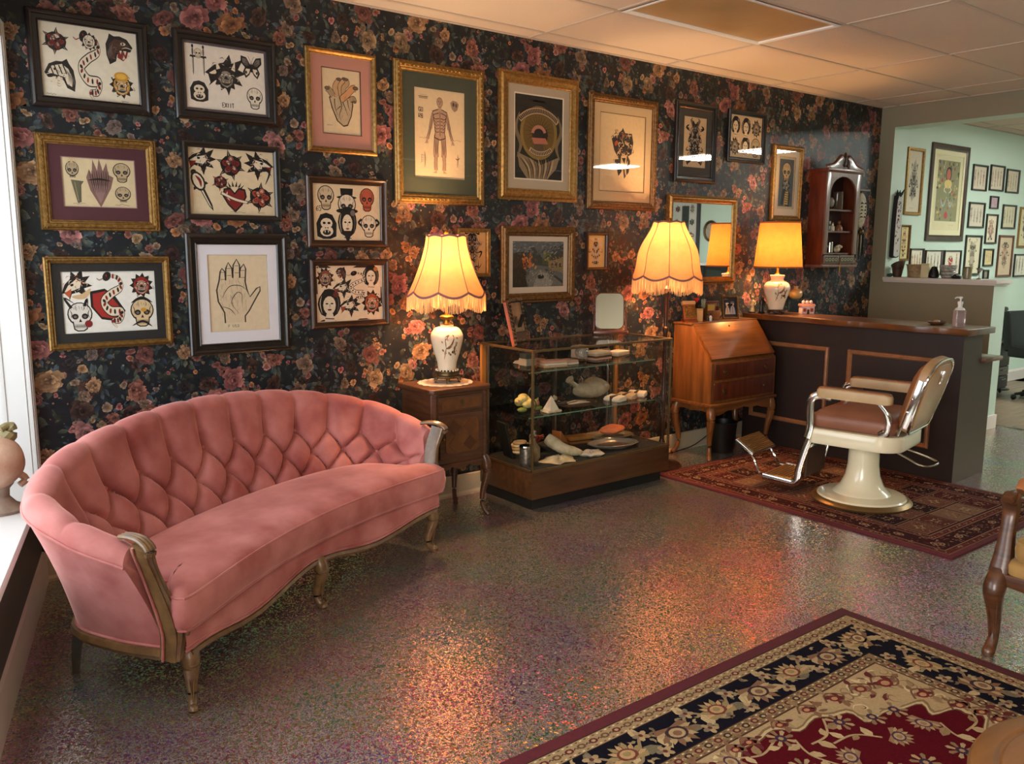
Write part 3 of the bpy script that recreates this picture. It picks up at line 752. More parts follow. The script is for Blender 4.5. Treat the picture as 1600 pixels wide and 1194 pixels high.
def vase_art(name, parent, prof, z0, seed, a_mid):
    """brown brush drawing wrapped on the vase body"""
    R = random.Random(seed); cv = Cv()
    def rad(z):
        for a, b in zip(prof, prof[1:]):
            if a[1] <= z <= b[1]: return a[0]+(b[0]-a[0])*(z-a[1])/max(1e-6, b[1]-a[1])
        return prof[-1][0]
    h = prof[-1][1]
    for k in range(3):
        a0 = a_mid+k*2.1
        cv.at(a0, 0, 1, L=4)
        br, dk = '#7a5a3c', '#4a3222'
        cv.stroke([(-.5, h*.25), (-.3, h*.5), (-.35, h*.7), (-.1, h*.8)], .03, br, 2, 6)
        cv.stroke([(-.3, h*.5), (0, h*.55), (.2, h*.72), (.1, h*.8)], .025, br, 2, 6)
        for i in range(12):
            x, y = R.uniform(-.6, .5), h*R.uniform(.35, .82); cv.ell(x, y, R.uniform(.04, .1), h*R.uniform(.015, .035), mixc(br, '#c4a888', R.random()*.7), R.uniform(-.1, .1), n=8)
        cv.ell(.25, h*.42, .16, h*.035, dk); cv.ell(.3, h*.5, .08, h*.06, br); cv.ell(.38, h*.57, .05, h*.03, dk)
        cv.stroke([(.0, h*.36), (.5, h*.37)], .012, dk)
    o = cv.build(name, M['vase_ink'], parent, lambda a, z, L: ((rad(z)+.0006+L*3e-5)*cos(a), (rad(z)+.0006+L*3e-5)*sin(a), z0+z)); o['kind'] = 'stuff'
def bell_shade(parent, zt, zb, rt, rb, npan, fr_len, flare=1.5, bulge=0.0):
    """scalloped bell shade with ribs, braid and fringe"""
    N = npan*12; K = 22
    def rr(t): return rt+(rb-rt)*(t**flare)+bulge*sin(pi*min(1, t*1.02))**2
    def scal(a): return abs(sin(a*npan/2))
    def pt(a, t):
        k = 1-.035*(1-abs(sin(a*npan/2)))*0+.03*scal(a)*min(1, t*3)
        sc = scal(a); z = zt+(zb-zt)*t-(.028*sc if t > .0 else 0)*t**3+.008*sc*(1-t)**6
        return Vector((rr(t)*k*cos(a), rr(t)*k*sin(a), z))
    sh = MB().grid(lambda i, j: pt(2*pi*i/N, j/K), N, K+1, cu=True).build('lamp_shade', M['shade'], parent, angle=60)
    for i in range(npan):
        a = 2*pi*i/npan
        MB().tube([pt(a, j/K)*1.0+Vector((.002*cos(a), .002*sin(a), 0)) for j in range(K+1)], .0022, 5).build('rib', M['shade_trim'], sh)
    MB().tube([pt(2*pi*i/N, 1)+Vector((0, 0, .004)) for i in range(N)], .0035, 5, closed=True, ry=.007).build('braid', M['shade_trim'], sh)
    MB().tube([pt(2*pi*i/N, 0) for i in range(N)], .003, 5, closed=True, ry=.006).build('braid', M['shade_trim'], sh)
    R = random.Random(3); fm = MB(); nf = int(rb*1500)
    for i in range(nf):
        a = 2*pi*(i+R.uniform(-.2, .2))/nf; p = pt(a, 1); q = p+Vector((R.uniform(-.004, .004), R.uniform(-.004, .004), -fr_len*(1+R.uniform(-.05, .05)))); m = (p+q)/2
        fm.tube([p, m, q], [.0022, .0019, .0014], 4, caps=False)
    fo = fm.build('fringe', M['fringe'], sh); fo['kind'] = 'stuff'
    return sh
def bulb(parent, loc, power, col=(1, .62, .3), r=.03):
    MB().sph(loc, r, r, r*1.3).build('bulb', M['bulb'], parent)
    l = bpy.data.lights.new('bulb_light', 'POINT'); l.energy = power; l.color = col; l.shadow_soft_size = .045
    o = bpy.data.objects.new('bulb_light', l); COL.objects.link(o); o.parent = parent; o.location = (loc[0], loc[1], loc[2]+.0)
    return o
LPOW = 82
def foot_base(parent, z, r, h, mat):
    b = MB().lathe([(r*.98, h*.35), (r*1.02, h*.42), (r*.98, h*.55), (r*.8, h*.62), (r*.78, h*.8), (r*.84, h*.86), (r*.84, h), (0, h)], 32, (0, 0, z)).build('base', mat, parent)
    for i in range(6):
        a = 2*pi*i/6
        MB().tube([(r*.9*cos(a), r*.9*sin(a), z+h*.42), (r*1.02*cos(a), r*1.02*sin(a), z+h*.15), (r*.95*cos(a), r*.95*sin(a), z)], [.012, .009, .011], 6).build('base_foot', mat, parent)
    return b
# fringed lamp on the night table
L1 = thing('table_lamp', 'lit fringed peach bell lamp with painted porcelain body on the night table', 'lamp', (2.61, -.255, .7795))
foot_base(L1, 0, .078, .06, M['bronze'])
for i in range(20):
    a = 2*pi*i/20; MB().sph((.062*cos(a), .062*sin(a), .064), .0055, n=6, m=4).build('pearl', M['ceramic'], L1)
vp = vase_prof(.255, .092); vb = MB().lathe(vp, 40, (0, 0, .066)).build('vase_body', M['ceramic'], L1)
vase_art('painted_branch', vb, vp, .066, 4, -1.9)
MB().lathe([(.03, .32), (.022, .325), (.018, .335), (.02, .35), (.038, .358), (.04, .368), (.03, .375), (.012, .378), (.008, .4), (.008, .8)], 20).build('neck', M['brass'], L1)
bell_shade(L1, .812, .505, .112, .215, 8, .08, 1.6)
bulb(L1, (0, 0, .69), LPOW)
MB().sph((0, 0, .835), .012, .012, .018).build('finial', M['brass'], L1)
# fringed floor lamp
L2 = thing('floor_lamp', 'lit fringed amber bell floor lamp between glass case and slant desk', 'lamp', (4.40, -.28, 0))
MB().lathe([(.14, 0), (.145, .012), (.13, .03), (.06, .045), (.03, .07), (.022, .12), (.028, .16), (.016, .2)], 28).build('base', M['darkwood'], L2)
MB().lathe([(.016, .2), (.017, .45), (.024, .47), (.024, .5), (.015, .52), (.014, .95), (.022, .97), (.022, .99), (.014, 1.0), (.016, 1.24), (.03, 1.26), (.012, 1.28), (.008, 1.66)], 16).build('pole', M['darkwood'], L2)
bell_shade(L2, 1.705, 1.345, .105, .235, 8, .095, 1.15, .03)
bulb(L2, (0, 0, 1.56), LPOW)
MB().sph((-.075, -.075, 1.722), .013).build('finial', M['brass'], L2)
# pleated lamp on the counter
L3 = thing('table_lamp', 'lit orange pleated drum lamp with ivory jar body on the counter', 'lamp', (5.70, -.25, 1.0305))
MB().lathe([(.06, .014), (.062, .028), (.05, .034), (.0, .034)], 28).build('base', M['darkwood'], L3)
for i in range(4):
    a = pi/4+pi/2*i; MB().sph((.052*cos(a), .052*sin(a), .012), .014, .014, .012).build('base_foot', M['darkwood'], L3)
vp = spline([(.055, 0), (.07, .06), (.095, .13), (.102, .17), (.085, .205), (.055, .222), (.048, .235), (.056, .262), (.05, .268), (0, .27)], 5)
vb = MB().lathe(vp, 36, (0, 0, .034)).build('vase_body', M['ceramic'], L3)
vase_art('painted_bird', vb, vp[:36], .034, 9, -2.1)
MB().lathe([(.03, .302), (.014, .312), (.008, .33), (.008, .68)], 14).build('neck', M['brass'], L3)
NP = 110
sh = MB().grid(lambda i, j: ((.182-.032*j/8)*(1+.008*(i % 2))*cos(2*pi*i/(2*NP)), (.182-.032*j/8)*(1+.008*(i % 2))*sin(2*pi*i/(2*NP)), (.362+.345*j/8)), 2*NP, 9, cu=True).build('lamp_shade', M['shade2'], L3, angle=80)
for r, z in ((.184, .364), (.152, .705)):
    MB().tube([(r*cos(2*pi*i/60), r*sin(2*pi*i/60), z) for i in range(60)], .003, 5, closed=True, ry=.006).build('shade_band', P('orange_braid', '#b5662c', .8), sh)
bulb(L3, (0, 0, .52), LPOW*.7, (1, .58, .22))

# ------------------------------------------------------------------ slant front desk
DX = 4.77; DW = .76
DK = thing('slant_desk', 'cherry slant front writing desk with two drawers and curved legs', 'desk', (DX, -.03, 0))
MB().prism([(0, .425), (-.365, .425), (-.365, .72), (-.345, .735), (-.165, .985), (0, .985)], 0, DW).build('body', M['cherry_v'], DK, bevel=.004)
bx('top', (-.008, DW+.008, -.17, .005, .984, .998), M['cherry'], DK, bevel=.004)
a = Vector((-.352, .742)); b = Vector((-.172, .982)); n = Vector((-(b.y-a.y), b.x-a.x)).normalized()
lid = MB().prism([tuple(a), tuple(b), tuple(b+n*.014), tuple(a+n*.014)], .012, DW-.012).build('fall_front', M['cherry'], DK, bevel=.003)
p = a.lerp(b, .88)+n*.0145
MB().lathe([(.008, 0), (.008, .002), (0, .002)], 10).rot(Matrix.Rotation(radians(53), 3, 'X')).build('keyhole', M['matblack'], lid, (DW*.5, p.x, p.y))
for z0, z1 in ((.595, .712), (.445, .575)):
    d = MB().box(.03, DW-.03, -.375, -.355, z0, z1).build('drawer', M['mahog'], DK, bevel=.006)
    for x in (.14, DW-.14):
        MB().lathe([(.017, 0), (.015, .004), (.006, .007), (0, .008)], 12).rot(Matrix.Rotation(radians(90), 3, 'X')).build('pull_plate', M['bronze'], d, (x, -.375, (z0+z1)/2))
        MB().tube([(x+.014*cos(q), -.386, (z0+z1)/2-.012+.014*sin(q)) for q in [2*pi*k/10 for k in range(10)]], .0028, 6, closed=True).build('drawer_pull', M['bronze'], d)
MB().prism([(0, .425), (-.378, .425), (-.385, .415), (-.378, .4), (0, .4)], -.012, DW+.012).build('moulding', M['cherry'], DK, bevel=.002)
pl = [(.02, .40)]+[(.02+(DW-.04)*i/30, .37-.03*(abs(cos(pi*i/30))**3)-.012*abs(sin(4*pi*i/30))) for i in range(31)]+[(DW-.02, .40)]
MB().prism(pl, -.37, -.35, 'y').build('apron', M['cherry'], DK, bevel=.002)
for x in (.012, DW-.028): MB().prism([(-.02, .40), (-.36, .40), (-.36, .35), (-.28, .365), (-.19, .355), (-.1, .365), (-.02, .35)], x, x+.016).build('apron', M['cherry'], DK)
for x, y, g in ((.035, -.345, 0), (DW-.035, -.345, 90), (.035, -.035, 270), (DW-.035, -.035, 180)):
    leg('leg', DK, x, y, .41, radians(g), M['cherry_v'], knee=.034, ank=.016, foot=.021, out=.028)

# ------------------------------------------------------------------ counter
CT = thing('reception_counter', 'dark brown panelled reception counter with thick live edge wood top', 'counter', (0, 0, 0))
M['cbrown'] = P('chocolate_paint', '#281a15', .5, col2='#231612', scale=(5, 5, 5))
M['cside'] = P('taupe_brown_paint', '#3c2d20', .5)
M['slab'] = P('live_edge_slab', '#4a2811', .3, col2='#7d4b20', scale=(14, 3, 14), detail=6, bump=.1, coat=.4)
M['ptrim'] = P('oak_panel_moulding', '#8b5a38', .4, col2='#a06a44', scale=(20, 20, 20))
cb = MB().box(5.63, 5.90, -1.735, -.036, 0, .985).build('body', [M['cbrown'], M['cside']], CT, bevel=0, smooth=False)
for p in cb.data.polygons: p.material_index = 1 if p.normal.y < -.5 else 0
bx('rear_desk', (5.90, 6.10, -1.725, -.036, 0, .79), M['cside'], CT)
bx('rear_desk_top', (5.90, 6.16, -1.765, -.036, .79, .82), M['slab'], CT, bevel=.006)
top = MB()
R = random.Random(5); NE = 60
xs_ = [(5.555+.01*sin(i*.35)+R.uniform(-.004, .004), -1.785+1.749*i/NE) for i in range(NE+1)]
top.prism([(x, y) for x, y in xs_]+[(5.955, -.036), (5.955, -1.785)], .988, 1.03, 'z').build('slab_top', M['slab'], CT, bevel=.006, seg=3)
for y0, y1 in ((-.78, -.1), (-1.56, -.93)):
    z0, z1 = .2, .82
    fm = MB(); pr = [(0, 0), (.004, -.014), (.012, -.018), (.016, -.012), (.024, -.012), (.03, -.004), (.034, 0)]
    rings = [[(5.63+x, y0+d, z0+d), (5.63+x, y1-d, z0+d), (5.63+x, y1-d, z1-d), (5.63+x, y0+d, z1-d)] for d, x in pr]
    for a_, b_ in zip(rings, rings[1:]): fm.add(a_+b_, [(i, (i+1) % 4, 4+(i+1) % 4, 4+i) for i in range(4)])
    fm.build('panel_moulding', M['ptrim'], CT, smooth=False)
# ------------------------------------------------------------------ drawings for the framed sheets (flat print)
K = '#1c1614'; RD = '#7d1f1c'; OC = '#c08a2c'; GR = '#4d5a3c'; PA = '#dccbb0'; TN = '#c9a87c'; GY = '#6d625a'
def ink(c, n=9, seed=0, r=.7, cols=None):
    """fine pen strokes shading a motif"""
    R = random.Random(seed); cols = cols or [K, K, GY, '#3a302a']
    for i in range(n):
        a, d = R.uniform(0, 6.3), r*sqrt(R.random()); x, y = d*cos(a), d*sin(a); b = a+R.uniform(.8, 2.2); l = R.uniform(.12, .34)
        c.stroke([(x, y), (x+l*.5*cos(b), y+l*.5*sin(b)), (x+l*cos(b+.6), y+l*sin(b+.6))], R.uniform(.03, .06), R.choice(cols), 2); c.L -= .93
def skull(c, ac=PA, jaw=True, side=0):
    c.ell(0, .18, .78, .8, K, n=18); c.ell(0, .2, .7, .71, ac, n=18)
    if jaw: c.poly([(-.5, -.3), (-.42, -.86), (-.2, -1), (.2, -1), (.42, -.86), (.5, -.3)], K); c.poly([(-.42, -.3), (-.35, -.8), (-.17, -.92), (.17, -.92), (.35, -.8), (.42, -.3)], ac)
    for q in (-1, 1):
        c.ell(q*.3-side*.1, .02, .21, .2, K, n=10); c.ell(q*.3-side*.1, .0, .1, .09, RD if side else GY, n=8)
        c.stroke([(q*.62, .5), (q*.5, .2), (q*.58, -.1)], .05, K, 2, 4); c.stroke([(q*.2, .85), (q*.28, .6), (q*.18, .4)], .04, GY, 2, 4)
    c.poly([(0, -.12), (-.1, -.36), (.1, -.36)], K)
    for i in range(-3, 4): c.stroke([(i*.1, -.5), (i*.1, -.78)], .035, K)
    c.stroke([(-.36, -.64), (.36, -.64)], .03, K)
    for i in range(7): c.stroke([(-.55+.17*i, .72-.05*abs(i-3)), (-.5+.16*i, .45)], .035, GY, 1); c.L -= .9
def rose(c, col=RD, lf=K):
    for i in range(6):
        a = i*1.05+.4; c.poly([(.5*cos(a-.4), .5*sin(a-.4)), (1.05*cos(a), 1.05*sin(a)), (.5*cos(a+.4), .5*sin(a+.4))], lf)
        c.stroke([(.5*cos(a), .5*sin(a)), (.95*cos(a), .95*sin(a))], .04, PA, 1)
    c.ell(0, 0, .72, .68, K, n=14, wob=.08)
    for r, n, o in ((.64, 5, 0), (.46, 4, .5), (.3, 3, .2)):
        for i in range(n):
            a = o+2*pi*i/n; c.ell(r*.55*cos(a), r*.55*sin(a), r*.52, r*.4, K, a, 10); c.ell(r*.55*cos(a), r*.55*sin(a), r*.44, r*.31, mixc(col, PA, .12*(i % 2)), a, 10)
            c.stroke([(r*.3*cos(a-.6), r*.3*sin(a-.6)), (r*.8*cos(a), r*.8*sin(a)), (r*.3*cos(a+.6), r*.3*sin(a+.6))], .04, PA if i % 2 else K, 2, 4)
    c.ell(0, 0, .12, .1, K); ink(c, 12, 3, .6)
def panther(c, col='#2a1c16', ac=RD):
    c.poly([(-.9, .25), (-.55, .75), (-.1, .9), (.25, .85), (.55, 1.0), (.62, .7), (.8, .3), (.78, -.4), (.6, -1), (.2, -.75), (.1, -.3), (-.35, -.1), (-.75, -.05)], K)
    c.poly([(-.7, .25), (-.4, .62), (.2, .7), (.6, .3), (.6, -.3), (.5, -.7), (.25, -.5), (.2, -.1), (-.3, .1)], col)
    c.poly([(-.6, -.05), (.05, -.1), (.1, -.5), (-.25, -.7), (-.5, -.45)], ac); c.poly([(-.5, -.02), (-.4, -.3), (-.3, -.02)], PA); c.poly([(-.2, -.02), (-.12, -.26), (-.05, -.04)], PA); c.poly([(-.4, -.55), (-.3, -.3), (-.22, -.6)], PA)
    c.ell(-.3, .42, .16, .1, PA); c.ell(-.28, .42, .06, .08, K)
    c.stroke([(-.9, .1), (-.5, .2), (-.2, .1)], .05, PA, 2, 4)
    for i in range(5): c.stroke([(.35+.08*i, .4-.1*i), (.45+.06*i, .0-.1*i), (.38+.05*i, -.4-.06*i)], .04, GY, 2, 4)
    ink(c, 16, 4, .7, ['#5a463c', K, '#7a6656'])
def snake(c, ac=RD, w=.26):
    p = [(-.2, .95), (.35, .85), (.5, .5), (-.1, .25), (-.55, -.05), (-.2, -.4), (.45, -.45), (.3, -.75), (-.1, -.8), (.15, -1.05)]
    c.stroke(p, w+.08, K, 2, 8); c.stroke(p, w, PA, 2, 8); q = spline(p, 8)
    for i in range(4, len(q)-6, 3): c.ell(q[i][0], q[i][1], w*.32, w*.2, K if i % 2 else ac, math.atan2(q[i+1][1]-q[i][1], q[i+1][0]-q[i][0])+1.57, 6)
    c.ell(-.3, .92, .26, .17, K, .3); c.ell(-.32, .95, .05, .05, ac); c.stroke([(-.5, .85), (-.75, .78), (-.9, .85)], .03, ac)
def dagger(c, ac=RD):
    c.poly([(-.13, .2), (.13, .2), (.1, -.8), (0, -1.1), (-.1, -.8)], K); c.poly([(-.08, .15), (0, .15), (0, -.95), (-.06, -.75)], PA)
    c.poly([(-.45, .2), (.45, .2), (.38, .34), (-.38, .34)], K); c.ell(0, .6, .13, .3, ac); c.ell(0, .98, .16, .13, K)
    for i in range(4): c.stroke([(-.13, .42+.1*i), (.13, .48+.1*i)], .03, K)
def butterfly(c, ac=GY):
    for q in (-1, 1):
        c.poly([(0, .15), (q*.45, .85), (q*.95, .95), (q*.98, .4), (q*.6, .0), (q*.8, -.4), (q*.55, -.9), (q*.2, -.6), (0, -.2)], K)
        c.poly([(q*.12, .2), (q*.5, .72), (q*.82, .78), (q*.82, .42), (q*.45, .1)], ac); c.poly([(q*.12, -.1), (q*.5, -.1), (q*.62, -.42), (q*.5, -.7), (q*.22, -.45)], PA)
        for i in range(4): c.stroke([(q*.12, .12), (q*(.4+.12*i), .72-.18*i)], .05, K)
        c.ell(q*.5, -.4, .1, .13, K); c.stroke([(0, .3), (q*.15, .75), (q*.3, .95)], .03, K, 0, 4)
    c.ell(0, .0, .1, .4, K)
def demon(c, ac=RD, horn=True):
    R = random.Random(7)
    pts = []
    for i in range(22):
        a = 2*pi*i/22; r = .95 if i % 2 else .68
        pts.append((r*cos(a)*.9, r*sin(a)))
    c.poly(pts, K); c.ell(0, -.02, .56, .66, ac, n=16); c.ell(0, -.12, .44, .5, mixc(ac, PA, .35), n=14)
    for q in (-1, 1):
        if horn: c.poly([(q*.35, .5), (q*.62, 1.05), (q*.6, .4)], PA)
        c.poly([(q*.08, .12), (q*.42, .3), (q*.4, .05)], K); c.ell(q*.25, .12, .07, .05, PA); c.stroke([(q*.1, .3), (q*.45, .42)], .07, K, 2)
        c.stroke([(q*.5, .1), (q*.3, -.15), (q*.36, -.4)], .05, K, 2, 4)
    c.poly([(-.08, .05), (.08, .05), (.13, -.15), (-.13, -.15)], K)
    c.ell(0, -.38, .26, .15, K); 
    for i in range(-2, 3): c.poly([(i*.09-.03, -.28), (i*.09+.03, -.28), (i*.09, -.42)], PA)
    ink(c, 16, 5, .6); ink(c, 12, 6, .95, [K, PA])
def eagle(c, ac=RD):
    c.poly([(-1, .05), (-.55, .45), (-.1, .6), (.2, 1), (.3, .6), (.85, .85), (.6, .35), (1, .2), (.55, .0), (.8, -.4), (.3, -.3), (.1, -.9), (-.1, -.35), (-.5, -.25), (-.85, -.55), (-.6, -.1)], K)
    c.poly([(-.8, .05), (-.4, .3), (.2, .4), (.35, .1), (.1, -.15), (-.35, -.1)], PA); c.poly([(-.85, .0), (-.35, .05), (-.5, -.18), (-.75, -.4)], ac)
    c.ell(-.2, .22, .1, .08, K); 
    for i in range(5): c.stroke([(.0+.1*i, .35-.08*i), (.35+.1*i, .45-.16*i)], .05, ac if i % 2 else PA, 1)
    ink(c, 18, 8, .75, [PA, K, ac])
def sheart(c, ac=RD):
    c.poly([(0, .35), (-.3, .7), (-.75, .6), (-.85, .1), (-.5, -.5), (0, -1), (.5, -.5), (.85, .1), (.75, .6), (.3, .7)], K)
    c.poly([(0, .2), (-.3, .55), (-.65, .5), (-.72, .1), (-.42, -.42), (0, -.84), (.42, -.42), (.72, .1), (.65, .5), (.3, .55)], ac)
    c.stroke([(-.5, .4), (-.55, .1), (-.35, -.2)], .1, PA, 2, 4); c.stroke([(-.95, .3), (0, -.1), (.95, -.3)], .22, K, 0, 4); c.stroke([(-.9, .3), (0, -.1), (.9, -.3)], .15, PA, 0, 4)
    for i in range(6): a = .5+i*.42; c.poly([(.5*cos(a)-.08, .55+.2*sin(a)), (.8*cos(a), .7+.45*sin(a)), (.5*cos(a)+.08, .55+.2*sin(a))], K)
def lady(c, ac=RD):
    c.ell(0, .1, .75, .9, K, n=16, wob=.05); c.ell(0, .0, .42, .56, PA, n=14)
    for q in (-1, 1):
        c.ell(q*.17, .1, .1, .05, K); c.stroke([(q*.07, .24), (q*.3, .26)], .05, K, 2); c.stroke([(q*.5, .6), (q*.62, .1), (q*.5, -.5)], .05, PA if q < 0 else GY, 2, 4)
    c.stroke([(0, .08), (.05, -.1), (-.03, -.12)], .03, K); c.ell(0, -.28, .14, .06, ac); c.poly([(-.2, -.5), (.2, -.5), (.35, -1), (-.35, -1)], PA); c.stroke([(-.3, -.8), (.3, -.85)], .07, ac)
    c.ell(.45, .65, .2, .18, ac)
def gorilla(c, ac=GY):
    c.poly([(-.8, -.8), (-.85, .2), (-.5, .85), (0, 1), (.5, .85), (.85, .2), (.8, -.8), (.3, -1), (-.3, -1)], K); c.ell(0, .2, .5, .4, PA); c.ell(0, -.4, .55, .42, PA)
    for q in (-1, 1): c.ell(q*.2, .22, .13, .1, K); c.ell(q*.1, -.15, .06, .05, K)
    c.ell(0, -.5, .34, .2, K); c.poly([(-.2, -.36), (-.14, -.56), (-.08, -.36)], PA); c.poly([(.2, -.36), (.14, -.56), (.08, -.36)], PA)
def tophat(c, ac=RD):
    c.poly([(-.42, .55), (.42, .55), (.48, 1.15), (-.48, 1.15)], K); c.ell(0, .55, .75, .12, K); c.rect(-.4, .4, .62, .72, GY); c.at(c.T[0], c.T[1]-.05*c.T[3], c.T[3]*.72, 0, c.T[2]/c.T[3], L=c.L); skull(c)
def brush(c, ac=GY, seed=0, n=26):
    """dense inked figure: mirrored curls, for sheets too far to read"""
    R = random.Random(seed); c.ell(0, 0, .5, .95, mixc(ac, PA, .45), n=14, wob=.14, seed=seed)
    for i in range(n):
        x, y = R.uniform(0, .55), R.uniform(-.95, .95); a = R.uniform(0, 6.3); l = R.uniform(.15, .4)
        p = [(x, y), (x+l*cos(a), y+l*sin(a)), (x+l*cos(a+.9)*.8, y+l*sin(a+.9)*.8)]
        col = R.choice([K, K, K, ac, GY]); c.stroke(p, R.uniform(.05, .12), col, 2, 3); c.L -= .5
        c.stroke([(-q[0], q[1]) for q in p], R.uniform(.05, .12), col, 2, 3); c.L -= .5
def note(c, x, y, l, seed=0, col=GY):
    R = random.Random(seed); c.at(x, y, 1, L=2)
    c.stroke([(l*i/14, R.uniform(-.004, .004)) for i in range(15)], .0018, col)
GL = {'E': [[(1, 0), (0, 0), (0, 2), (1, 2)], [(0, 1), (.8, 1)]], 'X': [[(0, 0), (1, 2)], [(1, 0), (0, 2)]], 'I': [[(.5, 0), (.5, 2)]], 'T': [[(.5, 0), (.5, 2)], [(0, 2), (1, 2)]], 'G': [[(1, 1.6), (.7, 2), (.2, 2), (0, 1.5), (0, .5), (.3, 0), (1, 0), (1, .9), (.6, .9)]], 'O': [[(0, 0), (0, 2), (1, 2), (1, 0), (0, 0)]], 'R': [[(0, 0), (0, 2), (1, 2), (1, 1.1), (0, 1.1), (1, 0)]], 'B': [[(0, 0), (0, 2), (.8, 2), (.9, 1.5), (.7, 1.05), (1, .6), (.9, 0), (0, 0)], [(0, 1.05), (.7, 1.05)]], 'H': [[(0, 0), (0, 2)], [(1, 0), (1, 2)], [(0, 1), (1, 1)]], 'A': [[(0, 0), (.5, 2), (1, 0)], [(.2, .8), (.8, .8)]], 'L': [[(0, 2), (0, 0), (1, 0)]], 'S': [[(1, 1.7), (.6, 2), (.1, 1.8), (.1, 1.2), (.9, .8), (.9, .2), (.4, 0), (0, .3)]], 'P': [[(0, 0), (0, 2), (1, 2), (1, 1), (0, 1)]], 'N': [[(0, 0), (0, 2), (1, 0), (1, 2)]], '3': [[(0, 1.9), (.7, 2), (1, 1.5), (.5, 1.05), (1, .6), (.7, 0), (0, .1)]], '6': [[(.9, 2), (.2, 1.4), (0, .6), (.3, 0), (.9, .1), (.9, .9), (.1, .8)]], '5': [[(1, 2), (.1, 2), (.1, 1.2), (.8, 1.2), (1, .6), (.7, 0), (0, .1)]], 'D': [[(0, 0), (0, 2), (.7, 1.8), (1, 1), (.7, .2), (0, 0)]]}
def text(c, s, x, y, h, col=K, w=.22, rot=0):
    for i, ch in enumerate(s):
        c.at(x+i*h*.72*cos(rot), y+i*h*.72*sin(rot), h/2, rot, L=4)
        for st in GL.get(ch, []): c.stroke([(p[0]*.95, p[1]) for p in st], w, col)

def art_flash1(c, w, h):
    c.mag = 1.22
    c.at(.17*w, .75*h, .115*w); rose(c, RD); c.at(.17*w, .76*h, .055*w, L=30); skull(c, PA, False)
    c.at(.5*w, .5*h, .22*h, kx=.95); c.at(.5*w, .46*h, .36*h, kx=.5); snake(c, RD, .3); c.at(.5*w, .80*h, .085*w, L=30); demon(c, PA, False)
    c.at(.80*w, .74*h, .135*w, kx=-1); panther(c, '#4a2a1c', RD); c.at(.80*w, .74*h, .1, kx=1)
    c.at(.2*w, .3*h, .14*w, .15); panther(c, '#d8c8ac', PA)
    for i in range(5): c.stroke([(-.5+.25*i, .65), (-.4+.25*i, .1)], .07, K)
    c.at(.81*w, .26*h, .125*w); demon(c, OC); c.ell(0, .62, .5, .32, OC); c.ell(0, .62, .36, .2, '#dba93c')
    note(c, .05*w, .05*h, .09*w, 1); note(c, .8*w, .04*h, .07*w, 2)
def art_flash2(c, w, h):
    c.mag = 1.28
    c.at(.1*w, .75*h, .17*h, kx=.5); dagger(c, GY); c.at(.23*w, .75*h, .17*h, kx=.5); dagger(c, GY); c.at(.165*w, .86*h, .06*h); skull(c)
    c.at(.5*w, .56*h, .27*h); eagle(c, K); c.at(.5*w, .54*h, .2*h, L=14); demon(c, '#2a2320')
    c.at(.83*w, .74*h, .15*h, kx=.95); butterfly(c)
    c.at(.16*w, .27*h, .13*h, kx=1.05); gorilla(c); c.at(.86*w, .25*h, .14*h); skull(c, '#e0d2bc')
    text(c, 'EXIIT', .44*w, .055*h, .055*h, K, .35)
def art_bones(c, w, h):
    c.mag = 1.5
    c.at(.14*w, .74*h, .13*h, kx=.85); skull(c, '#a89472', False); c.stroke([(-.5, .7), (-.2, 1.3), (0, .8), (.2, 1.5), (.5, .7)], .16, TN, 2, 4)
    c.at(.2*w, .32*h, .17*h, kx=.7); c.poly([(-.7, .9), (.7, .8), (.9, 1), (.4, .5), (.3, -.9), (-.1, -1)], '#5e5a44'); c.stroke([(-.3, .7), (0, -.8)], .2, TN, 2); c.stroke([(.3, .7), (.15, -.8)], .12, K, 2)
    c.at(.5*w, .5*h, .34*h, kx=.62); c.poly([(-.8, .2), (-.6, .55), (-.45, .35), (-.35, .95), (-.1, .5), (.05, 1), (.25, .5), (.5, .85), (.6, .35), (.9, .25), (.7, -.2), (0, -1), (-.6, -.3)], '#7a5a52'); c.poly([(-.5, -.1), (.5, -.1), (0, -.85)], '#8c6c66')
    for i in range(9): c.stroke([(-.6+.15*i, .5), (-.5+.13*i, .1), (-.35+.09*i, -.4)], .06, K if i % 2 else '#4a3430', 2, 3)
    c.stroke([(-.7, .1), (0, .16), (.7, .1)], .08, K, 2, 4)
    for y, s in ((.74, 1), (.26, .9)):
        c.at(.82*w, y*h, .14*h*s, kx=1.1); skull(c, '#b39c78', s == 1)
    note(c, .12*w, .06*h, .17*w, 3); note(c, .7*w, .06*h, .2*w, 4)
def art_flash3(c, w, h):
    c.mag = 1.20
    c.at(.16*w, .79*h, .14*w); eagle(c, RD); c.at(.49*w, .76*h, .14*w, .3); rose(c, RD); c.at(.82*w, .76*h, .15*w, kx=-1); eagle(c, RD); c.stroke([(-.2, -.1), (-.7, -.3), (-.4, -1.1)], .3, K, 1, 5); c.at(0, 0, 1, kx=1)
    c.at(.16*w, .36*h, .17*h*1.5, .45, kx=.9); dagger(c, RD); c.ell(0, .5, .36, .5, K); c.ell(0, .5, .26, .4, PA); c.stroke([(0, .8), (.1, .5), (0, .2)], .16, RD, 2, 4)
    c.at(.36*w, .5*h, .085*w); rose(c, RD, RD); c.at(.52*w, .27*h, .14*w); sheart(c, RD); c.at(.82*w, .29*h, .145*w); rose(c, '#a8432f', K)
    note(c, .46*w, .05*h, .18*w, 5); note(c, .78*w, .05*h, .09*w, 6)
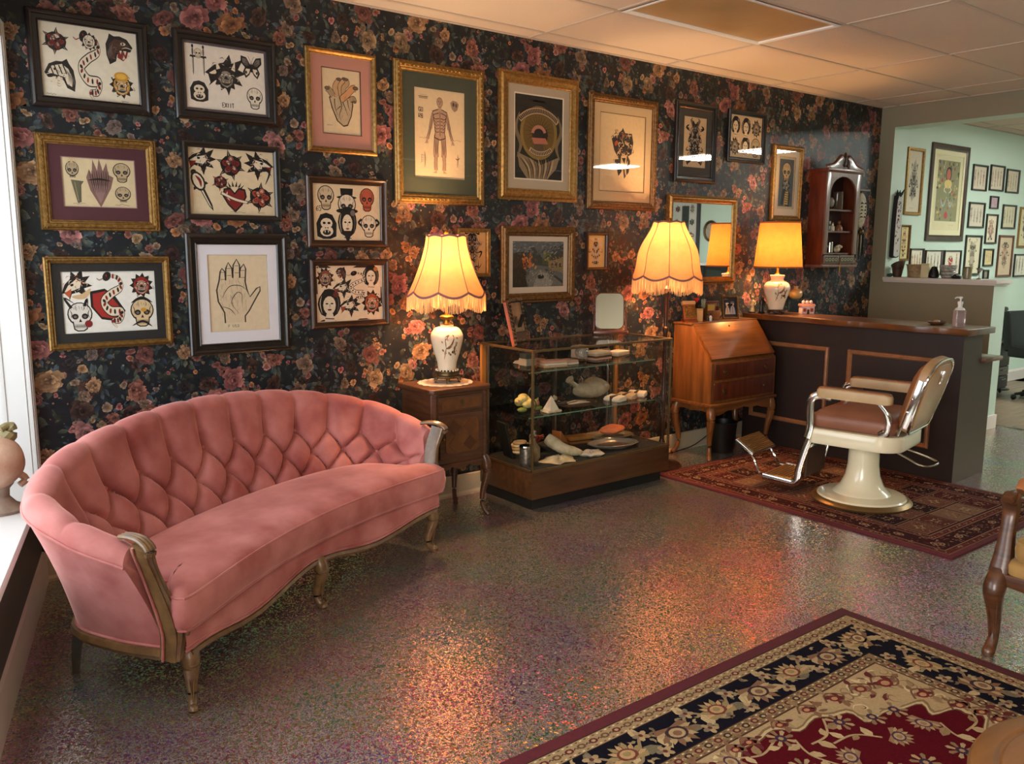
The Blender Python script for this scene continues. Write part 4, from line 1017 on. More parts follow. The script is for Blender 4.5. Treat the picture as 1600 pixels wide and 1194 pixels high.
def art_snake(c, w, h):
    c.mag = 1.20
    c.at(.16*w, .76*h, .15*w, .5); eagle(c, '#b5502c'); c.stroke([(-.6, -.4), (0, -.7), (.6, -.5)], .35, TN, 2, 5)
    c.at(.5*w, .55*h, .35*h, kx=.9); c.poly([(-.8, .3), (-.2, .4), (.2, .1), (.6, -.5), (.2, -.9), (-.4, -.8), (-.8, -.3)], K); c.poly([(-.7, .2), (-.2, .3), (.1, 0), (.5, -.5), (.1, -.8), (-.4, -.7), (-.7, -.3)], '#9c2620'); c.at(.53*w, .52*h, .36*h, kx=.6, L=8); snake(c, RD, .34)
    c.at(.85*w, .76*h, .13*w); demon(c, '#8e201c', False); c.at(.17*w, .27*h, .14*w); skull(c, '#d8d0c4'); c.stroke([(-.5, .6), (-.9, 1.3), (-.3, .9)], .2, K, 1, 4); c.stroke([(.3, .7), (.5, 1.2), (.5, .6)], .2, K, 1, 4); c.ell(.5, -.5, .25, .25, RD)
    c.at(.84*w, .30*h, .14*w); skull(c, '#d3b68a'); c.stroke([(-.7, .7), (0, 1.05), (.7, .7)], .2, K, 2, 4); c.ell(.1, .2, .2, .14, OC); c.stroke([(-.7, -.9), (0, -.6), (.6, -1)], .16, K, 2, 4)
def art_hand(c, w, h):
    c.at(.46*w, .52*h, .42*h, kx=1.12); I = '#3a342f'
    out = [(-.35, -.98), (-.36, -.65), (-.52, -.3), (-.55, .05), (-.47, .35), (-.43, .62), (-.38, .72), (-.30, .62), (-.29, .35), (-.27, .72), (-.2, .9), (-.1, .72), (-.09, .42), (-.06, .82), (.04, 1), (.12, .82), (.11, .42), (.14, .72), (.24, .85), (.29, .7), (.26, .3), (.3, .05), (.38, -.18), (.58, .08), (.68, .13), (.68, .0), (.5, -.32), (.34, -.62), (.22, -.78), (.22, -.98)]
    c.poly([(p[0]*.97, p[1]*.99) for p in out], '#d2bd9c'); c.stroke(out, .04, I)
    c.stroke([(-.42, -.2), (-.2, .15), (.1, .18), (.28, .05)], .025, I, 2, 6); c.stroke([(.05, -.7), (-.15, -.35), (.0, -.05), (.15, -.1), (.15, -.5)], .022, I, 2, 6); c.stroke([(-.45, -.45), (-.2, -.55), (-.05, -.75)], .022, I, 2, 5)
    R = random.Random(2)
    for i in range(110):
        x, y = R.uniform(-.46, .28), R.uniform(-.8, .35); c.stroke([(x, y), (x+R.uniform(-.03, .03), y+R.uniform(.08, .2))], .02, '#5a4a3c', 2); c.L -= .9
    for f in ((-.37, .5), (-.19, .62), (.03, .7), (.2, .55)):
        for k in (-.12, .1): c.stroke([(f[0]-.06, f[1]+k), (f[0]+.06, f[1]+k)], .014, I)
    text(c, 'P INLD', .3*w, .05*h, .035*h, '#4a4038', .3)
def art_heart(c, w, h):
    c.at(.5*w, .47*h, .36*h, kx=.98); I = '#4a3a2e'
    c.poly([(-.62, .25), (-.5, -.2), (-.25, -.75), (.08, -.98), (.3, -.92), (.5, -.5), (.6, .0), (.55, .25), (.3, .4), (-.1, .38), (-.4, .42)], I); c.poly([(-.56, .22), (-.44, -.2), (-.2, -.72), (.08, -.92), (.27, -.86), (.45, -.48), (.54, .0), (.5, .22), (.28, .34), (-.1, .33), (-.38, .36)], '#b39c7c')
    for p, ww, cl in (([(-.2, .3), (-.3, .7), (-.15, .95), (-.1, 1.05)], .22, '#b8926a'), ([(0, .35), (-.05, .75), (.12, 1.0), (.15, 1.1)], .2, '#b8926a'), ([(.12, .35), (.12, .7), (.3, .9), (.25, 1.08)], .2, '#a98a64'), ([(.0, .2), (.3, .45), (.55, .7), (.72, .75)], .26, '#c08a5c'), ([(-.4, .3), (-.55, .5), (-.7, .62)], .24, '#a08464'), ([(.4, .2), (.6, .3), (.66, .15)], .18, '#a08464')):
        c.stroke(p, ww+.05, I, 0, 6); c.stroke(p, ww, cl, 0, 6)
        c.ell(p[-1][0], p[-1][1], ww*.55, ww*.36, I); c.ell(p[-1][0], p[-1][1], ww*.38, ww*.22, '#6a5642')
    R = random.Random(8)
    for p in ([(-.1, .3), (0, -.1), (-.12, -.5), (.0, -.8)], [(.05, .1), (.2, -.2), (.3, -.5)], [(-.05, -.1), (-.3, -.3)], [(.3, .2), (.35, -.1), (.45, -.3)], [(-.35, .2), (-.32, -.2), (-.2, -.5)]): c.stroke(p, .05, '#5a3c2c', 1, 6)
    for i in range(70):
        x, y = R.uniform(-.5, .5), R.uniform(-.8, .3)
        if abs(x) > .55-.35*max(0, -y): continue
        c.stroke([(x, y), (x+.08, y+R.uniform(.1, .2))], .022, '#5c4632', 2); c.L -= .9
    note(c, .1*w, .13*h, .15*w, 9)
def art_body(c, w, h):
    I = '#4a3630'; S = '#a98770'
    c.at(.5*w, .5*h, .43*h)
    def limb(p, ww): c.stroke(p, [x for x in (ww,)][0]+.02, I, 0, 5); c.stroke(p, ww, S, 0, 5)
    for q in (-1, 1):
        limb([(q*.1, -.02), (q*.13, -.4), (q*.12, -.6)], .14); limb([(q*.12, -.55), (q*.14, -.75), (q*.13, -.95)], .09); c.poly([(q*.1, -.94), (q*.2, -1.0), (q*.24, -1.02), (q*.1, -1.03)], S)
        limb([(q*.2, .55), (q*.27, .3), (q*.3, .15)], .085); limb([(q*.3, .17), (q*.35, .0), (q*.4, -.14)], .06)
        for i in range(4): c.stroke([(q*.4, -.12), (q*(.38+.03*i), -.26)], .022, S)
    c.poly([(-.24, .6), (-.08, .66), (.08, .66), (.24, .6), (.19, .3), (.16, .05), (.18, -.1), (0, -.16), (-.18, -.1), (-.16, .05), (-.19, .3)], I); c.poly([(-.22, .58), (-.07, .64), (.07, .64), (.22, .58), (.17, .3), (.14, .05), (.16, -.08), (0, -.13), (-.16, -.08), (-.14, .05), (-.17, .3)], S)
    c.stroke([(0, .62), (0, .74)], .1, S); c.ell(0, .84, .1, .13, I, n=14); c.ell(0, .84, .09, .12, S, n=14)
    for q in (-1, 1):
        c.stroke([(q*.03, .56), (q*.2, .5), (q*.16, .4), (q*.02, .42)], .02, I, 0, 4)
        for k in range(4): c.stroke([(q*.02, .34-.09*k), (q*.1, .33-.09*k)], .016, I); c.stroke([(q*.17, .36-.08*k), (q*.1, .28-.08*k)], .014, I)
        for k in range(3): c.stroke([(q*(.06+.05*k), -.05), (q*(.08+.04*k), -.35), (q*(.1+.02*k), -.55)], .016, I, 2, 4); c.stroke([(q*(.09+.04*k), -.6), (q*(.12+.02*k), -.9)], .013, I, 2)
        c.stroke([(q*.23, .5), (q*.29, .2), (q*.37, -.08)], .018, I, 2, 4); c.ell(q*.035, .86, .018, .01, I)
    c.stroke([(0, .6), (0, -.05)], .014, I); c.stroke([(0, .84), (0, .78)], .012, I)
    c.at(.18*w, .9*h, .06*w, kx=2); c.rect(-.7, .7, -.4, .2, '#a08c70'); c.stroke([(-.8, .2), (.8, .25)], .12, I); c.stroke([(-.6, .6), (.6, .65)], .08, '#8a765c')
    c.at(.8*w, .84*h, .11*w, kx=1); c.poly([(-.8, .4), (-.3, .8), (.4, .7), (.8, .3), (.5, -.6), (0, -.9), (-.5, -.5)], '#8f7a64'); c.ell(-.2, .2, .2, .3, I); c.ell(.3, .1, .2, .3, '#5c4a3c')
    text(c, 'GO', .09*w, .74*h, .045*h, I, .45); text(c, 'RB', .09*w, .67*h, .045*h, I, .45)
    c.at(.18*w, .2*h, .09*w); c.stroke([(.2, 1.6), (.3, .3), (.2, -1.4)], .28, '#8a765e', 2, 5)
    for i in range(5): c.stroke([(.2, 1.0-.28*i), (-.5, .9-.3*i), (-.4, .6-.3*i)], .07, I, 2, 4); c.stroke([(.2, 1.0-.28*i), (.8, .95-.25*i)], .06, I, 2)
    c.at(.86*w, .2*h, .07*w); c.stroke([(0, 1.8), (.05, .5), (-.1, -1.3)], .35, '#8a765e', 2, 5); c.stroke([(-.7, .9), (0, .6), (.6, 1.1)], .25, I, 2, 5)
    note(c, .1*w, .45*h, .2*w, 3); note(c, .75*w, .45*h, .18*w, 4)
def banner(c, cx, cy, r, a0, a1, wd, col, ink, n=20):
    c.stroke([(cx+r*cos(a0+(a1-a0)*i/n), cy+r*sin(a0+(a1-a0)*i/n)) for i in range(n+1)], wd*1.15, K)
    c.stroke([(cx+r*cos(a0+(a1-a0)*i/n), cy+r*sin(a0+(a1-a0)*i/n)) for i in range(n+1)], wd, col)
    for i in range(1, n):
        a = a0+(a1-a0)*i/n; c.stroke([(cx+(r-wd*.32)*cos(a), cy+(r-wd*.32)*sin(a)), (cx+(r+wd*.32)*cos(a+.03), cy+(r+wd*.32)*sin(a+.03))], wd*.25, ink); c.L -= .9
def art_poster(c, w, h):
    c.at(.5*w, .52*h, .5*w); c.rect(-1, 1, -.5*h/(.5*w)-.04, .48*h/(.5*w), '#2a2620')
    R = random.Random(3)
    for i in range(60):
        x, y = R.uniform(-.95, .95), R.uniform(-1.5, 1.5); a = R.uniform(0, 6.3); c.stroke([(x, y), (x+.18*cos(a), y+.18*sin(a))], .035, R.choice(['#4a4538', '#5c543f', '#3a3d30']), 2); c.L -= .9
    c.ell(0, .1, .78, .85, '#8a7038', n=26); c.ell(0, .1, .66, .74, '#6e5526', n=26)
    for i in range(24):
        a = 2*pi*i/24; c.poly([(.2*cos(a-.05), .15+.2*sin(a-.05)), (.66*cos(a), .15+.66*sin(a)), (.2*cos(a+.05), .15+.2*sin(a+.05))], '#2c2112'); c.L -= .95
    c.L += 2; c.ell(.05, .05, .34, .3, '#2c2420'); c.ring(0, .08, .26, .22, .11, '#b87a62', 14, .2, 3.1); c.poly([(-.3, -.06), (.28, -.04), (.4, -.22), (-.2, -.25)], '#b06a52'); c.rect(-.2, .2, -.5, -.25, '#5a4632')
    banner(c, 0, -.35, 1.15, 2.35, .8, .2, '#b89a78', '#3a2c20', 26); banner(c, .05, .2, .75, 4.1, 5.4, .16, '#b89a78', '#3a2c20', 14)
    c.poly([(-.9, -.55), (-.4, -.7), (.1, -.9), (.9, -.6), (.75, -1.0), (.3, -1.4), (-.4, -1.45), (-.8, -1.0)], '#8a7458')
    for i in range(14): c.stroke([(-.8+.11*i, -.7), (-.5+.08*i, -1.0), (-.4+.06*i, -1.35)], .05, ['#3c3024', '#b89c74', '#5c4a34'][i % 3], 2, 4); c.L -= .6
    for q in (-1, 1): c.stroke([(q*.8, .7), (q*.95, .2), (q*.75, -.3), (q*.9, -.7)], .14, '#7d6a4e', 2, 6)
    c.at(.5*w, .94*h, 1); c.rect(-.12*w, .12*w, -.012*h, .012*h, '#5c554c')
def art_fox(c, w, h):
    c.at(.5*w, .5*h, .3*h, kx=.72)
    c.poly([(-.7, .1), (-.95, .6), (-.5, .8), (-.1, 1.0), (.0, 1.12), (.2, .9), (.8, .9), (.95, .5), (.8, 0), (.5, -.1), (.7, -.3), (.6, -.8), (.2, -1.1), (.1, -.7), (-.3, -1.0), (-.5, -.6), (-.8, -.3), (-.3, -.25)], '#3a3230')
    R = random.Random(5)
    for i in range(60):
        x, y = R.uniform(-.8, .8), R.uniform(-.1, .85); a = R.uniform(0, 6.3); c.stroke([(x, y), (x+.2*cos(a), y+.16*sin(a)), (x+.25*cos(a+.8), y+.2*sin(a+.8))], .06, R.choice([TN, '#c9ac84', K, '#8c6a4c']), 2, 3); c.L -= .85
    c.L += 1; c.ell(-.55, .42, .16, .1, '#a04a34', .6); c.stroke([(-.1, .7), (.2, .85)], .14, '#a04a34', 2)
    c.poly([(-.1, -.1), (.4, -.05), (.35, -.5), (.0, -.8), (-.15, -.5)], TN); c.poly([(-.05, -.2), (.3, -.18), (.2, -.45)], K)
    c.stroke([(-.6, -.1), (-.7, -.4), (-.45, -.5)], .1, TN, 2, 4); c.stroke([(.5, -.3), (.3, -.7), (.4, -1)], .14, TN, 2, 4)
def art_heads(c, w, h):
    c.mag = 1.20
    c.at(.2*w, .75*h, .15*h*1.2, kx=.95); skull(c, '#cbb391'); c.at(.8*w, .74*h, .16*h*1.1, kx=.9); skull(c, '#b5573c')
    c.at(.5*w, .62*h, .22*h); tophat(c); c.at(.5*w, .48*h, .2*h, L=40, kx=1.3); c.ell(0, .2, .7, .2, K); c.at(.5*w, .3*h, .25*h, L=44, kx=.8); lady(c, GY); c.poly([(-.4, -.4), (0, -1.2), (.4, -.4)], K)
    c.at(.2*w, .26*h, .19*h); gorilla(c); c.at(.82*w, .27*h, .17*h); skull(c, PA); c.stroke([(-.7, .6), (-1, .3), (-.7, 0)], .2, K, 0, 4); c.stroke([(.7, .6), (1, .3), (.7, 0)], .2, K, 0, 4)
    text(c, '65', .06*w, .52*h, .07*h, K, .3)
def art_many(c, w, h):
    c.mag = 1.40
    for x, y, s, f, a in ((.15, .78, .12, demon, '#8e4a34'), (.38, .85, .07, panther, '#5a2a20'), (.82, .78, .13, lady, '#b5713c'), (.4, .58, .12, eagle, '#7a3a2c'), (.62, .62, .15, snake, '#8e3a2c'), (.2, .3, .17, lady, '#6a2c22'), (.5, .26, .13, eagle, '#a0442c'), (.83, .32, .15, demon, '#a8482c')):
        c.at(x*w, y*h, s*w*.9); f(c, a)
    for (x0, x1, y0, y1) in ((.02, .25, .95, .99), (.55, .85, .95, .99), (.01, .04, .5, .8), (.05, .3, .02, .05), (.6, .8, .015, .04), (.96, .99, .3, .6)):
        c.at(0, 0, 1, L=1); c.poly([(x0*w, y0*h), (x1*w, y0*h), ((x0*.3+x1*.7)*w, y1*h), ((x0*.8+x1*.2)*w, y1*h)], '#3c2620')
def art_totem(c, w, h, seed=1, ac=GY):
    c.at(.5*w, .5*h, .42*h, kx=.8); brush(c, ac, seed, 46)
def art_six(c, w, h):
    c.mag = 1.20
    for x, y, f in ((.18, .73, lady), (.5, .72, lady), (.82, .73, demon), (.18, .27, demon), (.5, .28, lady), (.82, .28, skull)): c.at(x*w, y*h, .19*h); f(c, '#7a6a5a') if f is not skull else f(c, '#b8a282')
def art_tallfig(c, w, h):
    c.rect(0, 0, 0, 0, K) if False else None
    c.at(.5*w, .5*h, 1, L=1); c.rect(-.42*w, .42*w, -.45*h, .45*h, '#4a5058')
    c.at(.5*w, .7*h, .2*h, kx=.95); skull(c, '#bda478'); c.at(.5*w, .45*h, .16*h, kx=1.1); rose(c, '#8d8a84', '#2c3038')
    c.at(.5*w, .22*h, .22*h, kx=.8); c.poly([(-.9, -.6), (-.6, .7), (.2, .9), (.9, .3), (.7, -.8)], K); c.poly([(-.3, -.7), (-.1, .7), (.5, .6), (.5, -.6)], '#c29a54')
    for i in range(7): c.stroke([(-.2, .6-.2*i), (.5, .55-.2*i)], .06, '#3c3024')
def art_paint(c, w, h):
    c.at(0, 0, 1, L=1); c.rect(0, w, 0, h, '#5a5c5c'); c.poly([(0, .55*h), (0, .75*h), (.2*w, .7*h), (.4*w, .9*h), (.6*w, .6*h), (.8*w, .82*h), (w, .95*h), (w, .4*h)], '#3a3c38')
    R = random.Random(4)
    for i in range(30): c.ell(R.uniform(0, w), R.uniform(.75, 1)*h, R.uniform(.05, .12)*w, .03*h, mixc('#77797a', '#4a4c50', R.random()), n=8) if False else None
    c.poly([(0, 0), (0, .6*h), (.2*w, .55*h), (.3*w, .2*h), (.45*w, 0)], '#2a1d14'); c.poly([(.0*w, .4*h), (.05*w, .75*h), (.25*w, .78*h), (.3*w, .45*h)], '#3a2618')
    for i in range(40): c.ell(w*R.uniform(.2, .46), h*R.uniform(.42, .72), .03*w, .025*h, R.choice(['#b5622a', '#a04c20', '#c8803c', '#7a3c18']), R.uniform(0, 3), 7); c.L -= .9
    for i in range(30): c.ell(w*R.uniform(.6, .74), h*R.uniform(.5, .78), .025*w, .03*h, R.choice(['#8a7a3c', '#6d6a34', '#4a4c2c']), R.uniform(0, 3), 7); c.L -= .9
    c.L += 2; c.poly([(.7*w, .38*h), (.7*w, .55*h), (.85*w, .62*h), (w, .68*h), (w, .3*h)], '#7d6a4c'); c.poly([(.68*w, .55*h), (.85*w, .66*h), (w, .74*h), (w, .66*h), (.85*w, .6*h)], '#4a3a2c')
    for x in (.76, .84, .92): c.rect(x*w, (x+.035)*w, .42*h, .52*h, '#3a3026')
    c.poly([(.3*w, 0), (.25*w, .25*h), (.5*w, .38*h), (.66*w, .38*h), (w, .05*h), (w, 0)], '#6a655f'); c.poly([(.4*w, 0), (.5*w, .3*h), (.6*w, .34*h), (.8*w, .1*h), (.75*w, 0)], '#8a857c')
    c.ell(.55*w, .22*h, .07*w, .05*h, '#1c1a18'); c.poly([(.62*w, .38*h), (.66*w, .4*h), (w, .12*h), (w, .05*h)], '#3c3a34')
    def dab(n, x0, x1, y0, y1, cols, s, a0):
        for i in range(n): c.ell(w*R.uniform(x0, x1), h*R.uniform(y0, y1), s*w*R.uniform(.5, 1.4), s*w*.35, R.choice(cols), a0+R.uniform(-.5, .5), 6); c.L -= .97
    dab(70, 0, 1, .72, 1, ['#6a6d70', '#55585c', '#7a7c7e', '#484a4e'], .035, .3); dab(60, .1, .6, .5, .8, ['#2c2a24', '#3f3c30', '#4a4434'], .02, 1.2); dab(90, 0, .32, .02, .6, ['#1c130d', '#3c2818', '#4a3020', '#2c2a1c'], .02, 1.5)
    dab(110, .32, .85, .0, .36, ['#9a948a', '#6d6860', '#b0a89c', '#4c4842', '#7d776e'], .016, .9); dab(70, .7, 1, .3, .66, ['#9a8460', '#6d5a40', '#b09a74', '#4c3e2c'], .014, 0); dab(60, .6, 1, .62, .9, ['#34342c', '#45443a', '#2a2a26'], .02, 1)
    c.L += 3; c.ell(.55*w, .21*h, .05*w, .03*h, '#15120f')
def art_card(c, w, h):
    c.mag = 1.40
    c.at(.5*w, .45*h, .3*h, kx=.8); brush(c, '#9a7a54', 12, 16); c.at(.5*w, .5*h, 1, L=1); c.poly([(-.4*w, .42*h), (.4*w, .1*h), (.4*w, .42*h)], '#d8b888')
def art_small(c, w, h):
    c.mag = 1.30; c.at(.5*w, .5*h, .4*h, kx=.75); brush(c, '#6d4a34', 21, 30)

# ------------------------------------------------------------------ framed pictures
def frame_mesh(W, Hh, fw, dep, style):
    if style == 'ornate': pr = [(0, 0), (0, dep*.55), (fw*.1, dep*.75), (fw*.2, dep*.7), (fw*.35, dep), (fw*.6, dep*.95), (fw*.7, dep*.7), (fw*.82, dep*.75), (fw*.92, dep*.5), (fw, dep*.45), (fw, .004)]
    elif style == 'black': pr = [(0, 0), (0, dep*.7), (fw*.12, dep*.9), (fw*.3, dep), (fw*.45, dep*.85), (fw*.5, dep*.6), (fw*.85, dep*.5), (fw*.92, dep*.62), (fw, dep*.5), (fw, .004)]
    elif style == 'thin': pr = [(0, 0), (0, dep*.9), (fw*.3, dep), (fw*.75, dep*.9), (fw, dep*.6), (fw, .004)]
    else: pr = [(0, 0), (0, dep*.5), (fw*.2, dep*.62), (fw*.35, dep*.95), (fw*.5, dep), (fw*.62, dep*.8), (fw*.8, dep*.55), (fw*.9, dep*.6), (fw, dep*.4), (fw, .004)]
    mb = MB(); rings = [[(d, -y, d), (W-d, -y, d), (W-d, -y, Hh-d), (d, -y, Hh-d)] for d, y in pr]
    for a, b in zip(rings, rings[1:]): mb.add(a+b, [(i, (i+1) % 4, 4+(i+1) % 4, 4+i) for i in range(4)])
    return mb
def orn_mesh(W, Hh, fw, dep):
    mb = MB(); s = fw*.2; L = []
    nx = int(W/(fw*.5)); nz = int(Hh/(fw*.5))
    for i in range(nx): L += [((i+.5)*W/nx, fw*.47, 0), ((i+.5)*W/nx, Hh-fw*.47, 0)]
    for i in range(nz): L += [(fw*.47, (i+.5)*Hh/nz, 1), (W-fw*.47, (i+.5)*Hh/nz, 1)]
    for k, (x, z, v) in enumerate(L):
        a, b = (s*.6, s) if v else (s, s*.6)
        if x < fw*.5 or x > W-fw*.5 or z < fw*.45 or z > Hh-fw*.45:
            if not v and (x < fw*.5 or x > W-fw*.5): continue
        y = -dep*.93
        mb.add([(x-a, y, z), (x, y, z-b), (x+a, y, z), (x, y, z+b), (x, y-dep*.2, z)], [(0, 1, 4), (1, 2, 4), (2, 3, 4), (3, 0, 4)])
    return mb
def picture(r, name, label, fmat, style, fw, mats, paper, art, dep=.028, cat='picture', group=None, y=0, pane=True, orn=False, parent_y=0):
    """mats: list of (border, colour) boards from outside in"""
    x0, x1, z0, z1 = r; W, Hh = x1-x0, z1-z0
    t = thing(name, label, cat, (x0, y-.001, z0), 0, group)
    f = frame_mesh(W, Hh, fw, dep, style).build('frame', fmat, t, angle=25)
    if orn:
        o = orn_mesh(W, Hh, fw, dep).build('ornament', fmat, f, smooth=False); o['kind'] = 'stuff'
    ins = fw*.9; yy = .004
    a = (ins, W-ins, ins, Hh-ins)
    for i, (b, col) in enumerate(mats):
        nb = (a[0]+b, a[1]-b, a[2]+b*(1.15 if i == 0 else 1), a[3]-b)
        mb = MB(); o4 = [(a[0], -yy-.004, a[2]), (a[1], -yy-.004, a[2]), (a[1], -yy-.004, a[3]), (a[0], -yy-.004, a[3])]; i4 = [(nb[0], -yy-.004, nb[2]), (nb[1], -yy-.004, nb[2]), (nb[1], -yy-.004, nb[3]), (nb[0], -yy-.004, nb[3])]; k4 = [(p[0], -yy-.0008, p[2]) for p in i4]
        q4 = [(i+k) for i in (0,) for k in range(4)]
        mb.add(o4+i4+k4, [(k, (k+1) % 4, 4+(k+1) % 4, 4+k) for k in range(4)]+[(4+k, 4+(k+1) % 4, 8+(k+1) % 4, 8+k) for k in range(4)])
        mb.build('mat_board', P('mat_'+str(col), col, .85), t, smooth=False); a = nb; yy -= .0015
    pw, ph = a[1]-a[0], a[3]-a[2]
    c = Cv(); c.at(0, 0, 1, L=0); c.rect(0, pw, 0, ph, paper)
    if art: art(c, pw, ph)
    c.build('print', M['print'], t, lambda px, py, L: (a[0]+px, -.002-L*Cv.EPS, a[2]+py))
    if pane: bx('pane', (ins, W-ins, -dep*.42-.001, -dep*.42, ins, Hh-ins), M['pane'], t)
    return t
BK, GD, GB, DW_, RW = M['blackwood'], M['gold'], M['gold_dark'], M['darkwood'], M['mahog']
PAP = '#dcc9ac'
PICS = [
 ((.654,1.145,2.125,2.530), 'black framed flash sheet with panther, snake and yellow demon, top left', BK, 'black', .048, [], '#ddd0b8', art_flash1, 0),
 ((1.256,1.753,2.130,2.535), 'black framed flash sheet with butterfly and black eagle in its centre', BK, 'black', .045, [(.014, '#54484a')], '#e0d3c2', art_flash2, 0),
 ((1.914,2.321,2.025,2.550), 'anatomical heart drawing in pink mat and slim gold frame', GD, 'plain', .03, [(.062, '#b07a6a'), (.004, '#5a2c28')], '#cfb894', art_heart, 0),
 ((2.430,3.042,1.781,2.558), 'anatomical standing figure print in green mat and wide gold frame', GD, 'ornate', .055, [(.085, '#3c4032')], '#cdb592', art_body, 1),
 ((3.154,3.796,1.827,2.596), 'dark poster with arched banner and sunburst in gold frame', GD, 'plain', .072, [(.055, '#b3a188'), (.008, '#e0d4c0')], '#241f1a', art_poster, 0),
 ((3.885,4.543,1.794,2.542), 'ink drawing of a plumed head in cream mat and beaded gold frame', GB, 'ornate', .055, [(.062, '#c0a680'), (.004, '#6a4c2c')], '#cfb58c', art_fox, 1),
 ((4.727,5.180,2.015,2.581), 'tall black framed totem drawing in a charcoal mat', BK, 'black', .045, [(.06, '#3c3a38')], '#c9b08a', lambda c, w, h: art_totem(c, w, h, 4), 0),
 ((5.315,5.776,2.195,2.579), 'small black framed sheet of six inked heads', BK, 'black', .035, [], '#cdb797', art_six, 0),
 ((5.897,6.303,1.764,2.366), 'narrow gold framed print of skull and rose on blue grey', GD, 'plain', .042, [(.05, '#cbbfa8')], '#b9a88c', art_tallfig, 0),
 ((.653,1.153,1.599,2.017), 'bone and skull drawings in burgundy mat and ornate gold frame', GD, 'ornate', .045, [(.055, '#4a1e26'), (.003, '#8a6a6c')], '#cbb68f', art_bones, 1),
 ((1.272,1.753,1.659,2.030), 'black framed flash sheet of red roses, heart and bird head', BK, 'thin', .028, [], '#d8c3a0', art_flash3, 0),
 ((.647,1.182,1.062,1.482), 'large snake and red flower flash sheet in black mat and gold frame', GD, 'plain', .03, [(.04, '#1c1a1a')], '#e2ddd2', art_snake, 1),
 ((1.262,1.777,.994,1.595), 'inked open hand drawing in white mat and deep black frame', BK, 'black', .055, [(.055, '#dcd8dc')], '#d8c5a4', art_hand, 0),
 ((1.896,2.372,1.530,1.902), 'dark framed sheet of inked heads with top hat skull', DW_, 'black', .038, [], '#dcc5a0', art_heads, 0),
 ((1.902,2.375,1.094,1.465), 'dark framed crowded sheet of red brown faces and leaves', DW_, 'black', .034, [], '#e0c8a8', art_many, 0),
 ((2.842,3.082,1.355,1.646), 'small pale wood framed skull face drawing behind the fringed table lamp', GD, 'thin', .022, [], '#d3a970', art_small, 0),
 ((3.174,3.786,1.184,1.667), 'landscape painting of autumn village street in gold frame', GB, 'ornate', .062, [(.038, '#c9b9a6')], '#5a5c5c', art_paint, 1),
 ((3.885,4.083,1.386,1.636), 'small brown framed card with leaf drawing beside the landscape painting', DW_, 'thin', .018, [], '#d6ab6c', art_card, 0)]
for r, lab, fm, st, fw, mats, pap, art, orn in PICS:
    picture(r, 'framed_picture', lab, fm, st, fw, mats, pap, art, orn=bool(orn), group='pictures on the floral wall')
# wall mirror
mr = thing('wall_mirror', 'rectangular gold framed wall mirror above the slant desk', 'mirror', (4.676, -.001, 1.265))
frame_mesh(.787, .656, .055, .035, 'plain').build('frame', GD, mr, angle=25)
bx('mirror_glass', (.05, .737, -.012, -.008, .05, .606), M['mirror'], mr)

# far room pictures
FAR = [((7.993,8.312,1.866,2.498), 'tall narrow gold framed ink drawing in the far room', GD, .03, '#d2c6ac', 31, GY), ((8.452,9.232,1.622,2.578), 'largest picture on the mint wall, dark frame, figure with red crown', DW_, .06, '#d8cda4', 32, '#a8864c'),
 ((7.958,8.150,1.428,1.771), 'small brown framed yellow print behind the hanging painted board', GB, .02, '#d6c48c', 33, OC), ((8.181,8.448,1.271,1.546), 'black framed sheet behind the pale box on the ledge', BK, .015, '#d8d2bc', 34, '#b5855c'),
 ((8.486,8.829,1.274,1.531), 'white sheet of four figures behind the patterned pot', DW_, .012, '#dcd6c2', 35, GY), ((8.873,9.240,1.275,1.531), 'black framed sheet with a red heart above the ledge', BK, .015, '#dcd3ba', 0, RD),
 ((9.346,9.680,2.155,2.424), 'black framed sheet, first of three in the top row', BK, .018, '#d2c4ac', 36, '#8d6a5c'), ((9.751,10.088,2.171,2.444), 'black framed sheet, middle of three in the top row', BK, .018, '#d2c4ac', 37, '#8a5c50'), ((10.151,10.474,2.165,2.423), 'black framed sheet, last of three in the top row', BK, .018, '#cdbfa4', 38, '#8d7a5c'),
 ((9.803,10.001,1.979,2.116), 'tiny black framed purple print under the top row', BK, .015, '#b9a0a4', 39, '#8a4c6c'), ((9.328,9.691,1.767,2.035), 'black framed sheet of small figures, second row beside the large picture', BK, .018, '#d2c6b0', 40, '#7a6a6a'),
 ((9.758,10.028,1.603,1.923), 'black framed upright floral sheet below the tiny purple print', BK, .018, '#d8ccb0', 41, '#9a6a5c'), ((10.133,10.472,1.772,2.037), 'black framed sheet of greenish figures, second row right', BK, .018, '#d0c4a4', 42, '#7d8a54'),
 ((9.321,9.688,1.264,1.691), 'black framed upright drawing of a tapering figure beside the red heart sheet', BK, .022, '#d8cfae', 43, '#7a6a4c'), ((9.766,9.996,1.359,1.550), 'small black framed yellow sheet beside the red framed picture', BK, .018, '#d2c08c', 44, '#a08a4c'),
 ((9.793,9.919,1.218,1.321), 'smallest dark framed print just above the half wall ledge', BK, .014, '#8d8a7c', 45, GY), ((10.107,10.483,1.233,1.701), 'red brown framed upright drawing in the far room', RW, .025, '#cfb896', 46, '#9a5c3c'),
 ((10.581,10.980,1.563,2.023), 'gold framed picture cut by the right edge of view', GD, .025, '#d2c49c', 47, '#8d7a5c'), ((10.554,10.953,1.230,1.492), 'black framed sheet of black figures, lowest at the right edge', BK, .018, '#dcd6c4', 48, K)]
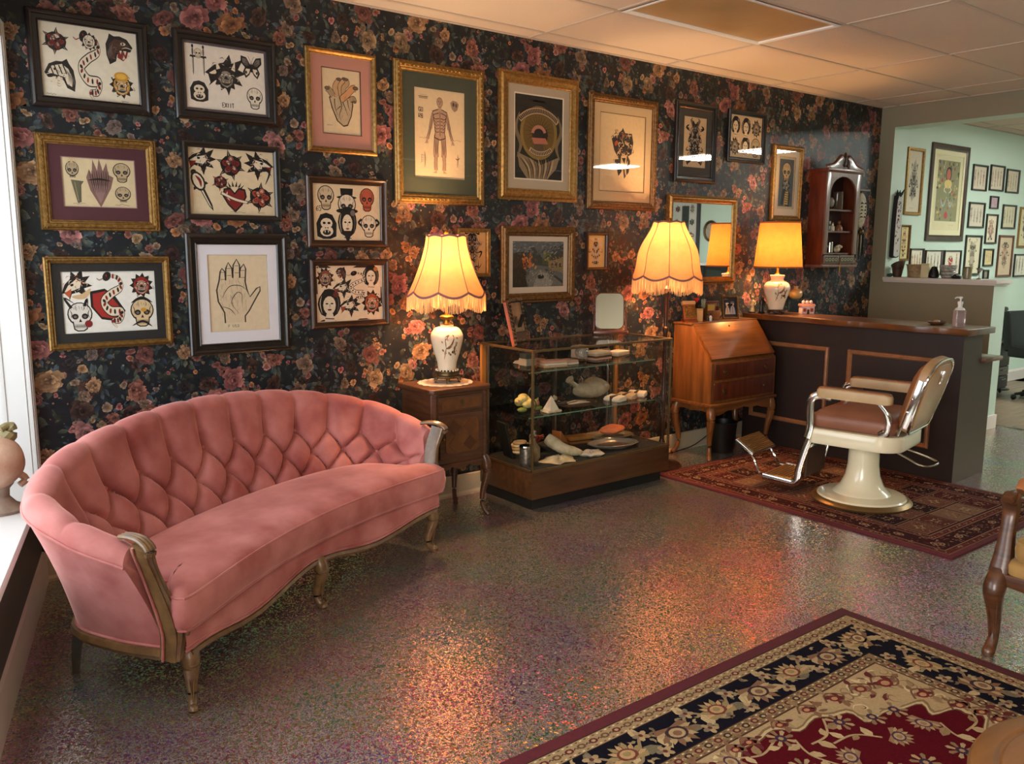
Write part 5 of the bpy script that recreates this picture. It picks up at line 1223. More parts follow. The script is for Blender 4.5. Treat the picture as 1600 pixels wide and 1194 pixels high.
for r, lab, fm, fw, pap, sd, ac in FAR:
    w_, h_ = r[1]-r[0], r[3]-r[2]
    if sd == 0:
        def fn(c, w, h): c.at(.42*w, .55*h, .26*h); sheart(c, '#c0202c'); c.at(.8*w, .6*h, .3*h, kx=.4); brush(c, GY, 3, 8); c.at(.6*w, .2*h, .15*h); brush(c, GY, 5, 8)
    elif sd == 32:
        def fn(c, w, h):
            c.at(.5*w, .53*h, 1, L=1); c.rect(-.4*w, .4*w, -.41*h, .40*h, '#8a8560')
            R = random.Random(1)
            for i in range(90): c.at(w*R.uniform(.12, .88), h*R.uniform(.14, .92), h*R.uniform(.012, .035), L=3); c.ell(0, 0, 1, R.uniform(.4, 1), R.choice(['#b59a5c', '#5c6a4c', '#a04a3c', '#c9b478', '#3c4030', '#8d8a90']), R.uniform(0, 3), 7)
            c.at(.5*w, .75*h, .1*h, L=5); c.ell(0, 0, .8, 1, K, n=14); c.ell(0, -.05, .6, .8, '#b5604c'); c.at(.5*w, .62*h, .12*h, L=8); c.ell(0, 0, .9, .5, '#d8bc74')
            for q in (-1, 1): c.at(.5*w, .6*h, .2*h, L=9); c.stroke([(q*.2, 0), (q*.5, -.3), (q*.15, -.5)], .09, '#e0d4b0', 2, 5); c.stroke([(q*.15, -.9), (q*.5, -1.4), (q*.9, -.9)], .14, '#a8b0b8', 2, 5)
            c.at(.5*w, .45*h, .15*h, L=12); c.stroke([(0, 1), (0, -1)], .2, '#4c6a3c', 2); c.at(.5*w, .2*h, .05*h, L=9); c.ell(0, 0, 1, 1, '#b53c44'); note(c, .6*w, .07*h, .2*w, 2)
    elif h_ > w_*1.15:
        def fn(c, w, h, sd=sd, ac=ac): c.at(.5*w, .52*h, .36*h, kx=min(1, w/h*1.1)); brush(c, ac, sd, 22); note(c, .3*w, .07*h, .3*w, sd)
    else:
        def fn(c, w, h, sd=sd, ac=ac):
            for i in range(4): c.at(w*(.18+.215*i), .5*h, .36*h, kx=.32); brush(c, ac, sd+i*7, 10)
    picture(r, 'framed_picture', lab, fm, 'thin', fw, [] if sd != 32 else [(.05, '#e0d6ae')], pap, fn, .02, group='pictures on the mint wall', pane=w_ > .3)
# ------------------------------------------------------------------ glass display case
CX0, CX1, CY0, CY1, CZ = 3.0, 4.175, -.55, -.03, .955
GC = thing('display_case', 'glass display case with bronze edges and walnut base full of oddities', 'display case', (CX0, CY0, 0))
CW, CD = CX1-CX0, CY1-CY0
M['case_wood'] = P('case_walnut', '#3b2414', .4, col2='#5a3a20', scale=(3, 30, 30), bump=.04)
M['oak_stile'] = P('oak_stile', '#8a5a26', .45, col2='#a06c30', scale=(30, 30, 4))
bx('kick', (.03, CW-.04, .035, CD-.02, 0, .07), M['matblack'], GC)
base = MB().box(0, CW, 0, CD, .07, .235).build('base', M['case_wood'], GC, bevel=.003)
bx('deck', (.012, CW-.012, .012, CD-.012, .235, .243), P('black_felt', '#1c1714', .9), GC)
for x in (0, CW-.013): bx('corner_post', (x, x+.013, 0, .013, .235, CZ-.012), M['bronze_trim'], GC, bevel=.0015)
for x in (0, CW-.03): bx('rear_stile', (x, x+.03, CD-.022, CD, .235, CZ-.012), M['oak_stile'], GC)
for d in ((0, CW, 0, .014), (0, CW, CD-.014, CD), (0, .014, .014, CD-.014), (CW-.014, CW, .014, CD-.014)): bx('top_edge', (d[0], d[1], d[2], d[3], CZ-.014, CZ), M['bronze_trim'], GC, bevel=.0015)
for d in ((0, CW, -.002, .01), (-.002, .01, .01, CD), (CW-.01, CW+.002, .01, CD)): bx('base_edge', (d[0], d[1], d[2], d[3], .232, .246), M['bronze_trim'], GC)
bx('front_glass', (.013, CW-.013, .004, .008, .243, CZ-.014), M['glass'], GC); bx('side_glass', (.004, .008, .013, CD-.022, .243, CZ-.014), M['glass'], GC); bx('side_glass', (CW-.008, CW-.004, .013, CD-.022, .243, CZ-.014), M['glass'], GC)
bx('top_glass', (.014, CW-.014, .014, CD-.014, CZ-.009, CZ-.003), M['glass'], GC)
for x0, x1, y in ((.03, .62, CD-.012), (.58, CW-.03, CD-.02)):
    sd = bx('sliding_glass', (x0, x1, y, y+.004, .25, CZ-.02), M['glass'], GC)
    for x in (x0, x1-.02): bx('slide_post', (x, x+.02, y-.003, y+.006, .25, CZ-.02), M['bronze_trim'], sd)
S1, S2, DKZ = .812, .545, .2435
for z, x1 in ((S1, CW-.1), (S2, CW-.1)):
    bx('shelf', (.02, x1, .06, CD-.03, z, z+.006), M['glass'], GC)
    bx('shelf_edge', (.02, x1, .056, .06, z, z+.006), P('green_glass_edge', '#5c7a66', .2), GC)
for x in (.03, .58, CW-.12): bx('shelf_standard', (x, x+.012, CD-.04, CD-.028, .25, CZ-.02), M['steel'], GC)
def put(name, label, cat, x, y, z, rz=0):
    t = thing(name, label, cat, (x, y, z), rz, 'curios in the glass case'); t.scale = (1.18, 1.18, 1.18); return t
paper = P('aged_paper', '#b59a76', .85, col2='#9a8060', scale=(20, 20, 20)); paperw = P('pale_paper', '#c8bca8', .85); bonew = P('bone', '#cdbfa2', .6, col2='#a8946e', scale=(25, 25, 25), bump=.2)
redm = P('dull_red', '#8a3a2c', .7); amber = P('amber_cloth', '#b5582c', .75, col2='#c87040', scale=(30, 30, 30), bump=.2)
silver = P('crusted_silver', '#9a948a', .3, .8, col2='#5c564e', scale=(90, 90, 90), bump=.9); brownm = P('brown_leather', '#4a2c1c', .55, col2='#33200f', scale=(20, 20, 20))
def crystal(mb, c, r, h, seed, n=7):
    R = random.Random(seed)
    for i in range(n):
        a, l = R.uniform(0, 6.3), R.uniform(.5, 1)*h; d = Vector((cos(a)*R.uniform(.1, .8), sin(a)*R.uniform(.1, .8), R.uniform(.4, 1))).normalized()
        p = Vector(c); mb.tube([p, p+d*l*.7, p+d*l], [r*.3, r*.28, .001], 6)
    return mb
# --- deck row
t = put('glitter_tumbler', 'small tumbler crusted with silver glitter standing on the case deck', 'tumbler', 3.06, -.42, DKZ); MB().lathe([(.028, 0), (.033, .02), (.034, .08), (.031, .1), (.028, .1), (.029, .02), (0, .015)], 20).build('cup', silver, t); MB().lathe([(.034, .094), (.036, .1), (.034, .106)], 20).build('rim', M['chrome'], t)
t = put('glass_stopper_bottle', 'faceted amber glass bottle with stopper on the case deck', 'bottle', 3.165, -.35, DKZ); MB().lathe([(.03, 0), (.04, .02), (.04, .07), (.018, .1), (.016, .12), (.02, .124)], 8).build('bottle_body', P('smoky_glass', '#8d7a58', .1, col2='#b09a78', scale=(30, 30, 30), trans=.4), t); MB().sph((0, 0, .145), .022, .022, .025, 8, 5).build('stopper', M['chrome'], t)
t = put('cream_cloth', 'crumpled cream cloth lying under the glass stopper bottle', 'cloth', 3.30, -.435, DKZ); MB().lathe([(0, .018), (.03, .02), (.055, .012), (.075, .002), (.07, 0)], 24, fn=lambda x, y, z, a, k: (x*(1.4+.2*sin(3*a)), y*(1+.25*sin(5*a)), z*(1+.3*sin(7*a)))).build('fold', bonew, t)
t = put('animal_horn', 'cream curved horn with a blunt tip on the case deck', 'horn', 3.37, -.345, DKZ, radians(-30)); pp = spline([(-.05, .03, .09, .03), (-.02, .01, .07, .033), (.03, -.01, .04, .03), (.08, -.02, .028, .026), (.12, -.02, .02, .016)], 5); MB().tube([p[:3] for p in pp], [p[3] for p in pp], 12).build('horn_body', bonew, t); MB().tube([(.098, -.02, .024), (.125, -.02, .02), (.135, -.02, .019)], [.02, .014, .004], 10).build('tip', P('brown_tip', '#a8835a', .5), t)
t = put('dried_flower', 'dried red flower head behind the cream horn', 'dried flower', 3.32, -.2, DKZ); mb = MB()
R = random.Random(1)
for i in range(16): a = i*2.4; mb.tube([(0, 0, .05), (.02*cos(a), .02*sin(a), .085), (.04*cos(a), .04*sin(a), .07+.04*R.random())], [.004, .012, .003], 5)
mb.build('bloom', redm, t); MB().tube([(0, 0, 0), (0, 0, .05)], .004, 6).build('stem', brownm, t)
t = put('shell_bowl', 'round pewter bowl heaped with shells on the case deck', 'bowl', 3.46, -.20, DKZ); MB().lathe([(.03, 0), (.07, .015), (.085, .03), (.082, .032), (.06, .018), (0, .012)], 24).build('bowl', P('pewter', '#6d665a', .4, .6), t); crystal(MB(), (0, 0, .01), .05, .05, 4, 10).build('shells', bonew, t)
t = put('geode_slice', 'white star shaped geode slice at the front of the case deck', 'geode', 3.56, -.455, DKZ); MB().lathe([(.0, .0), (.055, 0), (.07, .01), (.055, .02), (.02, .016), (0, .014)], 20, fn=lambda x, y, z, a, k: (x*(1+.25*sin(5*a)), y*.8*(1+.2*sin(5*a+1)), z)).build('rind', paperw, t); crystal(MB(), (0, 0, .01), .02, .02, 6).build('crystal_core', P('quartz', '#b8a8a0', .15), t)
for k, (x, y, lab) in enumerate(((3.82, -.38, 'long glass tray of lace pattern in the middle of the case deck'), (3.965, -.185, 'oval glass dish under the orange pillow in the case'))):
    t = put('glass_tray', lab, 'tray', x, y, DKZ, radians(-14)); MB().lathe([(.0, .004), (.75, .004), (.93, .018), (1, .026), (.97, .028), (.9, .02), (.7, .008), (0, .008)], 24, sx=.16, sy=.09).v
    MB().lathe([(.0, .004), (.12, .004), (.15, .018), (.16, .026), (.155, .028), (.145, .02), (.11, .008), (0, .008)], 12 if k == 0 else 28, sy=.6).build('tray_dish', P('tray_glass_%d' % k, ('#8d8578', '#7d6c50')[k], .12, .2), t)
    if k == 0: MB().lathe([(.0, .0095), (.1, .0095), (.105, .012), (.1, .013), (0, .014)], 8, sy=.6).build('lace_inset', silver, t)
t = put('satin_pillow', 'small orange satin pillow lying in the case', 'pillow', 4.0, -.185, DKZ+.035, radians(20)); MB().grid(lambda i, j: ((i/10-.5)*.19*(1-.12*(abs(j/5-1))**2), (j/10-.5)*.11*(1-.1*(abs(i/5-1))**2), .022+.022*max(0, (1-(i/5-1)**4)*(1-(j/5-1)**4))**.6), 11, 11).grid(lambda i, j: ((i/10-.5)*.19*(1-.12*(abs(j/5-1))**2), (j/10-.5)*.11*(1-.1*(abs(i/5-1))**2), .022-.02*max(0, (1-(i/5-1)**4)*(1-(j/5-1)**4))**.6), 11, 11).build('pillow_body', amber, t, angle=70)
t = put('leaning_easel_frame', 'dark narrow frame leaning in the left end of the case', 'frame', 3.115, -.19, DKZ, radians(80)); MB().box(-.05, .05, 0, .012, 0, .2).rot(Matrix.Rotation(radians(-14), 3, 'X')).build('frame', M['matblack'], t, bevel=.002); MB().box(-.038, .038, -.001, 0, .015, .185).rot(Matrix.Rotation(radians(-14), 3, 'X')).build('picture', brownm, t)
# --- middle shelf
z = S2+.0065
t = put('fabric_flower', 'yellow cloth flower with leaves on the middle shelf', 'cloth flower', 3.13, -.33, z); mb = MB()
for i in range(9): a = i*.7; mb.sph((.035*cos(a), .035*sin(a), .045+.012*(i % 3)), .032, .024, .02, 8, 6)
mb.build('petals', P('straw_cloth', '#b8a45c', .8, col2='#cdbd80', scale=(20, 20, 20)), t)
for q in (-1, 1): MB().sph((q*.05, -.03, .02), .03, .02, .012, 8, 6).build('leaf', P('leaf_cloth', '#6d7a34', .8), t)
t = put('dial_gauge', 'round black disc on a bent wire stem on the middle shelf', 'gauge', 3.1, -.44, z); MB().lathe([(0, -.006), (.034, -.006), (.036, 0), (.034, .006), (0, .006)], 24).rot(Matrix.Rotation(radians(90), 3, 'X')).build('disc', M['matblack'], t, (0, 0, .115)); MB().tube(spline([(0, 0, .08), (.015, 0, .05), (0, 0, .02), (0, 0, .002)], 4), .0025, 6).build('stem', M['matblack'], t); MB().lathe([(.022, 0), (.022, .004), (0, .005)], 14).build('foot', M['matblack'], t)
t = put('shell_jar', 'small jar of pink shells on the middle shelf', 'jar', 3.25, -.27, z); MB().lathe([(.026, 0), (.03, .01), (.03, .05), (.024, .06)], 16).build('jar_glass', M['glass'], t); crystal(MB(), (0, 0, .006), .04, .05, 3, 9).build('shells', P('pink_shell', '#b5806a', .5), t); MB().lathe([(.026, .06), (.026, .07), (0, .071)], 16).build('lid', M['bronze'], t)
t = put('stone_pyramid', 'white stone pyramid on a slab at the front of the middle shelf', 'pyramid', 3.25, -.42, z); MB().add([(-.03, -.03, .012), (.03, -.03, .012), (.03, .03, .012), (-.03, .03, .012), (0, 0, .085)], [(0, 1, 4), (1, 2, 4), (2, 3, 4), (3, 0, 4), (3, 2, 1, 0)]).build('pyramid', paperw, t); bx('slab', (-.045, .045, -.035, .035, 0, .012), bonew, t, bevel=.004)
t = put('wooden_tray', 'leather tray holding bone knives on the middle shelf', 'tray', 3.50, -.38, z, radians(-8)); MB().lathe([(0, .003), (.09, .003), (.115, .012), (.12, .022), (.114, .022), (.1, .01), (0, .008)], 28, sy=.55).build('tray_dish', brownm, t)
for i in range(3): MB().tube([(-.07+.01*i, -.02+.02*i, .018), (.0, -.015+.02*i, .022), (.075, -.01+.018*i, .018)], [.005, .008, .002], 6).build('bone_knife', (bonew, redm, bonew)[i], t)
t = put('shell_bag', 'clear bag bundled with grey brown shells on the middle shelf', 'bag', 3.77, -.21, z); MB().sph((0, 0, .055), .12, .075, .055, 18, 10, fn=lambda x, y, q: (x*(1+.14*sin(31*y+40*q)), y*(1+.14*sin(23*x)), max(0.001, q*(1+.1*sin(37*x))))).build('bag_film', P('cloudy_film', '#7d705a', .2, col2='#a8987c', scale=(22, 22, 22), bump=.8), t); MB().tube([(-.1, 0, .07), (-.14, 0, .1), (-.16, .0, .12)], [.02, .012, .026], 8).build('tied_end', MATS['cloudy_film'], t)
for i in range(3):
    t = put('paper_packet', ('folded cream paper packet, nearest the shell bag', 'middle cream paper packet beside the shell bag', 'rightmost paper packet at the end of the middle shelf')[i], 'packet', 3.83+.122*i, -.38+.02*i, z, radians(12+9*i)); MB().prism([(-.04, 0), (.04, 0), (.045, .012), (.03, .03), (-.03, .022), (-.045, .01)], -.05, .05, 'y').rot(Matrix.Rotation(radians(0), 3, 'Z')).build('packet', paperw if i != 1 else paper, t, bevel=.004); bx('band', (-.046, .046, -.006, .006, .0, .031), brownm, t)
# --- top shelf
z = S1+.0065
t = put('glass_candle', 'square dark candle jar at the left of the top shelf', 'candle', 3.08, -.40, z); MB().box(-.03, .03, -.03, .03, 0, .085).build('jar', P('dark_glass', '#3c3a30', .15), t, bevel=.006); bx('label_band', (-.0305, .0305, -.0305, .0305, .025, .06), P('candle_label', '#7a7060', .7), t)
t = put('folded_card', 'orange folded card behind the candle jar', 'card', 3.14, -.33, z, radians(30)); MB().prism([(-.03, 0), (.03, 0), (0, .06)], -.04, .04, 'y').build('card', amber, t)
for i, (x, y, n, lab) in enumerate(((3.3, -.36, 3, 'thin pile of pink booklets near the left of the top shelf'), (3.43, -.32, 2, 'flat pair of brown booklets on the top shelf'), (3.78, -.26, 4, 'pile of cream booklets near the right of the top shelf'), (3.965, -.25, 3, 'low pile of tan booklets at the right end of the top shelf'))):
    t = put('booklet_pile', lab, 'booklets', x, y, z, radians(-10+9*i))
    for k in range(n): bx('booklet', (-.07+.004*(k % 2), .07-.003*k, -.045, .045-.004*(k % 3), k*.011, k*.011+.0105), (paper, paperw, P('pink_paper', '#b08a78', .85), brownm)[(k+i) % 4], t, bevel=.0015)
t = put('glass_ball', 'clear glass ball on a ring in the middle of the top shelf', 'ball', 3.62, -.28, z); MB().sph((0, 0, .045), .038, n=18, m=12).build('ball', P('ball_glass', '#b9b4aa', .05, trans=.7), t); MB().lathe([(.025, 0), (.03, .004), (.024, .012), (.02, .01)], 18).build('ring', M['bronze'], t)
t = put('paper_box', 'small striped paper box on the top shelf behind the booklets', 'box', 3.74, -.13, z, radians(15)); bx('box', (-.045, .045, -.03, .03, 0, .05), P('pink_box', '#b59a88', .8), t, bevel=.002); bx('box_lid', (-.047, .047, -.032, .032, .05, .065), paperw, t, bevel=.002)

# --- more at the back of the shelves
t = put('rope_coil', 'coil of pale rope and shells at the rear left of the case deck', 'rope', 3.24, -.13, DKZ)
for k in range(4): MB().tube([((.07-.012*k)*cos(2*pi*i/20), (.06-.012*k)*sin(2*pi*i/20), .012+.014*k) for i in range(20)], .009, 6, closed=True).build('rope_loop', (bonew, paper)[k % 2], t)
t = put('wooden_wedge', 'orange wooden wedge at the rear of the case deck', 'wedge', 3.585, -.13, DKZ, radians(20)); MB().prism([(-.05, 0), (.05, 0), (-.05, .09)], -.03, .03, 'y').build('wedge', P('orange_wood', '#a0622c', .5), t, bevel=.003); bx('wedge_base', (-.055, .055, -.033, .033, -.0, .006), brownm, t)
t = put('wooden_block', 'honey brown flat wooden block behind the long glass tray', 'block', 3.725, -.14, DKZ, radians(-10)); bx('block', (-.07, .07, -.04, .04, 0, .04), M['oak_stile'], t, bevel=.004); bx('block_band', (-.071, .071, -.041, .041, .014, .022), brownm, t)
t = put('dark_dish', 'dark shallow dish behind the shell bag on the middle shelf', 'dish', 3.49, -.17, S2+.0065); t.scale = (.95, .95, .95); MB().lathe([(.03, 0), (.07, .012), (.08, .022), (.077, .023), (.05, .008), (0, .006)], 24).build('dish', brownm, t); crystal(MB(), (0, 0, .004), .04, .05, 12, 8).build('beads', bonew, t)
for i, (x, lab) in enumerate(((3.335, 'smooth black stone nearest the white pyramid'), (3.40, 'smaller black stone right of the first'))):
    t = put('black_stone', lab, 'stone', x, -.295-.012*i, S2+.0065); MB().sph((0, 0, .014), .028-.006*i, .022-.004*i, .014, 12, 8).build('stone', M['black'], t); MB().sph((.005, -.002, .026), .008, .006, .003).build('stone_vein', paperw, t)
t = put('paper_sheaf', 'loose sheaf of cream papers at the rear left of the top shelf', 'papers', 3.28, -.18, S1+.0065, radians(12))
for k in range(5): MB().box(-.08, .08, -.05, .05, .0015+k*.004, .004+k*.004).rot(Matrix.Rotation(radians(-8+5*k), 3, 'Z')).build('sheet', (paper, paperw)[k % 2], t)
t = put('rolled_paper', 'rolled tan paper lying at the rear right of the top shelf', 'paper roll', 3.9, -.14, S1+.0065, radians(8)); MB().tube([(-.09, 0, .018), (.09, 0, .018)], .0175, 14).build('roll', paper, t); MB().tube([(-.01, 0, .018), (.01, 0, .018)], .0182, 14).build('ribbon', redm, t)

# ------------------------------------------------------------------ things on the case
CT_ = CZ+.0005
M['jet'] = P('jewelled_black', '#2a1e18', .3, col2='#8a7050', scale=(120, 120, 120), bump=.8)
for i, (x, y, rz, lab, col) in enumerate(((3.09, -.27, 52, 'beaded photo frame seen edge on, leaning with an orange side', '#a8502a'), (3.25, -.13, 22, 'beaded black photo frame leaning open on the glass case', '#8a7a5c'))):
    t = thing('photo_frame', lab, 'photo frame', (x, y, CT_), radians(rz), 'beaded frames on the case'); t.scale = (1.15, 1.15, 1.22); m = Matrix.Rotation(radians(-13), 3, 'X')
    f = MB().box(-.07, .07, 0, .016, 0, .22).rot(m).build('frame', P('frame_side_%d' % i, col, .5) if i == 0 else M['matblack'], t, bevel=.002)
    MB().box(-.05, .05, -.002, 0, .05, .2).rot(m).build('photo', P('photo_%d' % i, col, .3, col2='#3c3020', scale=(18, 18, 18)), t)
    MB().box(-.06, .06, -.004, 0, .008, .045).rot(m).build('caption_plate', brownm, t)
    o = MB()
    for k in range(34):
        q = k/34*.72; px, pz = (-.066+q*.18 if q < .0 else 0, 0)
        u = k/34
        if u < .2: px, pz = -.062+u/.2*.124, .006
        elif u < .5: px, pz = .062, .006+(u-.2)/.3*.208
        elif u < .7: px, pz = .062-(u-.5)/.2*.124, .214
        else: px, pz = -.062, .214-(u-.7)/.3*.208
        o.sph((px, -.004, pz), .008, n=6, m=4)
    o = o.rot(m).build('beading', M['jet'], f); o['kind'] = 'stuff'
    MB().box(-.02, .02, .016, .02, 0, .14).rot(Matrix.Rotation(radians(18), 3, 'X')).build('easel_leg', M['matblack'], t, (0, .02, 0))
t = thing('vanity_mirror', 'small swivel vanity mirror on a dark wood stand on the case', 'mirror', (4.02, -.12, CT_), radians(-38))
bx('stand', (-.115, .115, -.05, .05, .0, .022), M['mahog'], t, bevel=.005)
for s in (-1, 1): MB().lathe([(.008, .022), (.01, .03), (.006, .04), (.007, .14), (.01, .15), (.006, .16), (.004, .175)], 10, (s*.108, 0, 0)).build('upright', M['mahog'], t)
def rr_poly(w, h, r, n=6): return [(sx*(w-r)+r*cos(a0+pi/2*k/n), sz*(h-r)+r*sin(a0+pi/2*k/n)) for sx, sz, a0 in ((1, 1, 0), (-1, 1, pi/2), (-1, -1, pi), (1, -1, 3*pi/2)) for k in range(n+1)]
mt = Matrix.Rotation(radians(-7), 3, 'X')
mf = MB().prism([(x, z+.155) for x, z in rr_poly(.098, .125, .04)], 0, .012, 'y').rot(mt).build('mirror_frame', M['mahog'], t, bevel=.002)
MB().prism([(x, z+.155) for x, z in rr_poly(.092, .119, .038)], -.0015, -.0005, 'y').rot(mt).build('mirror_glass', M['mirror'], t, smooth=False)

# ------------------------------------------------------------------ things on the slant desk
DZ = .9985
def desk(name, lab, cat, x, y, rz=0): return thing(name, lab, cat, (x, y, DZ), radians(rz))
goldleaf = P('gilt_relief', '#8a6a30', .4, .5, col2='#3c2a14', scale=(70, 70, 70), bump=.8)
t = desk('desk_plaque', 'gilt relief plaque leaning on a red brown wedge stand', 'plaque', 4.835, -.115, -28); MB().prism([(-.06, 0), (.045, 0), (.045, .02), (-.03, .02)], -.05, .05, 'x').build('wedge', M['mahog'], t, bevel=.003)
m = Matrix.Rotation(radians(-22), 3, 'X'); MB().box(-.046, .046, -.012, .006, 0, .125).rot(m).build('backing', P('orange_brown', '#8a4a22', .5), t, (0, -.02, .018)); MB().box(-.04, .04, -.02, -.012, .01, .1).rot(m).build('relief', goldleaf, t, (0, -.02, .018)); MB().box(-.05, .05, -.02, .02, .112, .14).rot(m).build('crest', P('cream_scroll', '#c2a26a', .6), t, (0, -.02, .018), bevel=.006)
t = desk('cream_card_box', 'upright cream card box on the desk', 'box', 4.935, -.125, -30); bx('box', (-.024, .024, -.014, .014, 0, .092), P('cream_card', '#c9a468', .7), t, bevel=.002); bx('box_flap', (-.0245, .0245, -.0145, .0145, .08, .094), P('cream_card2', '#b8935a', .7), t)
t = desk('heart_posy', 'red heart and glass hand posy standing in a small vase', 'ornament', 4.985, -.085, -20)
MB().lathe([(.022, 0), (.026, .03), (.016, .06), (.02, .07)], 14).build('vase', P('dark_vase', '#2c2420', .3), t)
MB().prism([(.0, -.02), (.022, .008), (.018, .02), (.006, .02), (0, .012), (-.006, .02), (-.018, .02), (-.022, .008)], -.008, .008, 'y').build('heart', P('lipstick_red', '#c0262a', .3, coat=.4), t, (-.03, 0, .152), bevel=.005); MB().tube([(0, 0, .06), (-.03, 0, .14)], .002, 5).build('heart_stem', M['matblack'], t)
mb = MB().sph((.03, 0, .11), .018, .01, .024, 10, 6)
for k in range(4): mb.tube([(.018+.008*k, 0, .125), (.014+.012*k, 0, .165-.004*abs(k-1.5))], [.005, .004], 6)
mb.build('glass_hand', P('sage_glass', '#8d8f70', .2, trans=.3), t); MB().sph((-.005, .01, .19), .014, .012, .016).build('bud', P('orange_bud', '#a85a2c', .6), t)
for i, (x, lab) in enumerate(((5.0, 'small corked bottle nearest the cream card box'), (5.035, 'small white bottle beside the corked one'))):
    t = desk('small_bottle', lab, 'bottle', x, -.15); MB().lathe([(.011, 0), (.012, .004), (.012, .03), (.006, .036), (.006, .042)], 12).build('bottle_body', (P('brown_glass', '#3a2412', .15), M['white'])[i], t); MB().lathe([(.0075, .042), (.0075, .052), (0, .053)], 10).build('cap', M['matblack'], t)
t = desk('letter_rack', 'honey brown wooden letter rack behind the couple photo', 'letter rack', 5.14, -.06, -12); bx('rack_back', (-.06, .06, .0, .01, 0, .125), M['cherry_v'], t, bevel=.003); bx('rack_front', (-.06, .06, -.04, -.032, 0, .07), M['cherry_v'], t, bevel=.003); bx('rack_base', (-.06, .06, -.032, .0, 0, .01), M['cherry'], t); bx('rack_end', (.052, .06, -.032, 0, .01, .1), M['mahog'], t); bx('rack_rail', (-.075, .075, -.006, .012, .125, .14), M['mahog'], t, bevel=.004)
bx('card', (-.045, .02, -.026, -.022, .01, .115), P('yellow_card', '#b08a3a', .7), t)
t = desk('photo_frame', 'bronze framed dark photo of two standing figures on the desk', 'photo frame', 5.31, -.12, -25); m = Matrix.Rotation(radians(-12), 3, 'X')
fm_ = frame_mesh(.135, .175, .012, .014, 'thin').rot(m).build('frame', M['gold_dark'], t, (-.0675, 0, 0)); bxm = MB().box(.002, .133, 0, .004, .002, .173).rot(m).build('backing', M['matblack'], t, (-.0675, .001, 0))
c = Cv(); c.at(0, 0, 1, L=0); c.rect(.01, .125, .01, .165, '#26282e')
for x, s, cl in ((.045, 1, '#b8a08c'), (.088, 1.12, '#8d93a0')):
    c.at(x, .035, .06*s, L=2); c.poly([(-.35, 0), (-.25, .7), (-.1, 1), (.1, 1), (.25, .7), (.35, 0)], cl); c.ell(0, 1.2, .2, .24, '#b59a88'); c.stroke([(0, .9), (0, .1)], .06, '#5c5048'); c.ell(0, 1.38, .24, .12, '#c9c2bc' if s < 1.1 else '#55596a')
text(c, 'SPEND', .022, .148, .008, '#8d8a84', .3)
c.build('photo', M['print'], t, lambda x, y, L: tuple(m @ Vector((x-.0675, -.004-L*Cv.EPS, y)))); MB().box(-.02, .02, 0, .003, 0, .12).rot(Matrix.Rotation(radians(16), 3, 'X')).build('easel_leg', M['matblack'], t, (0, .045, 0))

# ------------------------------------------------------------------ things on the counter
KZ = 1.0305
for i, (dx, col, col2, lab) in enumerate(((0, '#c2b088', '#6a5a3c', 'cream figurine of a standing woman at the counter end'), (.068, '#17130f', '#3a3026', 'black figurine of a standing man at the counter end'))):
    t = thing('figurine', lab, 'figurine', (5.60+dx, -.10-dx*.6, KZ), radians(-30), 'pair of figurines on the counter'); mm = P('fig_%d' % i, col, .4, col2=col2, scale=(40, 40, 40))
    MB().lathe([(.026, 0), (.028, .006), (.02, .012)], 14).build('plinth', M['matblack'], t); MB().lathe([(.022, .012), (.02, .03), (.014, .06), (.019, .085), (.016, .1), (.006, .108)], 12, sy=.75).build('torso', mm, t); MB().sph((0, 0, .12), .012, .012, .015).build('head', mm, t)
    for s in (-1, 1): MB().tube([(s*.018, 0, .098), (s*.026, -.006, .075), (s*.014, -.016, .06)], [.006, .005, .004], 6).build('arm', mm, t)
t = thing('ceramic_gourd', 'ivory ceramic gourd pot with dark hollow hanging on the wall above the counter', 'pot', (6.236, -.062, 1.085), radians(0)); gm = P('ivory_glaze', '#c9a86c', .3, col2='#b89458', scale=(20, 20, 20), coat=.3)
MB().tube([(0, .0, .142), (0, .03, .16), (0, .06, .165)], .003, 6).build('hanging_wire', M['bronze'], t); MB().sph((0, 0, .075), .075, .055, .047, 18, 12).build('gourd', gm, t); MB().lathe([(.018, .118), (.016, .135), (.022, .142), (.016, .142)], 14).build('neck', gm, t); MB().sph((.035, -.036, .072), .03, .02, .027, 12, 8).build('hollow', M['matblack'], t)
t = thing('pink_cottage', 'pink and white porcelain cottage box on the counter', 'box', (5.89, -.40, KZ), radians(-35)); pm_ = P('pink_porcelain', '#c9a09a', .4, col2='#d8c4bc', scale=(40, 40, 40))
bx('walls', (-.05, .05, -.035, .035, 0, .06), pm_, t, bevel=.003); MB().prism([(-.042, .06), (.042, .06), (.03, .078), (-.03, .078)], -.056, .056, 'x').build('roof', P('rose_glaze', '#a8726c', .4), t, bevel=.002)
for x in (-.03, 0, .03): MB().sph((x, -.005, .09), .014, .014, .016).build('rose_knob', pm_, t)
for x in (-.028, .028): bx('cottage_window', (x-.012, x+.012, -.037, -.034, .018, .045), redm, t)
bx('cottage_door', (-.009, .009, -.037, -.034, .0, .036), brownm, t)
t = thing('soap_tray', 'small brown ridged tray holding a pale soap on the counter', 'tray', (5.80, -1.47, KZ), radians(10)); MB().lathe([(.05, 0), (.075, .012), (.08, .02), (.076, .021), (.05, .008), (0, .006)], 36, fn=lambda x, y, z, a, k: (x*(1+.02*sin(18*a)), y*.75*(1+.02*sin(18*a)), z)).build('tray_dish', P('wicker_brown', '#4a2c1e', .5, col2='#6d4630', scale=(90, 90, 90), bump=.6), t); MB().sph((-.01, 0, .02), .035, .022, .012).build('soap', P('pale_soap', '#a88a6c', .5), t)
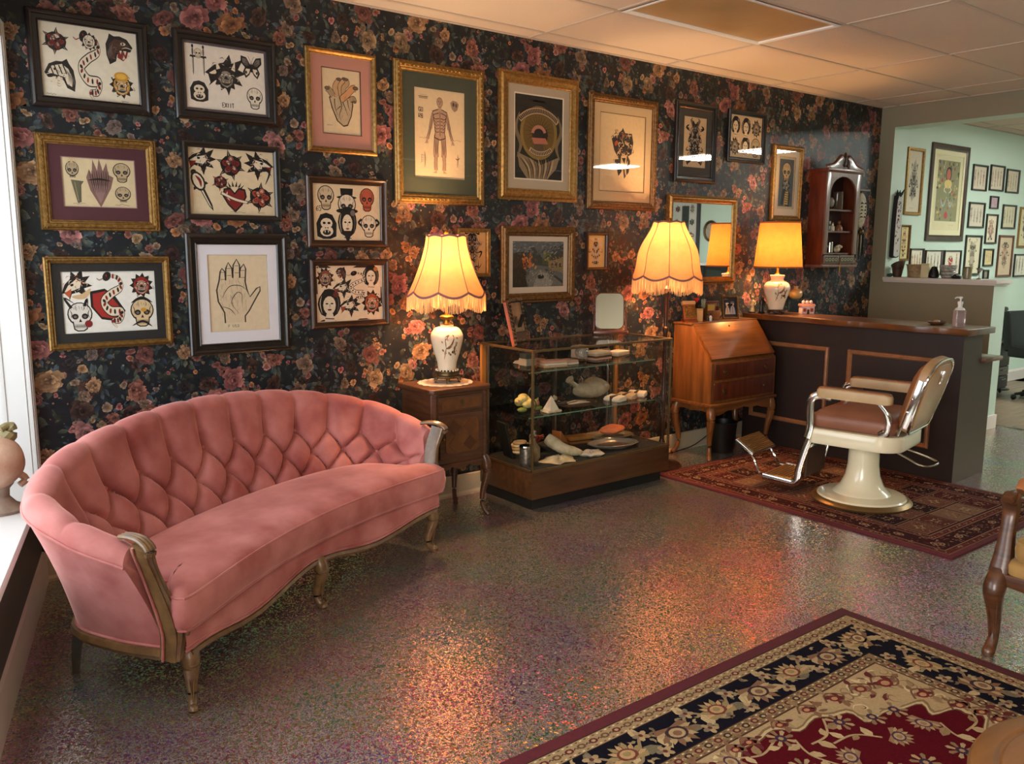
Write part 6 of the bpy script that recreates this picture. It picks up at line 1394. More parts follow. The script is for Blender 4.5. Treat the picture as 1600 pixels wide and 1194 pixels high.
t = thing('pump_bottle', 'clear pump bottle of pink hand gel at the counter end', 'pump bottle', (5.74, -1.64, KZ), radians(150)); gel = P('pink_gel', '#d8c2c0', .1, trans=.7)
MB().prism(rr_poly(.036, .024, .012), 0, .11, 'z').build('bottle_body', gel, t, bevel=.006); bx('label', (-.026, .026, -.0246, -.0242, .025, .085), P('gel_label', '#c9bcc0', .5), t)
MB().lathe([(.033, .11), (.026, .122), (.014, .128), (.014, .148), (.017, .15), (.017, .166), (.006, .168), (.005, .185)], 20).build('pump_collar', M['white'], t); MB().lathe([(.01, .185), (.012, .19), (.01, .198), (0, .199)], 12).build('pump_head', M['white'], t); MB().tube([(0, 0, .193), (.03, 0, .193), (.042, 0, .186)], [.006, .005, .004], 8).build('spout', M['white'], t)

# ------------------------------------------------------------------ hanging curio cabinet
HC = thing('curio_cabinet', 'hanging mahogany curio cabinet with arched door and broken pediment', 'cabinet', (6.44, 0, 1.39))
W_, D_ = .505, .15
bx('side_panel', (0, .018, -D_, 0, 0, .78), M['mahog'], HC, bevel=.002); bx('side_panel', (W_-.018, W_, -D_, 0, 0, .78), M['mahog'], HC, bevel=.002); bx('back_panel', (.018, W_-.018, -.012, -.002, 0, .78), P('cabinet_back', '#33160c', .5), HC)
for z in (.01, .10, .285, .465, .765): bx('shelf', (.018, W_-.018, -D_+.01, -.012, z, z+.014), M['mahog'], HC)
M['greywood'] = P('waxed_mahogany_face', '#6a4a3e', .28, col2='#7d5c4e', scale=(30, 30, 5), coat=.4)
for x in (0, W_-.055): bx('door_stile', (x, x+.055, -D_-.016, -D_, .1, .78), M['greywood'], HC, bevel=.003)
n = 22; arch = [(.055, .66)]+[(W_/2-(W_/2-.055)*cos(pi*i/n), .60+.145*sin(pi*i/n)) for i in range(n+1)]+[(W_-.055, .78), (.055, .78)]
arch = [(.055+0, .78), (.055, .60)]+[(W_/2-(W_/2-.055)*cos(pi*i/n), .60+.15*sin(pi*i/n)) for i in range(1, n)]+[(W_-.055, .60), (W_-.055, .78)]
MB().prism(arch, -D_-.016, -D_, 'y').build('arched_head', M['greywood'], HC, smooth=False)
cr = MB().prism([(0, .78), (-D_-.02, .78), (-D_-.03, .795), (-D_-.03, .81), (0, .81)], -.015, W_+.015).build('cornice', M['mahog'], HC, bevel=.002)
def sw(s): return [(W_/2+s*x, z) for x, z in ((W_/2+.02, .81), (W_/2+.02, .825), (.17, .845), (.12, .88), (.075, .915), (.04, .915), (.032, .895), (.05, .88), (.06, .85), (.05, .81))]
for s in (-1, 1):
    MB().prism(sw(s), -D_-.02, -D_-.004, 'y').build('pediment_scroll', M['greywood'], HC, bevel=.002)
    MB().tube([(x, -D_-.012, z+.004) for x, z in spline(sw(s)[1:6], 4)], .012, 8, ry=.009).build('scroll_cap', M['mahog'], HC)
    MB().tube(spline([(W_/2+s*.012, -D_-.02, .9), (W_/2+s*.02, -D_-.024, .875), (W_/2+s*.028, -D_-.022, .85), (W_/2+s*.016, -D_-.02, .835)], 4), [.006]*4+[.009]*4+[.012]*5, 8).build('carved_leaf', M['darkwood'], HC)
MB().lathe([(.012, .905), (.016, .915), (.01, .925), (.014, .935), (.0, .955)], 12, (W_/2, -D_-.012, 0)).build('finial', M['darkwood'], HC)
for i in range(2):
    x0 = .02+i*.235; d = bx('drawer', (x0, x0+.225, -D_-.014, -D_+.002, .022, .092), M['greywood'], HC, bevel=.003)
    c = Cv(); c.at(0, 0, 1, L=0); c.rect(0, .19, 0, .05, '#4a4a3c')
    for k in range(4): c.at(.025+.047*k, .025, .02, L=2); c.ell(0, 0, 1, .8, '#8d8a6c', n=8); c.ell(0, 0, .5, .4, '#3c3c30', n=6)
    c.build('inlaid_panel', M['print'], d, lambda x, y, L, x0=x0: (x0+.018+x, -D_-.0142-L*Cv.EPS, .032+y))
bx('base_moulding', (-.012, W_+.012, -D_-.025, 0, -.008, .012), M['greywood'], HC, bevel=.004)
MB().tube([(W_/2, -D_-.02, .07), (W_/2, -D_-.024, .03), (W_/2, -D_-.02, -.05)], [.004, .005, .008], 8).build('key_tassel', M['brass'], HC)
# curios in it
def cur(name, lab, cat, x, z): return thing(name, lab, cat, (6.44+x, -.085, 1.39+z+.0145), 0, 'curios in the hanging cabinet')
t = cur('tankard', 'dark glass tankard on the top shelf of the hanging cabinet', 'tankard', .29, .465); MB().lathe([(.045, 0), (.05, .01), (.047, .15), (.044, .15), (.043, .02), (0, .015)], 18).build('mug', P('smoke_glass', '#4a3c34', .1), t); MB().tube(spline([(.045, 0, .13), (.08, 0, .11), (.08, 0, .06), (.046, 0, .03)], 4), .007, 8).build('handle', MATS['smoke_glass'], t)
t = cur('egg_ornament', 'grey egg on a cup beside the tankard', 'egg', .19, .465); MB().sph((0, 0, .058), .032, .032, .045, 14, 10).build('egg', P('grey_egg', '#8d857c', .4), t); MB().lathe([(.02, 0), (.012, .008), (.022, .02)], 14).build('cup', M['brass'], t)
t = cur('small_vase', 'small pale vase at the left of the top shelf', 'vase', .1, .465); MB().lathe([(.015, 0), (.024, .02), (.02, .05), (.01, .065), (.014, .075)], 14).build('vase_body', M['ceramic'], t); MB().lathe([(.015, .074), (.016, .08), (.012, .08)], 12).build('rim', M['brass'], t)
for i, (x, h, lab) in enumerate(((.09, .10, 'tall white bottle on the middle cabinet shelf'), (.145, .12, 'clear tall bottle on the middle cabinet shelf'), (.2, .07, 'short silver flask on the middle cabinet shelf'), (.245, .06, 'small round white pot on the middle cabinet shelf'))):
    t = cur('cabinet_bottle', lab, 'bottle', x, .285); MB().lathe([(.016, 0), (.018, .005), (.018, h*.6), (.008, h*.78), (.008, h)], 14).build('bottle_body', (M['white'], P('pale_glass', '#a8a294', .1), M['steel'], M['ceramic'])[i], t); MB().lathe([(.01, h), (.01, h+.012), (0, h+.013)], 12).build('stopper', (M['steel'], M['matblack'], M['steel'], M['brass'])[i], t)
t = cur('seated_figure', 'brown seated figure on the middle cabinet shelf', 'figurine', .34, .285); MB().lathe([(.032, 0), (.035, .015), (.024, .045), (.012, .058)], 14).build('torso', P('amber_stone', '#7a4a30', .35), t); MB().sph((0, 0, .072), .014, .014, .017).build('head', MATS['amber_stone'], t)
for i, (x, lab) in enumerate(((.11, 'dark crouching figure on the lowest cabinet shelf'), (.33, 'pale cluster of beads on the lowest cabinet shelf'))):
    t = cur('small_ornament', lab, 'ornament', x, .10); mm = (M['jet'], bonew)[i]
    MB().sph((0, 0, .03), .035, .028, .03, 12, 8).build('ornament_body', mm, t)
    for k in range(3): MB().sph((-.03+.03*k, -.02, .05+.008*(k % 2)), .014).build('ornament_knob', mm, t)
t = cur('silver_cup', 'polished silver cup on the lowest cabinet shelf', 'cup', .22, .10); MB().lathe([(.022, 0), (.026, .004), (.026, .085), (.023, .085), (.022, .01), (0, .008)], 18).build('cup_body', M['chrome'], t); MB().lathe([(.0265, .08), (.028, .085), (.0265, .09)], 18).build('lip', M['chrome'], t)
# oval carved ornament to its right
t = thing('carved_mask', 'pale oval carved mask with dark fringe hanging beside the curio cabinet', 'mask', (7.2, -.012, 1.72))
MB().sph((0, -.02, .16), .085, .03, .155, 20, 14).build('mask_face', P('bone_carving', '#b8ab90', .6, col2='#8d8068', scale=(30, 30, 30), bump=.5), t)
for i in range(5):
    for s in (-1, 1): MB().tube([(s*(.012+.012*(i % 2)), -.05, .22-.03*i), (s*.03, -.048, .225-.03*i), (s*.045, -.044, .215-.03*i)], [.004, .006, .002], 6).build('carved_mark', M['matblack'], t)
bx('bracket', (-.09, .09, -.05, 0, .33, .345), M['greywood'], t); MB().tube([(0, -.02, .345), (0, -.025, .30)], .004, 6).build('hook', M['bronze'], t)
MB().sph((0, -.035, -.03), .03, .028, .03).build('bell', M['bronze'], t)
for k in range(9): MB().tube([(-.07+.0175*k, -.02, .02), (-.072+.018*k, -.025, -.12-.05*(k % 3)), (-.07+.0178*k, -.02, -.24-.04*(k % 2))], [.006, .005, .002], 5).build('fringe_strand', (M['matblack'], bonew)[k % 3 == 0], t)
# ------------------------------------------------------------------ barber chair (local y = forward, facing the floral wall)
BC = thing('barber_chair', 'vintage cream and chrome barber chair with tan padded seat and footrest', 'barber chair', (4.75, -1.60, .0125), radians(11))
tan = P('tan_vinyl', '#9a6a44', .38, col2='#8a5a38', scale=(9, 9, 9), bump=.04, coat=.15); tanl = P('worn_cream_vinyl', '#b8946a', .4, col2='#a8825a', scale=(8, 8, 8)); tanl2 = P('cream_vinyl_side', '#c2a67c', .4, col2='#b0926a', scale=(8, 8, 8)); seatm = P('mauve_brown_vinyl', '#80503c', .42, col2='#8e5c44', scale=(8, 8, 8), bump=.04)
MB().lathe([(.285, 0), (.29, .012), (.275, .028), (.25, .034)], 56).build('base_ring', P('aged_brass_ring', '#8a7048', .35, .8), BC)
MB().lathe([(.255, .02), (.258, .034), (.25, .042), (.17, .055), (.165, .062), (.155, .068), (.125, .10), (.1, .16), (.09, .23), (.088, .345), (.07, .35)], 48).build('pedestal', M['cream_enamel'], BC)
MB().lathe([(.075, .345), (.078, .35), (.078, .372), (.06, .39)], 28).build('collar', M['black'], BC)
def rrect(w, d, r, n=6, yo=0):
    return [(x, y+yo) for x, y in rr_poly(w, d, r, n)]
def dshape(w, y0, y1, r, n=10):
    """round cornered seat, tighter corners at the front"""
    pts = []
    for sx, yy, rr, a0 in ((1, y1-.04, .04, 0), (-1, y1-.04, .04, pi/2), (-1, y0+r, r, pi), (1, y0+r, r, 3*pi/2)):
        for k in range(n+1): a = a0+pi/2*k/n; pts.append((sx*(w-rr)+rr*cos(a), yy+rr*sin(a)))
    return pts
def slab(poly, prof):
    """stack of scaled outlines -> rounded slab; prof rows (inset, z)"""
    mb = MB(); cx = sum(p[0] for p in poly)/len(poly); cy = sum(p[1] for p in poly)/len(poly); n = len(poly); vs = []
    for ins, z in prof:
        for x, y in poly:
            l = sqrt((x-cx)**2+(y-cy)**2); k = max(0, 1-ins/l); vs.append((cx+(x-cx)*k, cy+(y-cy)*k, z))
    fs = [(i*n+j, i*n+(j+1) % n, (i+1)*n+(j+1) % n, (i+1)*n+j) for i in range(len(prof)-1) for j in range(n)]
    fs += [tuple(range(n))[::-1], tuple((len(prof)-1)*n+j for j in range(n))]
    return mb.add(vs, fs)
slab(dshape(.275, -.27, .25, .13), [(.03, .368), (.006, .372), (0, .382), (0, .452), (.008, .462), (.03, .464)]).build('seat_skirt', M['cream_enamel'], BC)
sc = slab(dshape(.245, -.23, .24, .08), [(.02, .464), (.0, .474), (-.006, .505), (-.003, .54), (.006, .547), (.03, .565), (.08, .585), (.16, .597), (.22, .6)]).build('seat_cushion', seatm, BC, angle=70)
MB().tube([(x, y, .545) for x, y in dshape(.246, -.231, .241, .08)], .004, 6, closed=True).build('piping', seatm, sc)
# back: shell with padded front, leaning backwards
lean = Matrix.Rotation(radians(16), 3, 'X')
def backpoly(s=1): return [(x*s, z*s) for x, z in spline([(-.20, .0), (-.225, .12), (-.235, .28), (-.215, .37), (-.13, .415), (0, .425), (.13, .415), (.215, .37), (.235, .28), (.225, .12), (.20, .0), (.1, -.015), (-.1, -.015)], 3, True)]
BY, BZ = -.245, .515
shell = MB().prism(backpoly(), -.05, .0, 'y').rot(lean).build('back_shell', tanl, BC, (0, BY, BZ), bevel=.014, seg=3)
pad = MB().grid(lambda i, j: tuple(lean @ Vector((backpoly(.95)[i][0]*(1-j/6), .0+.042*min(1, (j+.0)/2.2)**.5 if j else 0.0, .2+(backpoly(.95)[i][1]-.2)*(1-j/6)))), len(backpoly()), 7, cu=True).build('back_pad', tan, BC, (0, BY, BZ), angle=70)
rim_ = MB().tube([lean @ Vector((x, -.052, z)) for x, z in backpoly(.99)], .008, 8, closed=True).build('back_rim', M['chrome'], shell, (0, 0, 0))
MB().prism([(x*.86, z*.86+.03) for x, z in backpoly()], -.062, -.05, 'y').rot(lean).build('back_plate', P('honey_back_panel', '#a87a3c', .35, coat=.3), BC, (0, BY, BZ), bevel=.006)
MB().box(-.02, .02, -.075, -.06, .28, .36).rot(lean).build('headrest_socket', M['chrome'], BC, (0, BY, BZ), bevel=.006)
for s in (-1, 1):
    MB().box(s*.234-.005, s*.234+.005, -.05, -.012, .02, .31).rot(lean).build('side_plate', M['chrome'], BC, (0, BY, BZ), bevel=.004)
    MB().tube([lean @ Vector((s*.246, -.02, -.03)), lean @ Vector((s*.246, -.02, .12))], .016, 10, ry=.006).build('recline_bar', M['chrome'], BC, (0, BY, BZ))
    MB().sph(tuple(lean @ Vector((s*.25, -.022, .2))), .01).build('bolt', M['chrome'], BC, (0, BY, BZ))
    # arm pad and bracket
    ap_ = slab(rrect(.034, .215, .03, 5), [(.006, .655), (.0, .662), (0, .695), (.006, .706), (.016, .711)]); ap_.v = [(x+s*.27, y-.01, z+.02*(y+.2)*.3) for x, y, z in ap_.v]
    arm = ap_.build('arm_pad', tanl2, BC, angle=60)
    at_ = slab(rrect(.031, .21, .028, 5), [(.0, .704), (.002, .711), (.008, .716), (.02, .719)]); at_.v = [(x+s*.27, y-.01, z+.02*(y+.2)*.3) for x, y, z in at_.v]; at_.build('arm_top', tan, arm, angle=60)
    MB().tube(spline([(s*.27, .12, .66), (s*.272, .19, .665), (s*.276, .235, .64), (s*.276, .24, .56), (s*.276, .235, .47), (s*.276, .25, .40)], 5), [.023]*26, 8, ry=.006, upv=(1, 0, 0)).build('arm_bracket', M['chrome'], BC)
    MB().tube(spline([(s*.27, -.15, .655), (s*.268, -.19, .61), (s*.262, -.205, .56), (s*.255, -.2, .50), (s*.245, -.16, .465)], 5), [.012]*6+[.02]*6+[.016]*4+[.026]*5, 8, ry=.008, upv=(1, 0, 0)).build('arm_support', M['chrome'], BC)
# footrest
for s in (-1, 1):
    MB().tube(spline([(s*.19, .25, .41), (s*.185, .285, .33), (s*.18, .325, .18), (s*.18, .335, .1), (s*.18, .36, .075), (s*.18, .40, .075), (s*.18, .56, .085)], 4), .022, 8, ry=.006, upv=(1, 0, 0)).build('footrest_strap', M['chrome'], BC)
    MB().tube(spline([(s*.17, .55, .088), (s*.15, .60, .10), (s*.14, .635, .16), (s*.15, .67, .215), (s*.15, .68, .24)], 4), .008, 8).build('plate_rod', M['chrome'], BC)
bx('leg_panel', (-.15, .15, .29, .305, .12, .36), brownm, BC, bevel=.004); bx('leg_rail', (-.18, .18, .275, .29, .30, .33), M['chrome'], BC, bevel=.003)
tread = MB().box(-.165, .165, .37, .56, .085, .1).build('foot_tread', M['brass'], BC, bevel=.003)
tr = MB()
for i in range(14):
    for j in range(8): tr.box(-.155+i*.0225, -.14+i*.0225, .378+j*.0225, .392+j*.0225, .1, .105)
o = tr.build('tread_studs', P('aged_brass_tread', '#8a6a40', .4, .7), tread, smooth=False); o['kind'] = 'stuff'
fm2 = Matrix.Rotation(radians(33), 3, 'X')
plt = MB().box(-.17, .17, -.075, .075, -.012, .006).rot(fm2).build('foot_plate', M['chrome'], BC, (0, .70, .25), bevel=.006)
for j in range(11): MB().tube([fm2 @ Vector((-.155, -.064+j*.0128, .007)), fm2 @ Vector((.155, -.064+j*.0128, .007))], .0045, 6).build('plate_rib', MATS['aged_brass_tread'], BC, (0, .70, .25))
MB().tube(spline([(.05, -.07, .36), (.02, -.22, .31), (-.01, -.34, .275), (.08, -.385, .275), (.15, -.36, .285), (.14, -.20, .33), (.1, -.06, .37)], 5), .006, 8).build('pump_lever', M['chrome'], BC)

# ------------------------------------------------------------------ rugs (woven pattern as flat pieces on the pile)
M['weave'] = print_mat('wool_weave', .95, bump=.5, bscale=260, noise=.28, nscale=130, spec=.05)
def rug(name, label, x0, x1, y0, y1, edge, draw, rz=0, th=.011):
    t = thing(name, label, 'rug', (x0, y0, 0), rz); W, L = x1-x0, y1-y0
    MB().box(0, W, 0, L, .0005, th).build('pile', P(name+label[:8]+'_edge', edge, .95, col2=mixc(edge, (0, 0, 0), .25), scale=(60, 60, 60), bump=.4, bscale=300), t, bevel=.004)
    c = Cv(); draw(c, W, L); o = c.build('woven_pattern', M['weave'], t, lambda x, y, Lv: (x, y, th+.0003+Lv*2.5e-5)); o['kind'] = 'stuff'
    return t
def palmette(c, x, y, k, rot, c1, c2, c3, seed=0, L=6):
    R = random.Random(seed); c.at(x, y, k, rot, L=L)
    for i in range(9):
        a = pi*(i/8)-.0; q = .95+.1*(i % 2)
        c.poly([(.25*cos(a-.16), .25*sin(a-.16)-.2), (q*.75*cos(a-.17), q*.75*sin(a-.17)-.1), (q*cos(a), q*sin(a)-.1), (q*.75*cos(a+.17), q*.75*sin(a+.17)-.1), (.25*cos(a+.16), .25*sin(a+.16)-.2)], (c1, c2)[i % 2]); c.L -= .8
    c.L += 1; c.ell(0, .05, .5, .42, c3, n=12); c.ell(0, .08, .36, .3, c1, n=12); c.ell(0, .1, .2, .17, c2, n=8)
    for q in (-1, 1): c.poly([(0, -.35), (q*.7, -.5), (q*.9, -.2), (q*.4, -.2)], c2); c.L -= 1
def vine(c, pts, w, col, lc, seed, L=3, leaves=True, k=.03):
    c.at(0, 0, 1, L=L); q = spline(pts, 8); c.stroke(q, w, col)
    R = random.Random(seed)
    if leaves:
        for i in range(3, len(q)-2, 4):
            a = math.atan2(q[i+1][1]-q[i][1], q[i+1][0]-q[i][0])+(1 if (i//4) % 2 else -1)*R.uniform(.6, 1.2); l = k*R.uniform(.8, 1.4)
            c.at(q[i][0], q[i][1], l, a, L=L+1); c.poly([(0, 0), (.3, .3), (.65, .28), (1, 0), (.65, -.2), (.3, -.25)], R.choice(lc)); c.stroke([(.1, .02), (.8, .02)], .06, '#4a3a30', 2)
def big_rug(c, W, L):
    R = random.Random(9); TN1, TN2, TN3, NV, MR, CRM = '#98805e', '#7d6548', '#624834', '#15131c', '#4f0d16', '#a58d68'
    c.at(0, 0, 1, L=0); b = .05
    def fr(d, col, Lv): c.at(0, 0, 1, L=Lv); c.rect(d, W-d, d, L-d, col)
    fr(.05, '#3a2a24', .3); fr(.055, TN1, .6); fr(.115, '#2c201e', .9); fr(.12, NV, 1.2); fr(.29, '#2c201e', 1.5); fr(.295, TN2, 1.8); fr(.345, '#4a3228', 2.1); fr(.352, CRM, 2.4)
    # guard bands: little dotted flowers
    for d, s, cols in ((.085, .05, (TN3, '#5c2a28', '#3a2e2c')), (.32, .046, ('#5c2a28', '#3a2c28', CRM))):
        def run(x, y, rot, i):
            c.at(x, y, .017, rot, L=5); c.ell(0, 0, 1, .75, cols[i % 2], n=8); c.ell(0, 0, .5, .4, CRM if i % 2 else TN1, n=6); c.stroke([(1, .3), (1.4, -.2), (1.9, .2)], .25, cols[2])
        for i in range(int((W-2*d)/s)+1): run(d+i*s, d, 0, i); run(d+i*s, L-d, pi, i)
        for i in range(int((L-2*d)/s)+1): run(d, d+i*s, pi/2, i); run(W-d, d+i*s, -pi/2, i)
    for d in (.062, .108, .302, .34):
        for i in range(int((W-2*d)/.018)): 
            for y in (d, L-d): c.at(d+i*.018, y, .0035, L=6); c.rect(-1.3, 1.3, -.7, .7, '#d0bd98' if i % 2 else '#5c4636')
        for i in range(int((L-2*d)/.018)):
            for x in (d, W-d): c.at(x, d+i*.018, .0035, L=6); c.rect(-.7, .7, -1.3, 1.3, '#d0bd98' if i % 2 else '#5c4636')
    # main border: waving vine with palmettes on navy
    mdl = .207
    def border(P0, d, n, nrm, seed):
        step = .21; cnt = int(n/step); k0 = (n-cnt*step)/2
        pts = [(P0[0]+d[0]*(k0+step*(i/2))+nrm[0]*.05*(1 if i % 2 else -1), P0[1]+d[1]*(k0+step*(i/2))+nrm[1]*.05*(1 if i % 2 else -1)) for i in range(2*cnt+1)]
        vine(c, pts, .011, '#8a7458', ['#a8906a', '#8a7050', '#6d6450', '#b39c74'], seed, 4, k=.06)
        ang = math.atan2(d[1], d[0])
        for i in range(cnt):
            s = k0+step*(i+.5); x, y = P0[0]+d[0]*s, P0[1]+d[1]*s
            palmette(c, x, y, .074 if i % 2 else .084, ang+(0 if i % 2 else pi), (CRM, '#b08c64')[i % 2], ('#7a5a44', '#8d7a54')[i % 2], ('#3c2c30', '#6a3a30')[i % 2], i, 8)
            for q in (-1, 1):
                xx, yy = x+d[0]*step*.5+nrm[0]*.052*q, y+d[1]*step*.5+nrm[1]*.052*q; c.at(xx, yy, .034, R.uniform(0, 6), L=7)
                for m_ in range(5): a = m_*1.256; c.ell(.5*cos(a), .5*sin(a), .42, .3, (CRM, TN1, '#7a6a58')[(i+m_) % 3], a, 7); c.L -= .9
                c.L += 1; c.ell(0, 0, .25, .25, '#5c3028', n=6)
            for m_ in range(11):
                a = R.uniform(0, 6.3); xx, yy = x+d[0]*R.uniform(-.1, .1)+nrm[0]*R.uniform(-.07, .07), y+d[1]*R.uniform(-.1, .1)+nrm[1]*R.uniform(-.07, .07)
                c.at(xx, yy, .028, a, L=6.5); c.poly([(0, 0), (.3, .35), (.8, .3), (1.1, -.1), (.6, .0), (.3, -.2)], R.choice(['#8a7a5c', '#a08a64', '#6d5c48']))
    border((.13, mdl), (1, 0), W-.26, (0, 1), 1); border((.13, L-mdl), (1, 0), W-.26, (0, -1), 2); border((mdl, .29), (0, 1), L-.58, (1, 0), 3); border((W-mdl, .29), (0, 1), L-.58, (-1, 0), 4)
    for x in (mdl, W-mdl):
        for y in (mdl, L-mdl): palmette(c, x, y, .075, pi/4*(1 if x > W/2 else 3), '#b0986c', '#7a5a44', '#5c3c38', 3, 11)
    # red field with lobed outline on the cream ground
    mx, my = W/2, L/2; ax, ay = W/2-.37, L/2-.37
    lob = []
    for i in range(160):
        a = 2*pi*i/160; ca, sa = cos(a), sin(a); k = 1/(abs(ca)**3.4+abs(sa)**3.4)**(1/3.4); w_ = .90+.045*sin(14*a)+.03*sin(28*a+1)
        corner = abs(ca*sa)*2; k *= w_*(1-.20*corner**4); lob.append((mx+ax*k*ca, my+ay*k*sa))
    c.at(0, 0, 1, L=3.2); c.poly([(mx+(x-mx)*1.06, my+(y-my)*1.07) for x, y in lob], TN2); c.poly([(mx+(x-mx)*1.035, my+(y-my)*1.045) for x, y in lob], '#b8a27a'); c.poly([(mx+(x-mx)*1.012, my+(y-my)*1.016) for x, y in lob], '#5a4232'); c.poly(lob, MR)
    # scrolls in the cream spandrels
    for sx in (0, 1):
        for sy in (0, 1):
            for k, (px, py, s, r) in enumerate(((.46, .45, .065, .8), (.57, .42, .05, .2), (.43, .57, .05, 1.4), (.70, .40, .045, .1), (.40, .68, .045, 1.5), (.84, .385, .04, .1), (.385, .8, .04, 1.5), (.99, .385, .035, 0), (1.15, .385, .035, 0))):
                X = px if not sx else W-px; Y = py if not sy else L-py
                vine(c, [(X-s, Y), (X, Y+s*.8), (X+s, Y), (X+s*.3, Y-s*.5), (X-s*.2, Y)], .008, '#6a4a38', ['#7a5a44', '#5c2a28', '#8a7050'], k, 10, k=.036)
                c.at(X, Y, s*.5, L=14); c.ell(0, 0, 1, .8, '#6a2a28', n=10); c.ell(0, 0, .6, .45, '#a8805c', n=8)
    def in_field(x, y, m):
        a = math.atan2((y-my)/ay, (x-mx)/ax); i = int((a % (2*pi))/(2*pi)*160) % 160; return ((x-mx)/ax)**2+((y-my)/ay)**2 < m*m*(((lob[i][0]-mx)/ax)**2+((lob[i][1]-my)/ay)**2)
    for i in range(900):
        x, y = R.uniform(.37, W-.37), R.uniform(.37, L-.37)
        if in_field(x, y, 1.1): continue
        if i % 3 == 0: c.at(x, y, R.uniform(.018, .034), R.uniform(0, 6.3), L=7+(i % 7)*.2); c.stroke([(-1, 0), (-.4, .7), (.5, .6), (.7, -.1), (.1, -.3)], .22, R.choice(['#7a6248', '#5e4836', '#8a7050', '#c4b08a']), 2, 3)
        else: c.at(x, y, R.uniform(.012, .03), R.uniform(0, 6.3), L=6+(i % 7)*.2); c.poly([(-1, 0), (-.3, .4), (.5, .3), (1, 0), (.4, -.3), (-.4, -.35)], R.choice(['#8a7454', '#6e5640', '#5c2c28', '#c2ae86', '#94805c']))
    # field flowers and arabesques
    pts = []
    tries = 0
    while len(pts) < 120 and tries < 5000:
        tries += 1; a = R.uniform(0, 6.3); k = sqrt(R.random())*.9; x, y = mx+ax*k*cos(a)*1.0, my+ay*k*sin(a)*1.0
        if all((x-p[0])**2+(y-p[1])**2 > .098**2 for p in pts): pts.append((x, y))
    for i, (x, y) in enumerate(pts):
        if i % 3 == 0: palmette(c, x, y, .056, R.uniform(0, 6.3), '#a08a66', '#8a6a50', '#4a3040', i, 12)
        elif i % 3 == 1:
            c.at(x, y, .046, R.uniform(0, 6.3), L=12)
            for m_ in range(8): a = m_*.785; c.poly([(.2*cos(a-.3), .2*sin(a-.3)), (.9*cos(a-.2), .9*sin(a-.2)), (1.05*cos(a), 1.05*sin(a)), (.9*cos(a+.2), .9*sin(a+.2)), (.2*cos(a+.3), .2*sin(a+.3))], ('#a08a66', '#7d684c')[m_ % 2]); c.L -= .9
            c.L += 1; c.ell(0, 0, .42, .42, '#3c2c3c', n=8); c.ell(0, 0, .2, .2, '#a08060', n=6)
        else:
            a = R.uniform(0, 6.3); vine(c, [(x-.08*cos(a), y-.08*sin(a)), (x+.03*sin(a), y-.03*cos(a)), (x+.09*cos(a), y+.09*sin(a))], .008, '#a08a66', ['#a8906a', '#8a7050', '#b39c74'], i, 9, k=.045)
rug('persian_rug', 'large crimson persian rug with navy vine border in the foreground', .85, 3.215, -3.95, -2.405, '#5a0f1c', big_rug)
